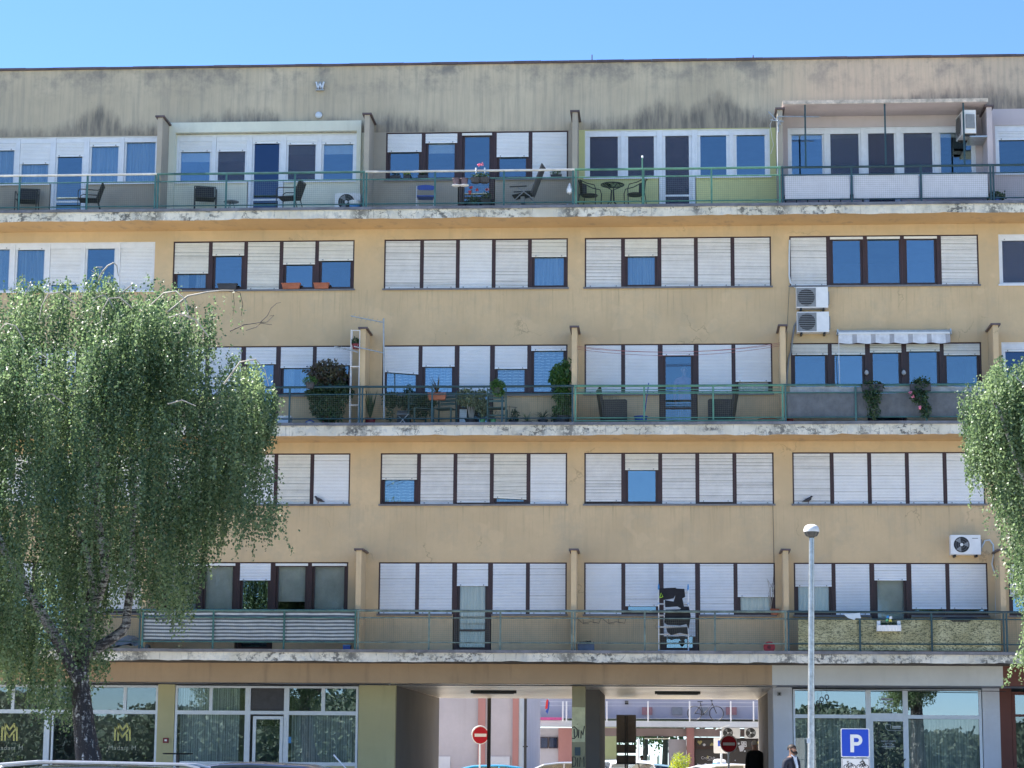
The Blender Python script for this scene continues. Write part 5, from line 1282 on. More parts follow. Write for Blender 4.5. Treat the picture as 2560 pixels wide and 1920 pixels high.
w = MB(); x_ = P(1606, 430, YR-.03).x; w.tube([(x_, YR-.03, 15.5),(x_, YR-.03, 16.72)], .016, 6); pl_ = obj('pole', w, M['rail_bright']); tag(pl_, 'green pole with a white tip rising above the yellow balcony railing', 'pole'); w = MB(); w.lathe((x_, YR-.03, 16.72), [(.025,0),(.03,.03),(.015,.06)], 10); obj('white_tip', w, M['whitep'], pl_)
t = thing('low_rack', 'low dark rack with thin legs under the white panels of the canopied balcony', 'rack', balc(2060, 5, -.6)); w = MB(); w.box(-1.0,1.0,-.15,.15,.30,.33); obj('shelf', w, M['black'], t)
for k in range(8): w = MB(); w.box(-.98+k*.275, -.955+k*.275, -.14, -.11, 0, .30); obj('leg', w, M['black'], t)

# third floor balcony furniture
def slat_chair(label, loc, rz, group='dark green slatted wooden chairs'):
    t = thing('slatted_chair', label, 'chair', loc, rz=rz, group=group)
    for k in range(5): w = MB(); w.box(-.22,.22,-.20+k*.085,-.13+k*.085,.42,.44); obj('seat_slat', w, M['greenwood'], t)
    for k in range(4): w = MB(); w.box(-.20,.20,.20,.215,.56+k*.085,.62+k*.085); obj('back_slat', w, M['greenwood'], t)
    for s in (-1, 1):
        w = MB(); w.box(s*.235-.018,s*.235+.018,-.22,-.18,0,.43); obj('leg', w, M['greenwood'], t)
        w = MB(); w.box(s*.235-.018,s*.235+.018,.18,.22,0,.92); obj('leg', w, M['greenwood'], t)
    w = MB(); w.box(-.21,.21,.19,.21,.2,.24); obj('stretcher', w, M['greenwood'], t)
    return t
s0 = slat_chair('dark green wooden chair turned away beside the folding stool', balc(1050, 3, -.7), .5)
dup(s0, balc(1112, 3, -.72), -.25, 'dark green slatted chair under the spiky dracaena')
dup(s0, balc(1243, 3, -.85), PI, 'green slatted chair under the fresh green plant, seen from behind', sc=.98)
t = thing('folding_stool', 'small folding stool with crossed pale legs among the plants', 'stool', balc(1008, 3, -.75))
w = MB(); w.box(-.16,.16,-.12,.12,.28,.295); obj('seat', w, M['grey'], t)
for s in (-1, 1): w = MB(); w.tube([(-.14*s,-.11*s,0),(.14*s,-.11*s,.28)], .009, 5); obj('leg', w, M['alu'], t)
def tub(label, loc, rz):
    t = thing('wicker_armchair', label, 'armchair', loc, rz=rz, group='dark wicker armchairs on the third floor balcony')
    w = MB(); w.box(-.28,.28,-.27,.22,.03,.42); obj('seat', w, M['rattan'], t)
    w = MB(); w.prism([(.20,.03),(.28,.03),(.42,.93),(.36,.95)], -.29, .29, tr=lambda a, y, b: (y, a, b)); obj('backrest', w, M['rattan'], t)
    for s in (-1, 1): w = MB(); w.prism([(-.29,.03),(.24,.03),(.30,.62),(-.24,.64),(-.29,.60)], s*.30-.03, s*.30+.03, tr=lambda a, y, b: (y, a, b)); obj('armrest', w, M['rattan'], t)
    for sx_, sy_ in ((-1,-1),(1,-1),(-1,1),(1,1)): w = MB(); w.box(sx_*.26-.015, sx_*.26+.015, sy_*.22-.015, sy_*.22+.015, 0, .03); obj('leg', w, M['black'], t)
    return t
w0 = tub('dark wicker armchair turned to the right, left of the glazed door', balc(1535, 3, -.6), PI/2+.15)
dup(w0, balc(1803, 3, -.6), -PI/2-.15, 'dark wicker armchair turned to the left, right of the glazed door')
t = thing('mop_bucket', 'blue mop bucket on the third floor balcony', 'bucket', balc(1602, 3, -.65)); w = MB(); w.lathe((0,0,0), [(.13,0),(.165,.22),(.175,.22),(.175,.24),(.15,.24),(.12,.02)], 16); obj('pail', w, M['blue'], t, smooth=True)
a = P(1612, 1030, -.65); b_ = P(1622, 957, -.75); w = MB(); w.tube([a, b_], .012, 6); tag(obj('mop', w, M['blue']), 'blue mop handle leaning in the blue bucket', 'mop')
t = thing('terracotta_bowl', 'wide shallow terracotta bowl near the right partition', 'bowl', balc(1920, 3, -.6)); w = MB(); w.lathe((0,0,0), [(.2,0),(.26,.13),(.27,.16),(.24,.16),(.19,.05)], 18); obj('dish', w, M['terracotta'], t, smooth=True)
t = thing('red_pot', 'deep red pot beside the partition at the grey clad balcony', 'flower pot', balc(1974, 3, -.75)); pot(t, .1, .14, M['redpot'])
for k, (dz, sg) in enumerate(((0, .16), (-.06, .13), (-.12, .17))):
    A, B = Vector((FX[3]+.02, -.85+.1*k, 11.95-.02*k)), Vector((FX[4]-.07, -.85+.1*k, 12.0-.02*k)); w = MB(); w.tube([A.lerp(B, f/12)+Vector((0,0,-sg*4*(f/12)*(1-f/12)*1.2)) for f in range(13)], .005, 4)
    tag(obj('clothes_line', w, mat('red_cord', (.35,.12,.12), .7)), ['outermost reddish clothes line across the wicker chair balcony, hanging lowest at its ends', 'middle reddish clothes line across the wicker chair balcony', 'reddish clothes line nearest the railing side wall of the wicker chair balcony, sagging deepest'][k], 'clothes line', 'red clothes lines')
t = thing('white_box', 'white lidded storage box at the railing beside the left birch', 'box', balc(706, 3, -.6)); w = MB(); w.prism([(-.2,0),(.2,0),(.23,.22),(-.23,.22)], -.15, .15); obj('container', w, M['alu'], t); w = MB(); w.box(-.245,.245,-.165,.165,.221,.27); obj('lid', w, M['whitep'], t)
t = thing('watering_tub', 'small blue and white tub on the balcony floor by the bush', 'tub', balc(775, 3, -.8)); w = MB(); w.lathe((0,0,0), [(.07,0),(.09,.1),(.06,.1)], 12); obj('cup', w, M['alu'], t); w = MB(); w.tube([(-.1,0,.02),(-.1,0,.11),(0,0,.15),(.1,0,.11),(.1,0,.02)], .014, 6); obj('handle', w, M['blue'], t)
t = thing('plant_rack', 'tall white metal plant rack beside the partition at the bush balcony', 'plant rack', balc(886, 3, -.85))
zt_ = P(886, 826, -.85).z-t.location.z
for sx_ in (-.11, .11):
    for sy_ in (-.1, .1): w = MB(); w.tube([(sx_,sy_,0),(sx_,sy_,zt_ if sx_ < 0 else zt_)], .010, 6); obj('post', w, M['whitep'], t)
for z in (.03, .5, 1.48, zt_-.02): w = MB(); w.box(-.12,.12,-.11,.11,z,z+.015) if z < 1.6 else w.tube([(-.11,-.1,z),(.11,-.1,z)], .01, 6); obj('shelf', w, M['whitep'], t)
px_t = P(886, 870, -.85); t = thing('rack_plant', 'round cactus like plant in a red pot near the top of the white rack', 'potted plant', (px_t.x+.04, -.85, px_t.z-.02)); pot(t, .11, .12, M['redpot']); clump('foliage', t, [(0,0,.2,.13,.12,.1)], 260, .05, M['leaf_dark'], 51)
t = thing('door_crate', 'pale crate leaning below the white shutter on the plant balcony', 'crate', balc(1158, 3, -.2)); w = MB(); w.box(-.09,.09,-.05,.05,0,.5); obj('panel', w, M['alu'], t)

# first floor balcony things
t = thing('drying_tower', 'white and blue drying tower hung with black laundry on the lowest balcony', 'drying rack', balc(1684, 1, -.75))
zb_ = t.location.z; H_ = P(1684, 1470, -.75).z-zb_; hw_ = .36
for sx_ in (-1, 1):
    for sy_ in (-.22, .22):
        w = MB(); w.tube([(sx_*hw_,sy_,0),(sx_*hw_,sy_,H_)], .012, 6); obj('post', w, M['whitep'], t)
        w = MB(); w.lathe((sx_*hw_,sy_,H_), [(.02,-.06),(.022,.0),(.012,.08)], 8); obj('cap', w, M['bluepaint'], t)
levels = [.04, .44, .62, .90, 1.18, H_-.10]
for z in levels:
    for q in (-.2, -.1, 0, .1, .2): w = MB(); w.tube([(-hw_,q,z),(hw_,q,z)], .006, 4); obj('rung', w, M['whitep'], t)
for z in (.04, .62, 1.18):
    for sx_ in (-1, 1): w = MB(); w.box(sx_*hw_-.02, sx_*hw_+.02, -.23, .23, z-.02, z+.02); obj('joint', w, M['bluepaint'], t)
dark_cloth = mat('black_laundry', (.014,.014,.018), .9, var=.3)
def laundry(label, outline_, Y, m=dark_cloth):
    pts = [(P(a, b, Y).x, P(a, b, Y).z) for a, b in outline_]; w = MB(); w.prism(pts, Y, Y+.02); tag(obj('garment', w, m), label, 'laundry', 'black laundry on the drying tower')
laundry('black garment over the left half of the top rung', [(1648,1471),(1690,1469),(1693,1480),(1684,1496),(1660,1500),(1648,1493)], -1.0)
laundry('long black trousers hanging from the right half of the top rung', [(1690,1471),(1711,1472),(1713,1492),(1706,1496),(1711,1520),(1700,1520),(1694,1516),(1663,1518),(1662,1500),(1684,1504),(1689,1486)], -.99)
laundry('black garment on the second level of the drying tower', [(1664,1524),(1700,1523),(1706,1516),(1722,1516),(1727,1540),(1722,1572),(1716,1560),(1700,1564),(1668,1562),(1660,1556)], -1.0)
laundry('small black garments on the third level of the drying tower', [(1666,1570),(1718,1568),(1720,1586),(1708,1584),(1700,1582),(1678,1588),(1668,1580)], -1.0)
laundry('single black sock hanging at the bottom of the drying tower', [(1698,1590),(1714,1590),(1712,1600),(1706,1606),(1699,1598)], -1.0)
w = MB(); w.tube([P(a, b, -1.03) for a, b in ((1649,1494),(1653,1482),(1657,1492),(1650,1494))], .01, 5); tag(obj('coat_hanger', w, mat('lime_plastic', (.45,.75,.05), .5)), 'lime green clothes hanger at the top left of the drying tower', 'hanger')
t = thing('storage_box', 'grey blue box with dark things on top at the left of the laundry balcony', 'box', balc(1465, 1, -.65)); w = MB(); w.box(-.2,.2,-.15,.15,0,.2); obj('container', w, mat('box_blue_grey', (.13,.16,.22), .6), t); clump('contents', t, [(0,0,.24,.18,.1,.04)], 120, .07, M['blackfab'], 61)
t = thing('hose_reel', 'red round reel on the floor near the right partition of the laundry balcony', 'hose reel', balc(1923, 1, -.75)); w = MB(); w.lathe((0,0,.14), [(0,-.05),(.14,-.05),(.14,-.03),(.12,0),(.14,.03),(.14,.05),(0,.05)], 22, axis='y'); obj('drum', w, M['red'], t); w = MB(); w.lathe((0,-.055,.14), [(0,-.01),(.04,-.008),(.045,.004)], 12, axis='y'); obj('hub', w, M['redpot'], t)
t = thing('wire_airer', 'folded dark wire airer hooked under the handrail left of the laundry', 'clothes airer', (P(1510, 1550, -1.0).x, -1.0, P(1510, 1545, -1.0).z))
for k in range(2):
    o_ = -.32+k*.62; w = MB(); w.tube([(o_-.33,0,-.02),(o_-.2,0,-.13),(o_+.0,0,-.09),(o_+.2,0,-.13),(o_+.24,0,.0)], .007, 5); w.tube([(o_-.2,0,.0),(o_-.18,0,-.14),(o_-.05,0,-.14)], .006, 5); w.tube([(o_+.05,0,0),(o_+.06,0,-.12),(o_+.16,0,-.12)], .006, 5); obj('wire_frame', w, M['black'], t)
t = thing('rail_planter', 'white ribbed flower box on the railing over the yellow woven screen', 'flower box', (P(2222, 1570, -1.16).x, -1.16, P(2222, 1578, -1.16).z))
w = MB(); n = 24
for k in range(n):
    xa, xb = -.29+.58*k/n, -.29+.58*(k+1)/n; ya, yb = -.08+.012*math.sin(k*1.57), -.08+.012*math.sin((k+1)*1.57)
    w.quad((xa*.92,ya,0),(xb*.92,yb,0),(xb,yb-.02,.14),(xa,ya-.02,.14))
w.box(-.29,.29,-.075,.07,.0,.135); obj('trough', w, M['whitep'], t); clump('foliage', t, [(0,0,.17,.26,.06,.05)], 300, .04, M['leaf_dark'], 62)
for s in (-1, 1): w = MB(); w.box(s*.24-.04, s*.24+.04, -.03, .09, .13, .25); obj('hook', w, M['alu'], t)
for k, (dx, dz, mm) in enumerate(((-.02,.34,M['bluepaint']),(.05,.32,M['whitep']),(.04,.25,mat('pinwheel_yellow',(.7,.6,.1),.5)),(-.04,.26,M['greenpot']))):
    w = MB(); w.prism([(dx-.035,dz-.03),(dx+.035,dz-.02),(dx+.02,dz+.04),(dx-.03,dz+.03)], -.02-.004*k, -.017-.004*k); obj('pinwheel_sail', w, mm, t)
w = MB(); q_ = [(2108,1535),(2128,1534),(2150,1532),(2152,1546),(2140,1545),(2136,1550),(2120,1545)]; w.prism([(P(a, b, -1.1).x, P(a, b, -1.1).z) for a, b in q_], -1.11, -1.095); tag(obj('cloth', w, M['alu']), 'pale cloth draped over the handrail above the woven screen', 'cloth')
t = thing('dark_cushion', 'dark cushions piled behind the handrail under the half closed shutters', 'cushion', (P(2400, 1540, -.9).x, -.9, 5.12)); clump('padding', t, [(0,0,.0,.5,.15,.09)], 10, .01, M['black'], 1); w = MB(); w.lathe((0,0,.02), [(0,-.1),(.4,-.08),(.5,0),(.4,.07),(0,.09)], 16, sy=.3); obj('cushion', w, M['black'], t, smooth=True)
t = thing('folded_tarpaulin', 'crumpled blue grey tarpaulin behind the railing beside the birch trunk', 'tarpaulin', balc(300, 1, -.7)); w = MB(); rr_ = random.Random(5)
gr_ = [[(-.75+1.5*i/14, -.25+.5*j/5, max(0.02, .42*math.exp(-((i-9)/4.5)**2)*(1-abs(j-2.5)/4)+rr_.uniform(-.035,.035))) for j in range(6)] for i in range(15)]
for i in range(14):
    for j in range(5): w.quad(gr_[i][j], gr_[i+1][j], gr_[i+1][j+1], gr_[i][j+1])
obj('sheet', w, mat('tarpaulin_blue_grey', (.16,.20,.24), .6, var=.2), t)
t = thing('shoe_box', 'small blue box on the floor behind the striped canvas', 'box', balc(868, 1, -.8)); w = MB(); w.box(-.09,.09,-.1,.1,0,.13); obj('carton', w, M['blue'], t); w = MB(); w.box(-.095,.095,-.105,.105,.131,.15); obj('lid', w, M['bluepaint'], t)

# pigeons
def pigeon(label, px, py, flip):
    a = P(px, py, -.02); t = thing('pigeon', label, 'pigeon', (a.x, -.02, a.z), group='pigeons on the second floor sills'); s = -1 if flip else 1
    w = MB(); w.tube([(-.15*s,0,.045),(-.10*s,0,.06),(-.05*s,0,.085),(.01*s,0,.10),(.05*s,0,.125),(.07*s,0,.155),(.082*s,0,.175),(.10*s,0,.178),(.118*s,0,.170)], [.006,.018,.035,.046,.040,.024,.022,.018,.003], 10); obj('body', w, mat('feathers_dark_grey', (.035,.035,.045), .6, var=.4, scale=30), t, smooth=True)
    for d in (-.015, .015): w = MB(); w.tube([(.01*s,d,.06),(.015*s,d,0)], .005, 4); obj('leg', w, M['redpot'], t)
pigeon('dark pigeon sitting on the sill nearest the left birch', 797, 1259, True)
pigeon('dark pigeon standing on the sill above the street lamp', 2020, 1259, False)
# person behind the glass door is built with the people
# wall items at street level
a = P(415, 1851, YS-.01); t = thing('fire_alarm_box', 'dark red fire alarm box on the narrow olive pier', 'alarm box', (a.x, YS-.002, a.z)); w = MB(); w.box(-.07,.07,-.05,0,-.065,.065); obj('housing', w, M['redpot'], t); w = MB(); w.box(-.03,.03,-.053,-.051,-.02,.025); obj('button_plate', w, M['whitep'], t)
a = P(1948, 1735, YS-.01); t = thing('security_camera', 'small grey box fitting high on the light grey pier', 'security device', (a.x, YS-.002, a.z)); w = MB(); w.box(-.05,.05,-.08,0,-.05,.05); obj('housing', w, M['grey'], t); w = MB(); w.lathe((0,-.09,0), [(.0,-.01),(.03,-.005),(.03,.01)], 10, axis='y'); obj('lens', w, M['black'], t)
# graffiti and patches on the passage pillar
w = MB(); z0_, z1_ = P(1445,1855,YS).z, P(1445,1768,YS).z; w.box(-2.447,-2.113,YS-.004,YS-.0015,z0_,z1_); part('paint_patch', w, mat('patch_pale_yellow', (.62,.60,.36), .8), label='paler yellow repaint patch on the passage pillar')
def gl(px, py): return (px, py)
gr1 = [[(1430,1819),(1436,1817),(1443,1824),(1443,1838),(1436,1846),(1430,1846)],[(1435,1822),(1436,1843)],[(1447,1824),(1446,1845)],[(1452,1846),(1453,1826),(1457,1838),(1461,1815)],[(1443,1810),(1443.5,1811)]]
gr2 = [[(1431,1892),(1438,1893),(1440,1903),(1438,1914),(1431,1918)],[(1431,1892),(1431,1918)],[(1444,1894),(1444,1917)],[(1449,1917),(1450,1892),(1455,1906),(1460,1891),(1460,1917)]]
strokes('graffiti_letter', gr1, .014, M['black'], APT, YS-.006); strokes('graffiti_letter', gr2, .011, M['black'], APT, YS-.006)
w = MB(); a = P(1444,1878,YS); w.box(a.x-.07,a.x+.07,YS-.02,YS-.0015,a.z-.11,a.z+.10); tag(obj('notice_plate', w, mat('plate_dark_teal', (.03,.06,.07), .4)), 'small dark plate on the graffiti pillar', 'plate')
# black strip lamps on the passage ceiling
for k, (pa, pb, Y_) in enumerate(((1177,1291,5.6),(1637,1751,5.6))):
    a, b_ = P(pa, 1733, Y_), P(pb, 1737, Y_); t = thing('strip_lamp', ['black strip lamp on the passage ceiling, left', 'black strip lamp on the passage ceiling, right'][k], 'ceiling lamp', ((a.x+b_.x)/2, Y_, 3.602), group='strip lamps in the passage'); L_ = (b_.x-a.x)/2
    w = MB(); w.box(-L_,L_,-.08,.08,-.07,-.0); obj('housing', w, M['black'], t); w = MB(); w.tube([(-L_+.06,-.03,-.08),(L_-.06,-.03,-.08)], .016, 8); obj('tube', w, M['grey'], t)
w = MB(); w.tube([(x_, .9+.01*math.sin(x_*3), 3.585) for x_ in [-7+9.6*k/30 for k in range(31)]], .012, 5); tag(obj('ceiling_cable', w, M['black']), 'long black cable clipped along the passage ceiling', 'cable')
w = MB(); w.tube([(x_, .5+.03*math.sin(x_*1.3), 3.57+.012*math.sin(x_*2.2)) for x_ in [-18+11*k/40 for k in range(41)]], .014, 5); tag(obj('ceiling_cable', w, M['black']), 'sagging black cables under the arcade ceiling at the left shops', 'cable')
w = MB(); w.tube([(x_, 1.2+.03*math.sin(x_*1.3), 3.55-.008*(x_-3)) for x_ in [3.1+5.3*k/20 for k in range(21)]], .010, 5); tag(obj('ceiling_cable', w, M['black']), 'black cable across the top of the office window', 'cable')
# logo M M and lettering
gold = mat('gold_foil', (.55,.52,.16), .5, var=.05); goldt = mat('gold_grey_lettering', (.42,.43,.33), .5, var=.05)
def mm_logo(cx, cy):
    def q(lines):
        w = MB()
        for L in lines:
            for a, b in zip(L[:-1], L[1:]):
                A = P(cx+a[0], cy+a[1], YS+.03); B = P(cx+b[0], cy+b[1], YS+.03); d = (B-A); n_ = Vector((-d.z, 0, d.x)).normalized()*.022
                w.obox((A+B)/2, d/2+d.normalized()*.012, (0,.002,0), n_)
        return w
    s = .217
    def c(x, y): return ((x-1408)*s, (y-870)*s)
    L = [[c(1360,970),c(1365,780),c(1412,850),c(1465,780),c(1470,820)],[c(1322,970),c(1328,818),c(1350,840),c(1408,935),c(1495,822),c(1497,970)],[c(1460,900),c(1462,970)],[c(1375,880),c(1408,930)]]
    o = obj('logo', q(L), gold, f1, world=True); return o
mm_logo(305.5, 1829); mm_logo(23, 1829)
for cx in (305.5, 23): a = P(cx, 1870, YS+.03); text('lettering', 'Madam M', .17, goldt, (a.x, YS+.03, a.z), f1, extrude=.001, bold=-.001, space=1.12)
white_l = mat('white_foil_letters', (.50,.54,.58), .5, var=.03)
for s_, dx, py, sz_ in (('RADNO VRIJEME', 2221, 1853, .05), ('7:30 - 15:30', 2221, 1862, .06)):
    a = P(dx, py, YS+.05); text('lettering', s_.replace('ć', 'c').replace('š', 's'), sz_, white_l, (a.x, YS+.05, a.z), f3)
w = MB(); A = P(2215,1811,YS+.05); 
for (a0,b0,a1,b1) in ((2214,1811,2226,1811),(2214,1811,2214,1821),(2226,1811,2226,1821),(2214,1821,2220,1826),(2220,1826,2258,1826)):
    A, B = P(a0,b0,YS+.05), P(a1,b1,YS+.05); w.tube([A, B], .005, 4)
obj('emblem', w, white_l, f3, world=True)
def print_line(px0, px1, py, h, m):
    A, B = P(px0, py, YS+.05), P(px1, py, YS+.05); w = MB(); w.box(A.x, B.x, YS+.049, YS+.051, A.z-h/2, A.z+h/2); obj('fine_print', w, m, f3, world=True)
for q in ((2212,2230,1858,.010),(2204,2238,1866.5,.012),(2210,2232,1870,.010),(2231,2252,1816,.022),(2230,2252,1820,.022)): print_line(*q, white_l)
gl_ = mat('grey_foil_letters', (.30,.32,.38), .6)
for q in ((2203,2232,1748,.05),(2200,2234,1757.5,.022),(2201,2233,1763,.008),(2200,2234,1769,.008)): print_line(*q, gl_)
# ribbons hanging before the office window
for k, (px, py, pt_) in enumerate(((2045, 1758, 1733), (2067, 1743, 1714))):
    t = thing('hanging_ornament', ['lower black ring ornament with ribbon tails before the office window', 'upper black ring ornament with ribbon tails before the office window'][k], 'ornament', P(px, py, .9), group='hanging ring ornaments')
    w = MB(); w.tube([(.045*math.cos(2*PI*q/14), 0, .06*math.sin(2*PI*q/14)) for q in range(15)], .013, 6); obj('ring', w, M['black'], t)
    w = MB(); w.tube([(-.03,0,-.05),(.01,0,-.13),(.02,0,-.22)], .007, 5); w.tube([(-.02,0,-.06),(.03,0,-.12),(.08,0,-.13)], .007, 5); w.tube([(0,0,.06),(0,0,P(px, pt_, .9).z-P(px, py, .9).z+.03)], .003, 4); obj('ribbon', w, M['black'], t)
w = MB(); a = P(497, 1850, YS+.05)     # blue sticker on the blinds shop
w.box(P(718,1850,YS).x+.01, P(727,1850,YS).x, YS+.045, YS+.05, P(722,1858,YS).z, P(722,1842,YS).z); obj('sticker', w, M['bluepaint'], f2, world=True)
# ------------------------------------------------------------------ street furniture
t = thing('street_lamp', 'tall galvanised lamp post with a mushroom shaped lantern before the office', 'street lamp', (P(2027, 1900, -8).x, -8, .30))
zl = P(2027, 1345, -8).z-.30; dxl = P(2029, 1345, -8).x-t.location.x
w = MB(); w.tube([(.0,0,0),(.0,0,1.2),(dxl*.5,0,zl*.6),(dxl,0,zl)], [.085,.075,.066,.055], 14); obj('pole', w, M['steel'], t, smooth=True)
w = MB(); w.lathe((dxl,0,zl), [(.05,-.02),(.06,.02),(.12,.04),(.155,.10),(.16,.14)], 20); obj('lamp_bowl', w, mat('smoked_lamp_glass', (.07,.07,.07), .15), t, smooth=True)
w = MB(); w.lathe((dxl,0,zl), [(.165,.13),(.168,.17),(.15,.23),(.11,.27),(.05,.29),(0,.295)], 20); obj('lamp_hood', w, M['whitep'], t, smooth=True)
w = MB(); a = P(2026, 1852, -8); w.box(a.x-t.location.x-.08, a.x-t.location.x+.0, -.10, -.08, a.z-.30-.05, a.z-.30+.05); obj('sticker', w, M['alu'], t)
blue_sign = mat('sign_blue', (.005,.055,.50), .35, var=.02); white_sign = mat('sign_white', (.72,.74,.76), .35, var=.02); red_sign = mat('sign_red', (.42,.01,.025), .35, var=.03)
YP = -7.0
a = P(2138, 1857, YP); t = thing('parking_sign', 'blue parking sign with a bicycle plate beneath it in front of the office door', 'parking sign', (a.x, YP, .30)); zc = a.z-.30
w = MB(); w.tube([(0,.03,0),(0,.03,zc+.28)], .03, 8); obj('pole', w, M['steel'], t)
def rrect(hw, hh, r, n=4):
    pts = []
    for cx, cy, a0 in ((hw-r,hh-r,0),(-hw+r,hh-r,PI/2),(-hw+r,-hh+r,PI),(hw-r,-hh+r,1.5*PI)):
        for k in range(n+1): pts.append((cx+r*math.cos(a0+k*PI/2/n), cy+r*math.sin(a0+k*PI/2/n)))
    return pts
w = MB(); w.prism([(x, zc+z) for x, z in rrect(.305,.305,.03)], -.012, 0); pl = obj('sign_plate', w, white_sign, t)
w = MB(); w.prism([(x, zc+z) for x, z in rrect(.285,.285,.025)], -.016, -.0125); obj('blue_field', w, blue_sign, pl)
# the letter P as a traced shape
outer = [(-.105,-.20),(-.105,.175),(.035,.175)]+[(.035+.125*math.sin(k*PI/10), .058+.117*math.cos(k*PI/10)) for k in range(1, 10)]+[(.035,-.058),(-.028,-.058),(-.028,-.20)]
w = MB()
def letterP(w, s=1, ox=0, oz=0, y0=-.019, y1=-.0165):
    R = lambda x, z: (ox+x*s, oz+z*s)
    w.prism([R(-.105,-.20), R(-.028,-.20), R(-.028,.175), R(-.105,.175)], y0, y1)
    n = 10
    for k in range(n):
        a0, a1 = -PI/2+PI*k/n, -PI/2+PI*(k+1)/n
        w.prism([R(.035+.117*math.cos(a0), .058+.117*math.sin(a0)), R(.035+.117*math.cos(a1), .058+.117*math.sin(a1)), R(.035+.044*math.cos(a1), .058+.044*math.sin(a1)), R(.035+.044*math.cos(a0), .058+.044*math.sin(a0))], y0, y1)
    w.prism([R(-.028,.102), R(.035,.102), R(.035,.175), R(-.028,.175)], y0, y1); w.prism([R(-.028,-.059), R(.035,-.059), R(.035,.014), R(-.028,.014)], y0, y1)
letterP(w, 1, 0, zc); obj('letter', w, white_sign, pl)
zb2 = zc-.46
w = MB(); w.prism([(x, zb2+z) for x, z in rrect(.30,.14,.025)], -.012, 0); pl2 = obj('sign_plate', w, white_sign, t, label='white plate with bicycle and moped pictograms')
w = MB(); f_ = rrect(.285,.125,.02); w.tube([(x, -.014, zb2+z) for x, z in f_+f_[:1]], .004, 4)
def ring(w, x, z, r, y=-.015, t_=.007): w.tube([(x+r*math.cos(2*PI*k/16), y, z+r*math.sin(2*PI*k/16)) for k in range(17)], t_, 4)
ring(w, -.20, zb2-.055, .05); ring(w, -.05, zb2-.055, .05); ring(w, .07, zb2-.05, .048); ring(w, .22, zb2-.05, .048)
for L in ([(-.20,-.055),(-.155,.03),(-.08,.03),(-.05,-.055)],[(-.155,.03),(-.125,-.055),(-.08,.03)],[(-.20,-.055),(-.125,-.055)],[(-.165,.04),(-.18,.065),(-.145,.07)],[(.07,-.05),(.12,.02),(.20,.02),(.22,-.05)],[(.12,.02),(.15,-.045),(.20,.02)]): w.tube([(x, -.015, zb2+z) for x, z in L], .008, 4)
obj('pictogram', w, M['black'], pl2)
w = MB(); w.tube([(.145,-.016,zb2+.105),(.15,-.016,zb2+.112)], .018, 8); w.tube([(.14,-.016,zb2+.085),(.19,-.016,zb2+.03)], .016, 5); w.tube([(.14,-.016,zb2+.07),(.09,-.016,zb2+.04)], .011, 5); w.tube([(.18,-.016,zb2+.03),(.14,-.016,zb2+.0),(.15,-.016,zb2-.04)], .013, 5); obj('rider_figure', w, M['black'], pl2)
def noentry(label, px, py, Y, r=.30, yaw=.35):
    a = P(px, py, Y); t = thing('no_entry_sign', label, 'no entry sign', (a.x, Y, .31), rz=yaw, group='no entry signs in the passage'); z = a.z-.31
    w = MB(); w.tube([(0,.03,0),(0,.03,z+.1)], .03, 8); obj('pole', w, M['alu'], t)
    w = MB(); w.lathe((0,0,z), [(0,-.004),(r,-.004),(r,.012),(0,.012)], 32, axis='y'); d = obj('disc', w, white_sign, t)
    w = MB(); w.lathe((0,-.006,z), [(0,-.004),(r*.91,-.004),(r*.91,.0015)], 32, axis='y'); obj('red_field', w, red_sign, d)
    w = MB(); w.box(-r*.70,r*.70,-.014,-.0105,z-r*.17,z+r*.17); obj('white_bar', w, white_sign, d)
    w = MB(); w.tube([(r*1.0*math.cos(k*PI/14), .02, z+r*1.0*math.sin(k*PI/14)) for k in range(15)], .02, 5); obj('rim', w, M['alu'], d)
noentry('red no entry sign before the lilac wall, left of the graffiti pillar', 1201, 1838, 15.2, .285, .45)
noentry('red no entry sign in front of the black casino windows', 1822, 1860, 11.0, .255, .2)
# sign cluster seen from behind
Yc = 12.0; t = thing('sign_cluster', 'dark grey backs of three stacked road signs on two posts', 'road sign', (P(1566, 1900, Yc).x, Yc, .31))
def rel(px, py): q = P(px, py, Yc); return q.x-t.location.x, q.z-.31
for (a0,b0,a1,b1) in ((1541,1787,1590,1857),(1541,1861,1590,1883),(1541,1888,1590,1911)):
    x0_, z1_ = rel(a0, b0); x1_, z0_ = rel(a1, b1); w = MB(); w.box(x0_, x1_, 0, .02, z0_, z1_); o = obj('sign_back', w, mat('sign_back_dark', (.13,.115,.10), .6), t)
    w = MB(); w.box(x0_+.02, x1_-.02, -.03, -.001, z0_+.02, z0_+.05); obj('clamp_rail', w, M['darkpot'], o)
for dx in (-.03, .03): w = MB(); w.tube([(dx,-.05,0),(dx,-.05,rel(1566,1790)[1])], .022, 6); obj('post', w, M['darkpot'], t)
# parking sign in the courtyard
Yq = 22.0; a = P(1803, 1864, Yq); t = thing('parking_sign', 'small white parking sign half hidden behind the right no entry sign', 'parking sign', (a.x, Yq, .31)); z = a.z-.31
w = MB(); w.prism([(x-.0, z+zz) for x, zz in rrect(.26,.26,.04)], -.01, 0); pl = obj('sign_plate', w, white_sign, t); w = MB(); w.box(-.11,.11,-.014,-.0105,z-.02,z+.17); obj('blue_field', w, blue_sign, pl); w = MB(); letterP(w, .42, 0, z+.08, -.018, -.0145); obj('letter', w, white_sign, pl)
w = MB(); w.tube([(0,.03,0),(0,.03,z+.5)], .035, 8); obj('pole', w, M['alu'], t); w = MB(); w.obox((.05,-.1,z+.62), (.24,0,.08), (0,.12,0), (0,0,.015)); obj('solar_panel', w, M['alu'], t)
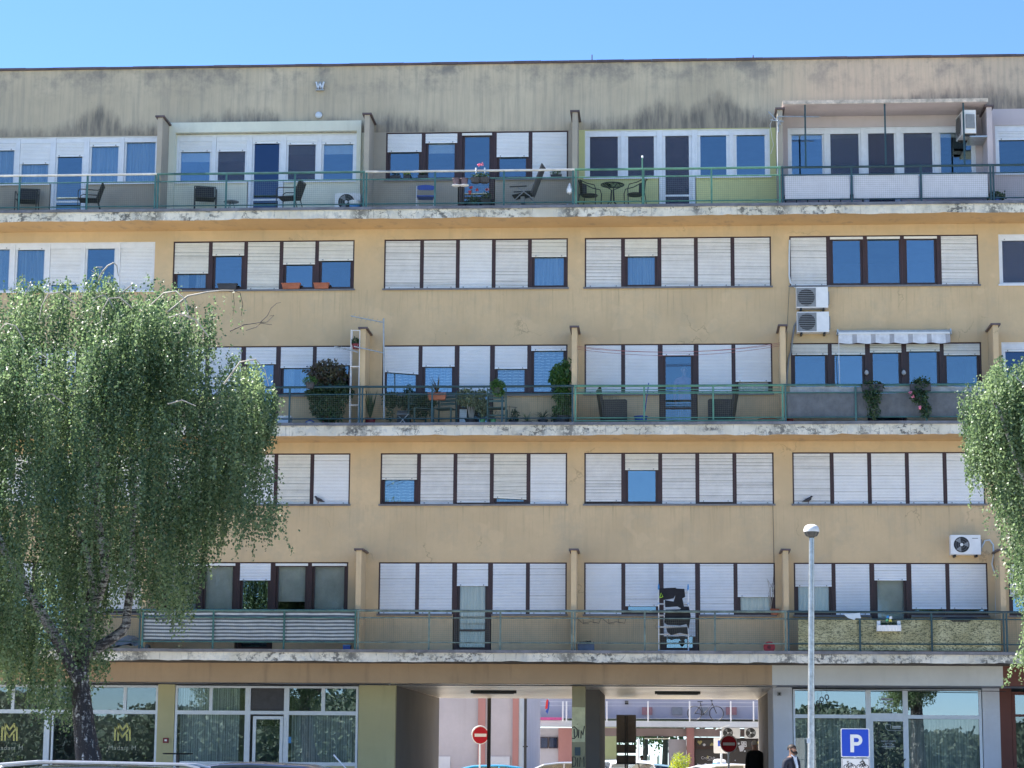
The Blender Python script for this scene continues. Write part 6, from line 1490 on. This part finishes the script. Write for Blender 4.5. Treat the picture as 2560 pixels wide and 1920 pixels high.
# high table
a = P(445, 1884, -.6); t = thing('high_table', 'round black high table before the narrow olive pier', 'table', (a.x, -.6, .42)); z = a.z-.42
w = MB(); w.lathe((0,0,z-.02), [(0,0),(.36,0),(.38,.02),(.36,.035),(0,.035)], 24); obj('tabletop', w, M['black'], t); w = MB(); w.tube([(0,0,.03),(0,0,z-.02)], .045, 8); obj('column', w, M['black'], t); w = MB(); w.lathe((0,0,0), [(.25,0),(.25,.02),(.05,.04)], 18); obj('base', w, M['black'], t)

# ------------------------------------------------------------------ cars
car_glass = glass_mat('car_window_glass', .10, tint=(.9,.95,1), through=(.18,.2,.2), wave=0)
tyre = mat('tyre_rubber', (.02,.02,.02), .85); rim_m = mat('alloy_rim', (.5,.5,.52), .3, .8)
lampr = mat('tail_lamp_red', (.35,.01,.01), .2); lampw = mat('headlamp_clear', (.7,.72,.75), .1)
def paint(name, col, metal=.3):
    m, t, b = base_mat(name); b.inputs['Base Color'].default_value = c4(col); b.inputs['Metallic'].default_value = metal; b.inputs['Roughness'].default_value = .32
    b.inputs['Coat Weight'].default_value = 1.0; b.inputs['Coat Roughness'].default_value = .03; return m
def car(label, loc, rz, L=4.4, W=1.78, H=1.5, pm=None, kind='hatch', rails=False, group=None):
    """side profile lofted across the width; length along x, nose at +x"""
    t = thing('parked_car', label, 'car', loc, rz=rz, group=group)
    hl = L/2
    if kind == 'van': roof = [(-hl+.05,1.0),(-hl+.10,H*.93),(-hl+.35,H),(hl-1.35,H),(hl-1.0,H*.955),(hl-.45,1.05)]
    else: roof = [(-hl+.12,.95),(-hl+.45,H*.90),(-hl+.85,H*.975),(-hl+1.6,H),(-.05,H*.992),(.45,H*.945),(hl-.95,.98)]
    low = [(hl-.18,.80),(hl-.02,.62),(hl,.35),(hl-.1,.20),(-hl+.1,.20),(-hl,.40),(-hl+.02,.78)]
    def section(y, f, top, tw):                    # body ring at lateral y
        return [(x*f[0], y, z) for x, z in top]
    # lower body
    belt = .93
    prof = [(-hl+.05,.95),(-hl+.02,.75),(-hl,.42),(-hl+.12,.2),(hl-.12,.2),(hl,.38),(hl-.04,.66),(hl-.3,.82),(hl-.95,.97)]
    w = MB(); S = [(-1,.94,-.05),(-.985,.985,0),(-.9,1,0),(0,1.0,.012),(.9,1,0),(.985,.985,0),(1,.94,-.05)]
    rows = []
    for (s, k, dz) in S:
        rows.append([(x*k, s*W/2, z+(dz if z > .5 else -dz*.5)) for x, z in prof])
    n = len(prof)
    for r in rows: w.v += r
    for i in range(len(S)-1):
        for j in range(n):
            j2 = (j+1) % n; w.f.append((i*n+j, (i+1)*n+j, (i+1)*n+j2, i*n+j2)); w.m.append(0)
    w.f.append(tuple(range(n))[::-1]); w.m.append(0); w.f.append(tuple((len(S)-1)*n+j for j in range(n))); w.m.append(0)
    obj('body', w, pm, t, smooth=True)
    # greenhouse glass and roof shell
    tum = .80
    def ring(zf, k): return None
    w = MB(); n = len(roof)
    for s, sw in ((-1, 1), (1, 1)):
        pass
    gb = [(x, z) for x, z in roof]
    lo = []; 
    left = [(x, -W/2*(.96-(z-.95)/(H-.95)*.17), z) for x, z in gb]; right = [(x, -y, z) for x, y, z in left]
    w.v += left+right
    for j in range(n-1): w.f.append((j, j+1, n+j+1, n+j)); w.m.append(0)
    w.f.append(tuple(range(n))[::-1]); w.m.append(0); w.f.append(tuple(range(n, 2*n))); w.m.append(0)
    obj('windows', w, car_glass, t)
    # roof panel with crown, pillars
    w = MB(); rp = [p for p in gb if p[1] > H*.88]; m_ = 9
    for i, (x, z) in enumerate(rp):
        hwid = W/2*(.96-(z-.95)/(H-.95)*.17)+.006
        for k in range(m_):
            s = -1+2*k/(m_-1); w.v.append((x, s*hwid, z+.012+.045*(1-s*s)-(.02 if abs(s) == 1 else 0)))
    for i in range(len(rp)-1):
        for k in range(m_-1): w.f.append((i*m_+k, (i+1)*m_+k, (i+1)*m_+k+1, i*m_+k+1)); w.m.append(0)
    ro = obj('roof', w, pm, t, smooth=True)
    def wd(z): return W/2*(.96-(z-.95)/(H-.95)*.17)+.004
    for s in (-1, 1):
        w = MB()
        for (xa, za), (xb, zb_) in ((gb[0], gb[1]), (gb[-2], gb[-1])): w.tube([(xa, s*wd(za), za), (xb, s*wd(zb_), zb_)], .035, 6)
        w.tube([(x, s*wd(z), z) for x, z in gb[1:-1]], .03, 6); xm = -.25; w.tube([(xm, s*wd(.95), .95), (xm, s*wd(H*.98), H*.975)], .035, 6); obj('pillar', w, pm, t)
        for xx in (-hl*.6, hl*.62):
            wh = MB(); wh.lathe((xx, s*(W/2-.1), .32), [(0,-.10),(.22,-.11),(.31,-.10),(.325,-.05),(.325,.05),(.31,.10),(.22,.11),(0,.10)], 20, axis='y'); wo_ = obj('wheel', wh, tyre, t, smooth=True)
            rm = MB(); rm.lathe((xx, s*(W/2-.1)+s*.115, .32), [(0,-.012),(.2,-.008),(.205,.008),(0,.012)], 14, axis='y'); obj('rim', rm, rim_m, wo_)
        w = MB(); w.obox((hl-.22, s*W*.36, .70), (.12,0,-.04), (0,.16,0), (0,0,.06)); obj('headlight', w, lampw, t)
        w = MB(); w.obox((-hl+.06, s*W*.38, .80), (.04,0,0), (0,.13,0), (0,0,.10)); obj('tail_light', w, lampr, t)
        w = MB(); w.obox((hl-1.35, s*(W/2+.08), 1.0), (.05,0,0), (0,.09,0), (0,0,.06)); obj('side_mirror', w, pm, t)
        if rails: w = MB(); w.tube([(-hl+.7, s*W*.36, H+.02),(-hl+.85, s*W*.36, H+.055),(0, s*W*.36, H+.075),(.55, s*W*.36, H+.03),(.62, s*W*.36, H-.01)], .016, 6); obj('roof_rail', w, rim_m, ro)
    return t
pk = paint('car_paint_black', (.012,.013,.016)); pn = paint('car_paint_navy', (.012,.022,.06)); ps = paint('car_paint_silver', (.45,.47,.5), .6); pw = paint('car_paint_white', (.75,.76,.77), 0); pb = paint('car_paint_blue', (.04,.30,.55), .2)
a = P(120, 1893, -33); car('black estate car with roof rails at the bottom left corner', (a.x, -33, a.z-1.69), PI+.12, 4.6, 1.85, 1.57, pk, rails=True)
a = P(575, 1906, -25); car('dark navy car whose roof shows below the vertical blinds shop', (a.x, -25, a.z-1.52), PI-.08, 4.1, 1.75, 1.48, pn)
for q in ('antenna',): 
    A, B = P(866, 1922, -24.6), P(834, 1887, -24.6); w = MB(); w.tube([A, B], [.008,.010], 6); tag(obj('whip_antenna', w, M['whitep']), 'slanting white whip antenna at the bottom before the vertical blinds shop', 'antenna')
a = P(1265, 1911, 20); car('sky blue car in the passage left of the graffiti pillar', (a.x, 20, .31), .1, 3.9, 1.7, a.z-.31-.05, pb)
a = P(1395, 1904, 24); car('silver car just left of the graffiti pillar', (a.x, 24, .31), PI, 4.2, 1.75, a.z-.31-.05, ps)
a = P(1540, 1900, 26); car('white van behind the stacked sign backs', (a.x, 26, .31), PI/2+.3, 4.4, 1.85, a.z-.31-.05, pw, kind='van')
a = P(1648, 1909, 40); car('light blue car far behind at the lawn', (a.x, 40, .31), 0, 4.2, 1.75, a.z-.31-.05, paint('car_paint_light_blue', (.25,.45,.6)))
a = P(1855, 1909, 20); car('white car beneath the casino windows', (a.x, 20, .31), .4, 4.2, 1.75, a.z-.31-.05, pw)

# ------------------------------------------------------------------ buildings behind the passage
lil = plaster('courtyard_wall_lilac', (.42, .41, .46), amount=.15, specks=False); rose = plaster('courtyard_pillar_rose', (.40, .21, .205), amount=.2, specks=False)
mauve = plaster('courtyard_beam_mauve', (.30, .24, .24), amount=.3, specks=False); palec = plaster('gallery_slab_pale', (.52,.55,.58), amount=.2, specks=False)
def bx(name, pxa, pya, pxb, pyb, Y, d, m, parent, sub_=True):
    A, B = P(pxa, pya, Y), P(pxb, pyb, Y); w = MB(); w.box(min(A.x,B.x), max(A.x,B.x), Y, Y+d, min(A.z,B.z), max(A.z,B.z)); return obj(name, w, m, parent, world=True)
YA = 38.0
BA = thing('courtyard_building', 'lilac building with rose pilasters seen through the left half of the passage', 'building', (P(1190,1900,YA).x, YA+4, .31))
A, B = P(900, 1908, YA), P(1318, 1650, YA); w = MB(); w.box(A.x-6, B.x, YA, YA+10, .31, 6.5); obj('wall', w, lil, BA, world=True)
for (a_, b_) in ((1197,1212),(1283,1296)): bx('pilaster', a_, 1600, b_, 1935, YA-.12, .119, rose, BA)
bx('pilaster', 1297, 1600, 1310, 1935, YA-.08, .079, plaster('courtyard_strip_pale_blue', (.48,.56,.66), amount=.1, specks=False), BA)
for (a_, b_) in ((1095,1125),(1226,1274)): bx('plinth', a_, 1891, b_, 1935, YA-.06, .059, plaster('plinth_pale', (.56,.60,.68), amount=.1, specks=False), BA)
t = thing('steel_post', 'thick black post standing behind the left no entry sign', 'post', (P(1222,1900,14).x, 14.0, .31)); w = MB(); w.box(-.055,.055,-.05,.05,0,3.9); obj('column', w, M['black'], t); w = MB(); w.box(-.09,.09,-.09,.09,0,.03); obj('base_plate', w, M['black'], t)
t = thing('downpipe', 'dark downpipe at the corner of the lilac building', 'downpipe', (P(1313,1900,YA-.3).x, YA-.3, .31)); w = MB(); w.tube([(0,0,0),(0,0,9)], .06, 8); obj('tube', w, M['black'], t); w = MB(); w.box(-.1,.1,-.02,.1,2.0,2.05); obj('bracket', w, M['black'], t)
YB = 54.0
BB = thing('gallery_building', 'lilac gallery house with white railings and a passage, seen through the right half', 'building', (P(1600,1900,YB).x, YB+4, .31))
def Bp(n, a, b, c, d, y, dd, m): return bx(n, a, b, c, d, YB+y, dd, m, BB)
Bp('gallery_slab', 1300, 1800.5, 1990, 1819, -2.2, 2.4, palec)
Bp('beam', 1430, 1819.5, 1990, 1843, .2, .6, mauve)
Bp('upper_wall', 1200, 1500, 2100, 1800, .3, 8, lil)
Bp('wall', 1310, 1819.5, 1396, 1935, .2, 8, lil); Bp('pillar', 1396, 1819.5, 1497, 1935, .1, 1, rose)
Bp('pillar', 1671, 1848, 1716, 1935, .4, 6, lil); Bp('pillar', 1716, 1819.5, 1736, 1935, .0, .8, rose)
Bp('wall', 1737, 1843.5, 2060, 1935, .9, 6, mauve)
yel = plaster('far_wall_pale_yellow', (.62,.52,.32), amount=.1, specks=False)  # plain pale yellow plaster of the far house
ybw = bx('wall', 1470, 1780, 1541, 1935, YB+14, 3, yel, None); 
FB = thing('far_house', 'pale yellow house seen through the gallery passage', 'house', (P(1505,1900,YB+14).x, YB+15, .31)); ybw.parent = FB; ybw.matrix_parent_inverse = Matrix.Translation(-FB.location)
bx('plinth', 1470, 1898, 1541, 1935, YB+13.9, .09, palec, FB)
for (a_, b_, c_, d_) in ((1351,1843,1370,1871),(1372,1843,1394,1871)): f_ = Bp('window', a_, b_, c_, d_, .1, .09, M['brown']); bx('pane', a_+1.5, b_+1.5, c_-1.5, d_-1.5, YB+.06, .03, M['glass_dark'], f_)
for (a_, c_, mm) in ((1605,1631,rose),(1680,1706,M['grey']),(1752,1770,M['grey']),(1815,1842,rose)): Bp('window_shutter', a_, 1768, c_, 1787, .2, .09, mm)
Bp('window', 1562, 1752, 1571, 1761, .2, .09, M['black'])
Bp('roof_opening_beam', 1611, 1845, 1672, 1848, -.1, .3, M['w_cream'])
# gallery railings: front posts and rails
rl = link('gallery_railing', None, BB); rl.matrix_parent_inverse = Matrix.Translation(-BB.location)
for px in (1307,1407,1416,1517,1620,1724,1827,1884): o = bx('post', px-1.8, 1753, px+1.8, 1803, YB-2.28, .06, M['whitep'], rl); o.matrix_parent_inverse = Matrix.Identity(4)
for (ya, yb) in ((1753.5,1757.5),(1763,1767),(1794.5,1798)): o = bx('rail', 1318, ya, 1960, yb, YB-2.26, .05, M['whitep'], rl); o.matrix_parent_inverse = Matrix.Identity(4)
o = bx('banner', 1320, 1793, 1404, 1800, YB-2.34, .02, mat('pink_banner', (.62,.10,.28), .6), rl); o.matrix_parent_inverse = Matrix.Identity(4)
# casino windows
cw_ = link('casino_window', None, BB); cw_.matrix_parent_inverse = Matrix.Translation(-BB.location)
def CW(n, a, b, c, d, y, dd, m): o = bx(n, a, b, c, d, YB+y, dd, m, cw_); o.matrix_parent_inverse = Matrix.Identity(4); return o
blk = mat('casino_window_black', (.022,.022,.03), .3); gd = mat('casino_gold', (.42,.38,.16), .5); wf = mat('casino_white_foil', (.62,.63,.68), .5)
CW('frame', 1738, 1846, 1905, 1935, .8, .09, M['brown'])
CW('pane', 1741, 1849, 1789, 1865, .72, .05, blk); CW('pane', 1738, 1873, 1800, 1935, .72, .05, blk); CW('pane', 1808, 1873, 1905, 1935, .72, .05, blk); CW('pane', 1842, 1849, 1905, 1868, .72, .05, blk)
def poly_px(name, pts, m, y=.68):
    w = MB(); w.prism([(P(a, b, YB+y).x, P(a, b, YB+y).z) for a, b in pts], YB+y, YB+y+.02); o = obj(name, w, m, cw_); return o
def heart(cx, cy, s): return [(cx+s*.062*16*math.sin(t_)**3, cy-s*.062*(13*math.cos(t_)-5*math.cos(2*t_)-2*math.cos(3*t_)-math.cos(4*t_))) for t_ in [2*PI*k/20 for k in range(20)]]
poly_px('heart_emblem', heart(1749.5, 1856, 6), gd); poly_px('heart_emblem', heart(1893, 1857, 5), gd)
poly_px('spade_emblem', [(x, 2*1861-y) for x, y in heart(1780, 1861, 5)], gd)
def disc(cx, cy, r, m): return poly_px('chip_emblem', [(cx+r*math.cos(2*PI*k/12), cy+r*math.sin(2*PI*k/12)) for k in range(12)], m)
for c_ in ((1760.5,1862,3.4),(1847,1859,2.6),(1862,1878,2.2),(1898,1868,2.4),(1838,1901,1.6)): disc(*c_, wf)
poly_px('dice_emblem', [(1852,1853),(1866,1853.5),(1867,1867),(1860,1868),(1853,1861)], wf); poly_px('dice_emblem', [(1846,1865),(1856,1862),(1861,1871),(1857,1878),(1850,1879)], wf)
for c_ in ((1856,1857),(1863,1857),(1863,1864)): w = poly_px('dice_pip', [(c_[0]+1.4*math.cos(k), c_[1]+1.4*math.sin(k)) for k in range(6)], blk, .66)
poly_px('diamond_emblem', [(1744.5,1908),(1748,1913),(1744.5,1918),(1741,1913)], wf)
for c_ in ((1764,1911,3.2),(1761,1916,3.2),(1767,1916,3.2)): disc(*c_, wf)
poly_px('dice_emblem', [(1774,1915),(1787,1909),(1792,1925),(1780,1932)], gd); poly_px('card_emblem', [(1827,1916),(1836,1916),(1836,1930),(1827,1930)], gd); poly_px('card_emblem', [(1845,1911),(1867,1910),(1867,1930),(1840,1930)], wf)
q = P(1771, 1895, YB+.7)
text('lettering', 'Cro', .19, wf, (P(1760.5,1895,YB+.7).x, YB+.68, q.z), cw_, world=False); text('lettering', 'Club', .19, wf, (P(1779,1895,YB+.7).x, YB+.68, q.z), cw_, world=False); text('lettering', 'casino', .09, wf, (P(1774,1900,YB+.7).x, YB+.68, P(1774,1900,YB+.7).z), cw_, world=False)
poly_px('diamond_emblem', [(1768,1889),(1773,1891),(1770,1897),(1766,1895)], gd)
for (cx, lab) in ((1827, 'left air conditioner above the casino window'), (1884, 'right air conditioner above the casino window')):
    a = P(cx, 1846, YB); ac(lab, (a.x, YB+.19, a.z), .88, .52, -.14, open_fan=True, fr=.24, group='air conditioners above the casino window', d=.35)
# bicycle hung on the gallery
Yb = YB-1.6; a = P(1736,1786,Yb); sc_ = FPX/(DIST+Yb)
t = thing('bicycle', 'dark bicycle standing on the gallery behind the white railing', 'bicycle', (P(1764,1800,Yb).x, Yb, P(1764,1801,Yb).z)); k_ = .52; R_ = .335
for s in (-1, 1):
    w = MB(); w.tube([(s*k_+R_*math.cos(2*PI*q/24), 0, R_+R_*math.sin(2*PI*q/24)) for q in range(25)], .022, 6); wl = obj('wheel', w, M['black'], t); w = MB()
    for q in range(8): w.tube([(s*k_,0,R_),(s*k_+R_*math.cos(q*PI/4),0,R_+R_*math.sin(q*PI/4))], .003, 3)
    obj('spoke', w, M['grey'], wl, kind='stuff')
w = MB()
for L in ([(-.52,0,.335),(-.1,0,.28),(.32,0,.75),(-.22,0,.72),(-.1,0,.28)],[(-.52,0,.335),(-.22,0,.72)],[(.32,0,.80),(.52,0,.335)],[(-.22,0,.72),(-.25,0,.86)],[(.32,0,.75),(.30,0,.95)]): w.tube(L, .02, 6)
obj('frame', w, M['black'], t); w = MB(); w.box(-.38,-.14,-.06,.06,.86,.90); obj('saddle', w, M['black'], t); w = MB(); w.tube([(.26,-.28,.95),(.34,0,.96),(.26,.28,.95)], .015, 6); obj('handlebar', w, M['black'], t)
# flag
Yf = YA-4; t = thing('flag', 'red white and blue flag hanging in folds behind the passage', 'flag', P(1371, 1748, Yf)); z_ = lambda py: P(1371, py, Yf).z-P(1371, 1748, Yf).z; x_f = lambda px: P(px, 1760, Yf).x-P(1371, 1748, Yf).x
w = MB(); w.prism([(x_f(1367),z_(1748)),(x_f(1371),z_(1750)),(x_f(1369),z_(1772)),(x_f(1363),z_(1772)),(x_f(1365),z_(1755))], -.03, .02); obj('red_cloth', w, M['red'], t); w = MB(); w.prism([(x_f(1371),z_(1750)),(x_f(1374),z_(1756)),(x_f(1373),z_(1772)),(x_f(1369),z_(1785)),(x_f(1364),z_(1779)),(x_f(1369),z_(1768))], -.02, .03); obj('blue_cloth', w, M['blue'], t)
w = MB(); w.tube([(0,.05,.9),(0,.03,z_(1748))], .012, 5); obj('pole', w, M['whitep'], t)
# barrel, pale pole, shrub, far trees and people
t = thing('blue_barrel', 'blue barrel with a white lid before the casino', 'barrel', (P(1799,1915,24).x, 24, .31)); z = P(1799,1899,24).z-.31; w = MB(); w.lathe((0,0,0), [(.22,0),(.24,.3),(.24,z-.12),(.22,z-.10)], 16); obj('drum', w, M['bluepaint'], t, smooth=True); w = MB(); w.lathe((0,0,z-.1), [(.23,0),(.22,.08),(.1,.12),(0,.12)], 16); obj('lid', w, M['whitep'], t, smooth=True)
t = thing('grey_pole', 'slim blue grey pole to the right of the sign backs', 'pole', (P(1596,1900,30).x, 30, .31)); w = MB(); w.tube([(0,0,0),(0,0,P(1596,1847,30).z-.31)], .06, 8); obj('shaft', w, M['alu'], t); w = MB(); w.lathe((0,0,0), [(.12,0),(.12,.05),(.07,.1)], 10); obj('base', w, M['alu'], t)
t = thing('golden_shrub', 'bright yellow green shrub beside the lilac pier in the courtyard', 'shrub', (P(1697,1920,34).x, 34, .31)); zt2 = P(1697,1884,34).z-.31
w = MB(); w.tube([(0,0,0),(0,0,zt2*.7)], .05, 6); obj('stem', w, M['twig_dark'], t); clump('foliage', t, [(0,0,zt2*.55,.42,.4,zt2*.5),(.35,0,zt2*.85,.15,.15,.3)], 2600, .07, M['leaf_yel'], 71)
def far_tree(label, px, Y, h, r, seed, m='leaf_dark', trunkh=2.2):
    t = thing('leafy_tree', label, 'tree', (P(px,1905,Y).x, Y, .32), group=None); w = MB(); w.tube([(0,0,0),(.1,0,trunkh),(0,.1,h*.8)], [.22,.17,.05], 8); obj('trunk', w, M['twig_dark'], t)
    rr = random.Random(seed); bl = [(rr.uniform(-.5,.5)*r, rr.uniform(-.5,.5)*r, trunkh+(h-trunkh)*rr.uniform(.25,.8), r*.6, r*.6, (h-trunkh)*.3) for _ in range(9)]
    clump('crown', t, bl, 5200, .28, M[m], seed)
far_tree('dark leafy tree beyond the gallery passage, left', 1610, 82, 8.5, 3.4, 81); far_tree('dark leafy tree beyond the gallery passage, right', 1660, 88, 9, 3.6, 82, trunkh=2.6)
far_tree('dark leafy tree far behind the sunlit lawn', 1700, 96, 9, 4, 83)
for px, lb in ((1622,'left pale bollard on the lawn beyond the gallery'),(1645,'right pale bollard on the lawn beyond the gallery')):
    t = thing('bollard', lb, 'bollard', (P(px,1900,70).x, 70, .33), group='pale bollards on the lawn'); w = MB(); w.tube([(0,0,0),(0,0,P(px,1892,70).z-.3)], .09, 8); obj('shaft', w, M['whitep'], t); w = MB(); w.lathe((0,0,P(px,1892,70).z-.3), [(.11,0),(.06,.08)], 8); obj('cap', w, M['whitep'], t)

# ------------------------------------------------------------------ people
skin = mat('skin', (.42,.24,.17), .55, var=.08); hair_d = mat('hair_dark_brown', (.02,.012,.01), .7); hair_g = mat('hair_grey', (.50,.48,.46), .8)
def skinned(verts, edges, radii, root_i, sub=2):
    me = bpy.data.meshes.new('sk'); me.from_pydata(verts, edges, []); o = bpy.data.objects.new('sk', me); COL.objects.link(o)
    md = o.modifiers.new('Skin', 'SKIN'); md.use_smooth_shade = True
    ld = me.skin_vertices[0].data
    for i, r in enumerate(radii): ld[i].radius = r if isinstance(r, tuple) else (r, r); ld[i].use_root = (i == root_i)
    s = o.modifiers.new('Sub', 'SUBSURF'); s.levels = sub; s.render_levels = sub
    dg = bpy.context.evaluated_depsgraph_get(); out = bpy.data.meshes.new_from_object(o.evaluated_get(dg))
    bpy.data.objects.remove(o); bpy.data.meshes.remove(me)
    return out
def person(label, loc, rz, H=1.78, top=(.012,.016,.035), legs=(.012,.014,.03), hair=hair_d, shirt=None, beard=False, scale=1, skinm=None, mtop=None, armbend=.0, coat=False):
    t = thing('person', label, 'person', loc, rz=rz)
    # faces -y ; z up; feet at 0
    V = [(0,0,.96),(0,0,1.12),(0,.01,1.30),(0,.015,1.42),(0,.01,1.50),(0,-.01,1.56),(0,-.02,1.63),(0,-.015,1.72)]
    R = [(.15,.11),(.150,.108),(.185,.120),(.155,.095),(.062,.06),(.058,.06),(.075,.088),(.072,.085)]
    E = [(i, i+1) for i in range(7)]
    def add(v, r, par): V.append(v); R.append(r); E.append((par, len(V)-1)); return len(V)-1
    for s in (-1, 1):
        a = add((s*.10,0,.88), (.09,.10), 0); b = add((s*.105,-.01,.50), .062, a); c = add((s*.11,.02,.10), .045, b); d = add((s*.115,-.04,.045), (.045,.04), c); add((s*.12,-.15,.035), (.042,.03), d)
        a = add((s*.200,.01,1.40), .066, 3); b = add((s*.245,.03,1.14), .050, a); c = add((s*.245,-.05,.90), .036, b); d = add((s*.245,-.075,.82), (.042,.022), c)
        for k in range(4): e = add((s*.245+(-.027+.018*k), -.085, .775), .011, d); add((s*.245+(-.03+.02*k), -.085, .73-.006*abs(k-1.5)), .009, e)
        e = add((s*.245-s*.035,-.10,.80), .012, d); add((s*.245-s*.045,-.12,.765), .010, e)
    body = skinned(V, E, R, 0)
    ob = obj('body', body, [skinm or skin, mat('cloth_top', top, .85), mat('cloth_trousers', legs, .85), M['black']], t, smooth=True)
    for p in body.polygons:
        c = p.center
        side = abs(c.x) > .16
        if c.z < .085: p.material_index = 3
        elif c.z > 1.485: p.material_index = 0
        elif side and c.z < .865: p.material_index = 0 if abs(c.x) > .19 else 2
        elif c.z < .86: p.material_index = 2
        else: p.material_index = 1
    # face: nose, ears, eyes, mouth
    w = MB(); w.tube([(0,-.098,1.668),(0,-.118,1.637),(0,-.108,1.625)], [.007,.014,.010], 6); obj('nose', w, skinm or skin, ob, smooth=True)
    for s in (-1, 1):
        w = MB(); w.lathe((s*.028,-.094,1.668), [(0,-.008),(.009,-.005),(.011,.004)], 8, axis='y'); obj('eye', w, hair_d, ob)
        w = MB(); w.lathe((s*.078,-.012,1.655), [(0,-.008),(.022,-.004),(.024,.008)], 8, axis='x', sx=.7, sy=1.3); obj('ear', w, skinm or skin, ob)
    w = MB(); w.box(-.024,.024,-.104,-.096,1.606,1.612); obj('mouth', w, mat('lips', (.30,.12,.10), .5), ob)
    # hair cap
    w = MB(); S, T = 16, 9
    for i in range(T+1):
        ph = PI*.60*i/T
        for k in range(S):
            th = 2*PI*k/S; fr = max(0, -math.cos(th)); cut = 1-.36*fr*(i/T)
            pz = math.cos(ph*cut)
            rr_ = math.sin(ph*cut); w.v.append((.086*rr_*math.sin(th), -.012+.102*rr_*math.cos(th)+.01, 1.672+.096*pz))
    for i in range(T):
        for k in range(S): w.f.append((i*S+k, i*S+(k+1) % S, (i+1)*S+(k+1) % S, (i+1)*S+k)); w.m.append(0)
    obj('hair', w, hair, t, smooth=True)
    if coat:
        w = MB(); w.lathe((0,.0,0), [(.27,.55),(.255,.80),(.215,1.0),(.225,1.22),(.225,1.34),(.15,1.42),(.07,1.46)], 16, sy=.62); obj('coat', w, mat('coat_black', (.010,.010,.012), .9), t, smooth=True)
    if beard:
        w = MB(); w.tube([(-.07,-.035,1.645),(-.066,-.065,1.60),(-.035,-.098,1.572),(0,-.108,1.563),(.035,-.098,1.572),(.066,-.065,1.60),(.07,-.035,1.645)], [.012,.020,.026,.030,.026,.020,.012], 7); w.tube([(-.028,-.107,1.615),(0,-.112,1.620),(.028,-.107,1.615)], .008, 5); obj('beard', w, hair, t, smooth=True)
    if shirt:
        w = MB(); w.prism([(-.055,1.50),(.055,1.50),(.035,1.30),(.03,1.05),(-.03,1.05),(-.035,1.30)], 0, .02, tr=lambda a, y, b: (a, -.145+y+max(0,(b-1.32))*.38, b)); obj('shirt', w, shirt, t)
        w = MB(); w.tube([(-.055,-.03,1.535),(-.045,-.08,1.50),(-.01,-.115,1.47)], .014, 5); w.tube([(.055,-.03,1.535),(.045,-.08,1.50),(.01,-.115,1.47)], .014, 5); obj('collar', w, shirt, t)
        for s in (-1, 1): w = MB(); w.prism([(s*.10,1.50),(s*.055,1.50),(s*.03,1.12),(s*.085,1.36)], 0, .012, tr=lambda a, y, b: (a, -.152+y+max(0,(b-1.32))*.38, b)); obj('lapel', w, mat('cloth_lapel', (.010,.012,.028), .85), t)
    return t
shirt_m = mat('shirt_pale_blue', (.62,.70,.82), .7)
Ym = -5.3; a = P(1979, 1857, Ym); person('bearded man in a navy suit and open pale shirt facing right by the lamp post', (a.x, Ym, .302), PI/2-.75, shirt=shirt_m, beard=True).scale = (1.06, 1.06, 1.025)
Y2 = 9.8; a = P(1886, 1851, Y2); person('person in a black coat with grey hair seen from behind in the passage', (a.x, Y2, a.z-1.765), PI+.3, top=(.008,.008,.01), legs=(.008,.008,.01), hair=hair_g, coat=True)
a = P(1604, 1904, 60); person('distant person in dark clothes by the trees', (a.x, 60, .33), .5, top=(.01,.01,.012))
# person behind the glazed third floor door
a = P(1710, 915, .6); person('person in a pink shirt behind the glazed third floor door', (a.x, .65, a.z-1.765), .2, top=(.55,.24,.28), legs=(.2,.2,.25), hair=hair_g)

# ------------------------------------------------------------------ wooded bank behind the camera (seen only in the shop glass)
rr = np.random.default_rng(5); X_ = rr.uniform(-60, 60, 130000); T_ = rr.uniform(0, 1, 130000)
Hh = 5.9-X_*.015+.9*np.sin(X_*.17)+.6*np.sin(X_*.43+1)+.35*np.sin(X_*1.1); Y_ = -135+rr.normal(scale=5, size=130000); Z_ = Hh*T_**.7
wd_ = obj('wooded_bank', leaves_mesh('wooded_bank', np.stack([X_, Y_, Z_], 1), .42, rr), leaf_mat('far_foliage_haze', (.07,.10,.07), (.15,.18,.13), tr=.05, spec=.1)); wd_['kind'] = 'stuff'  # leaf colours lifted to stand for haze over the distance
hb = MB(); n = 60
for i in range(n):
    xa, xb = -300+600*i/n, -300+600*(i+1)/n; f_ = lambda x: 3.8-max(-60,min(60,x))*.012
    hb.quad((xa,-140,0),(xb,-140,0),(xb,-150,f_(xb)),(xa,-150,f_(xa))); hb.quad((xa,-150,f_(xa)),(xb,-150,f_(xb)),(xb,-190,-1),(xa,-190,-1))
hb_ = obj('hill', hb, M['grass']); hb_['kind'] = 'structure'
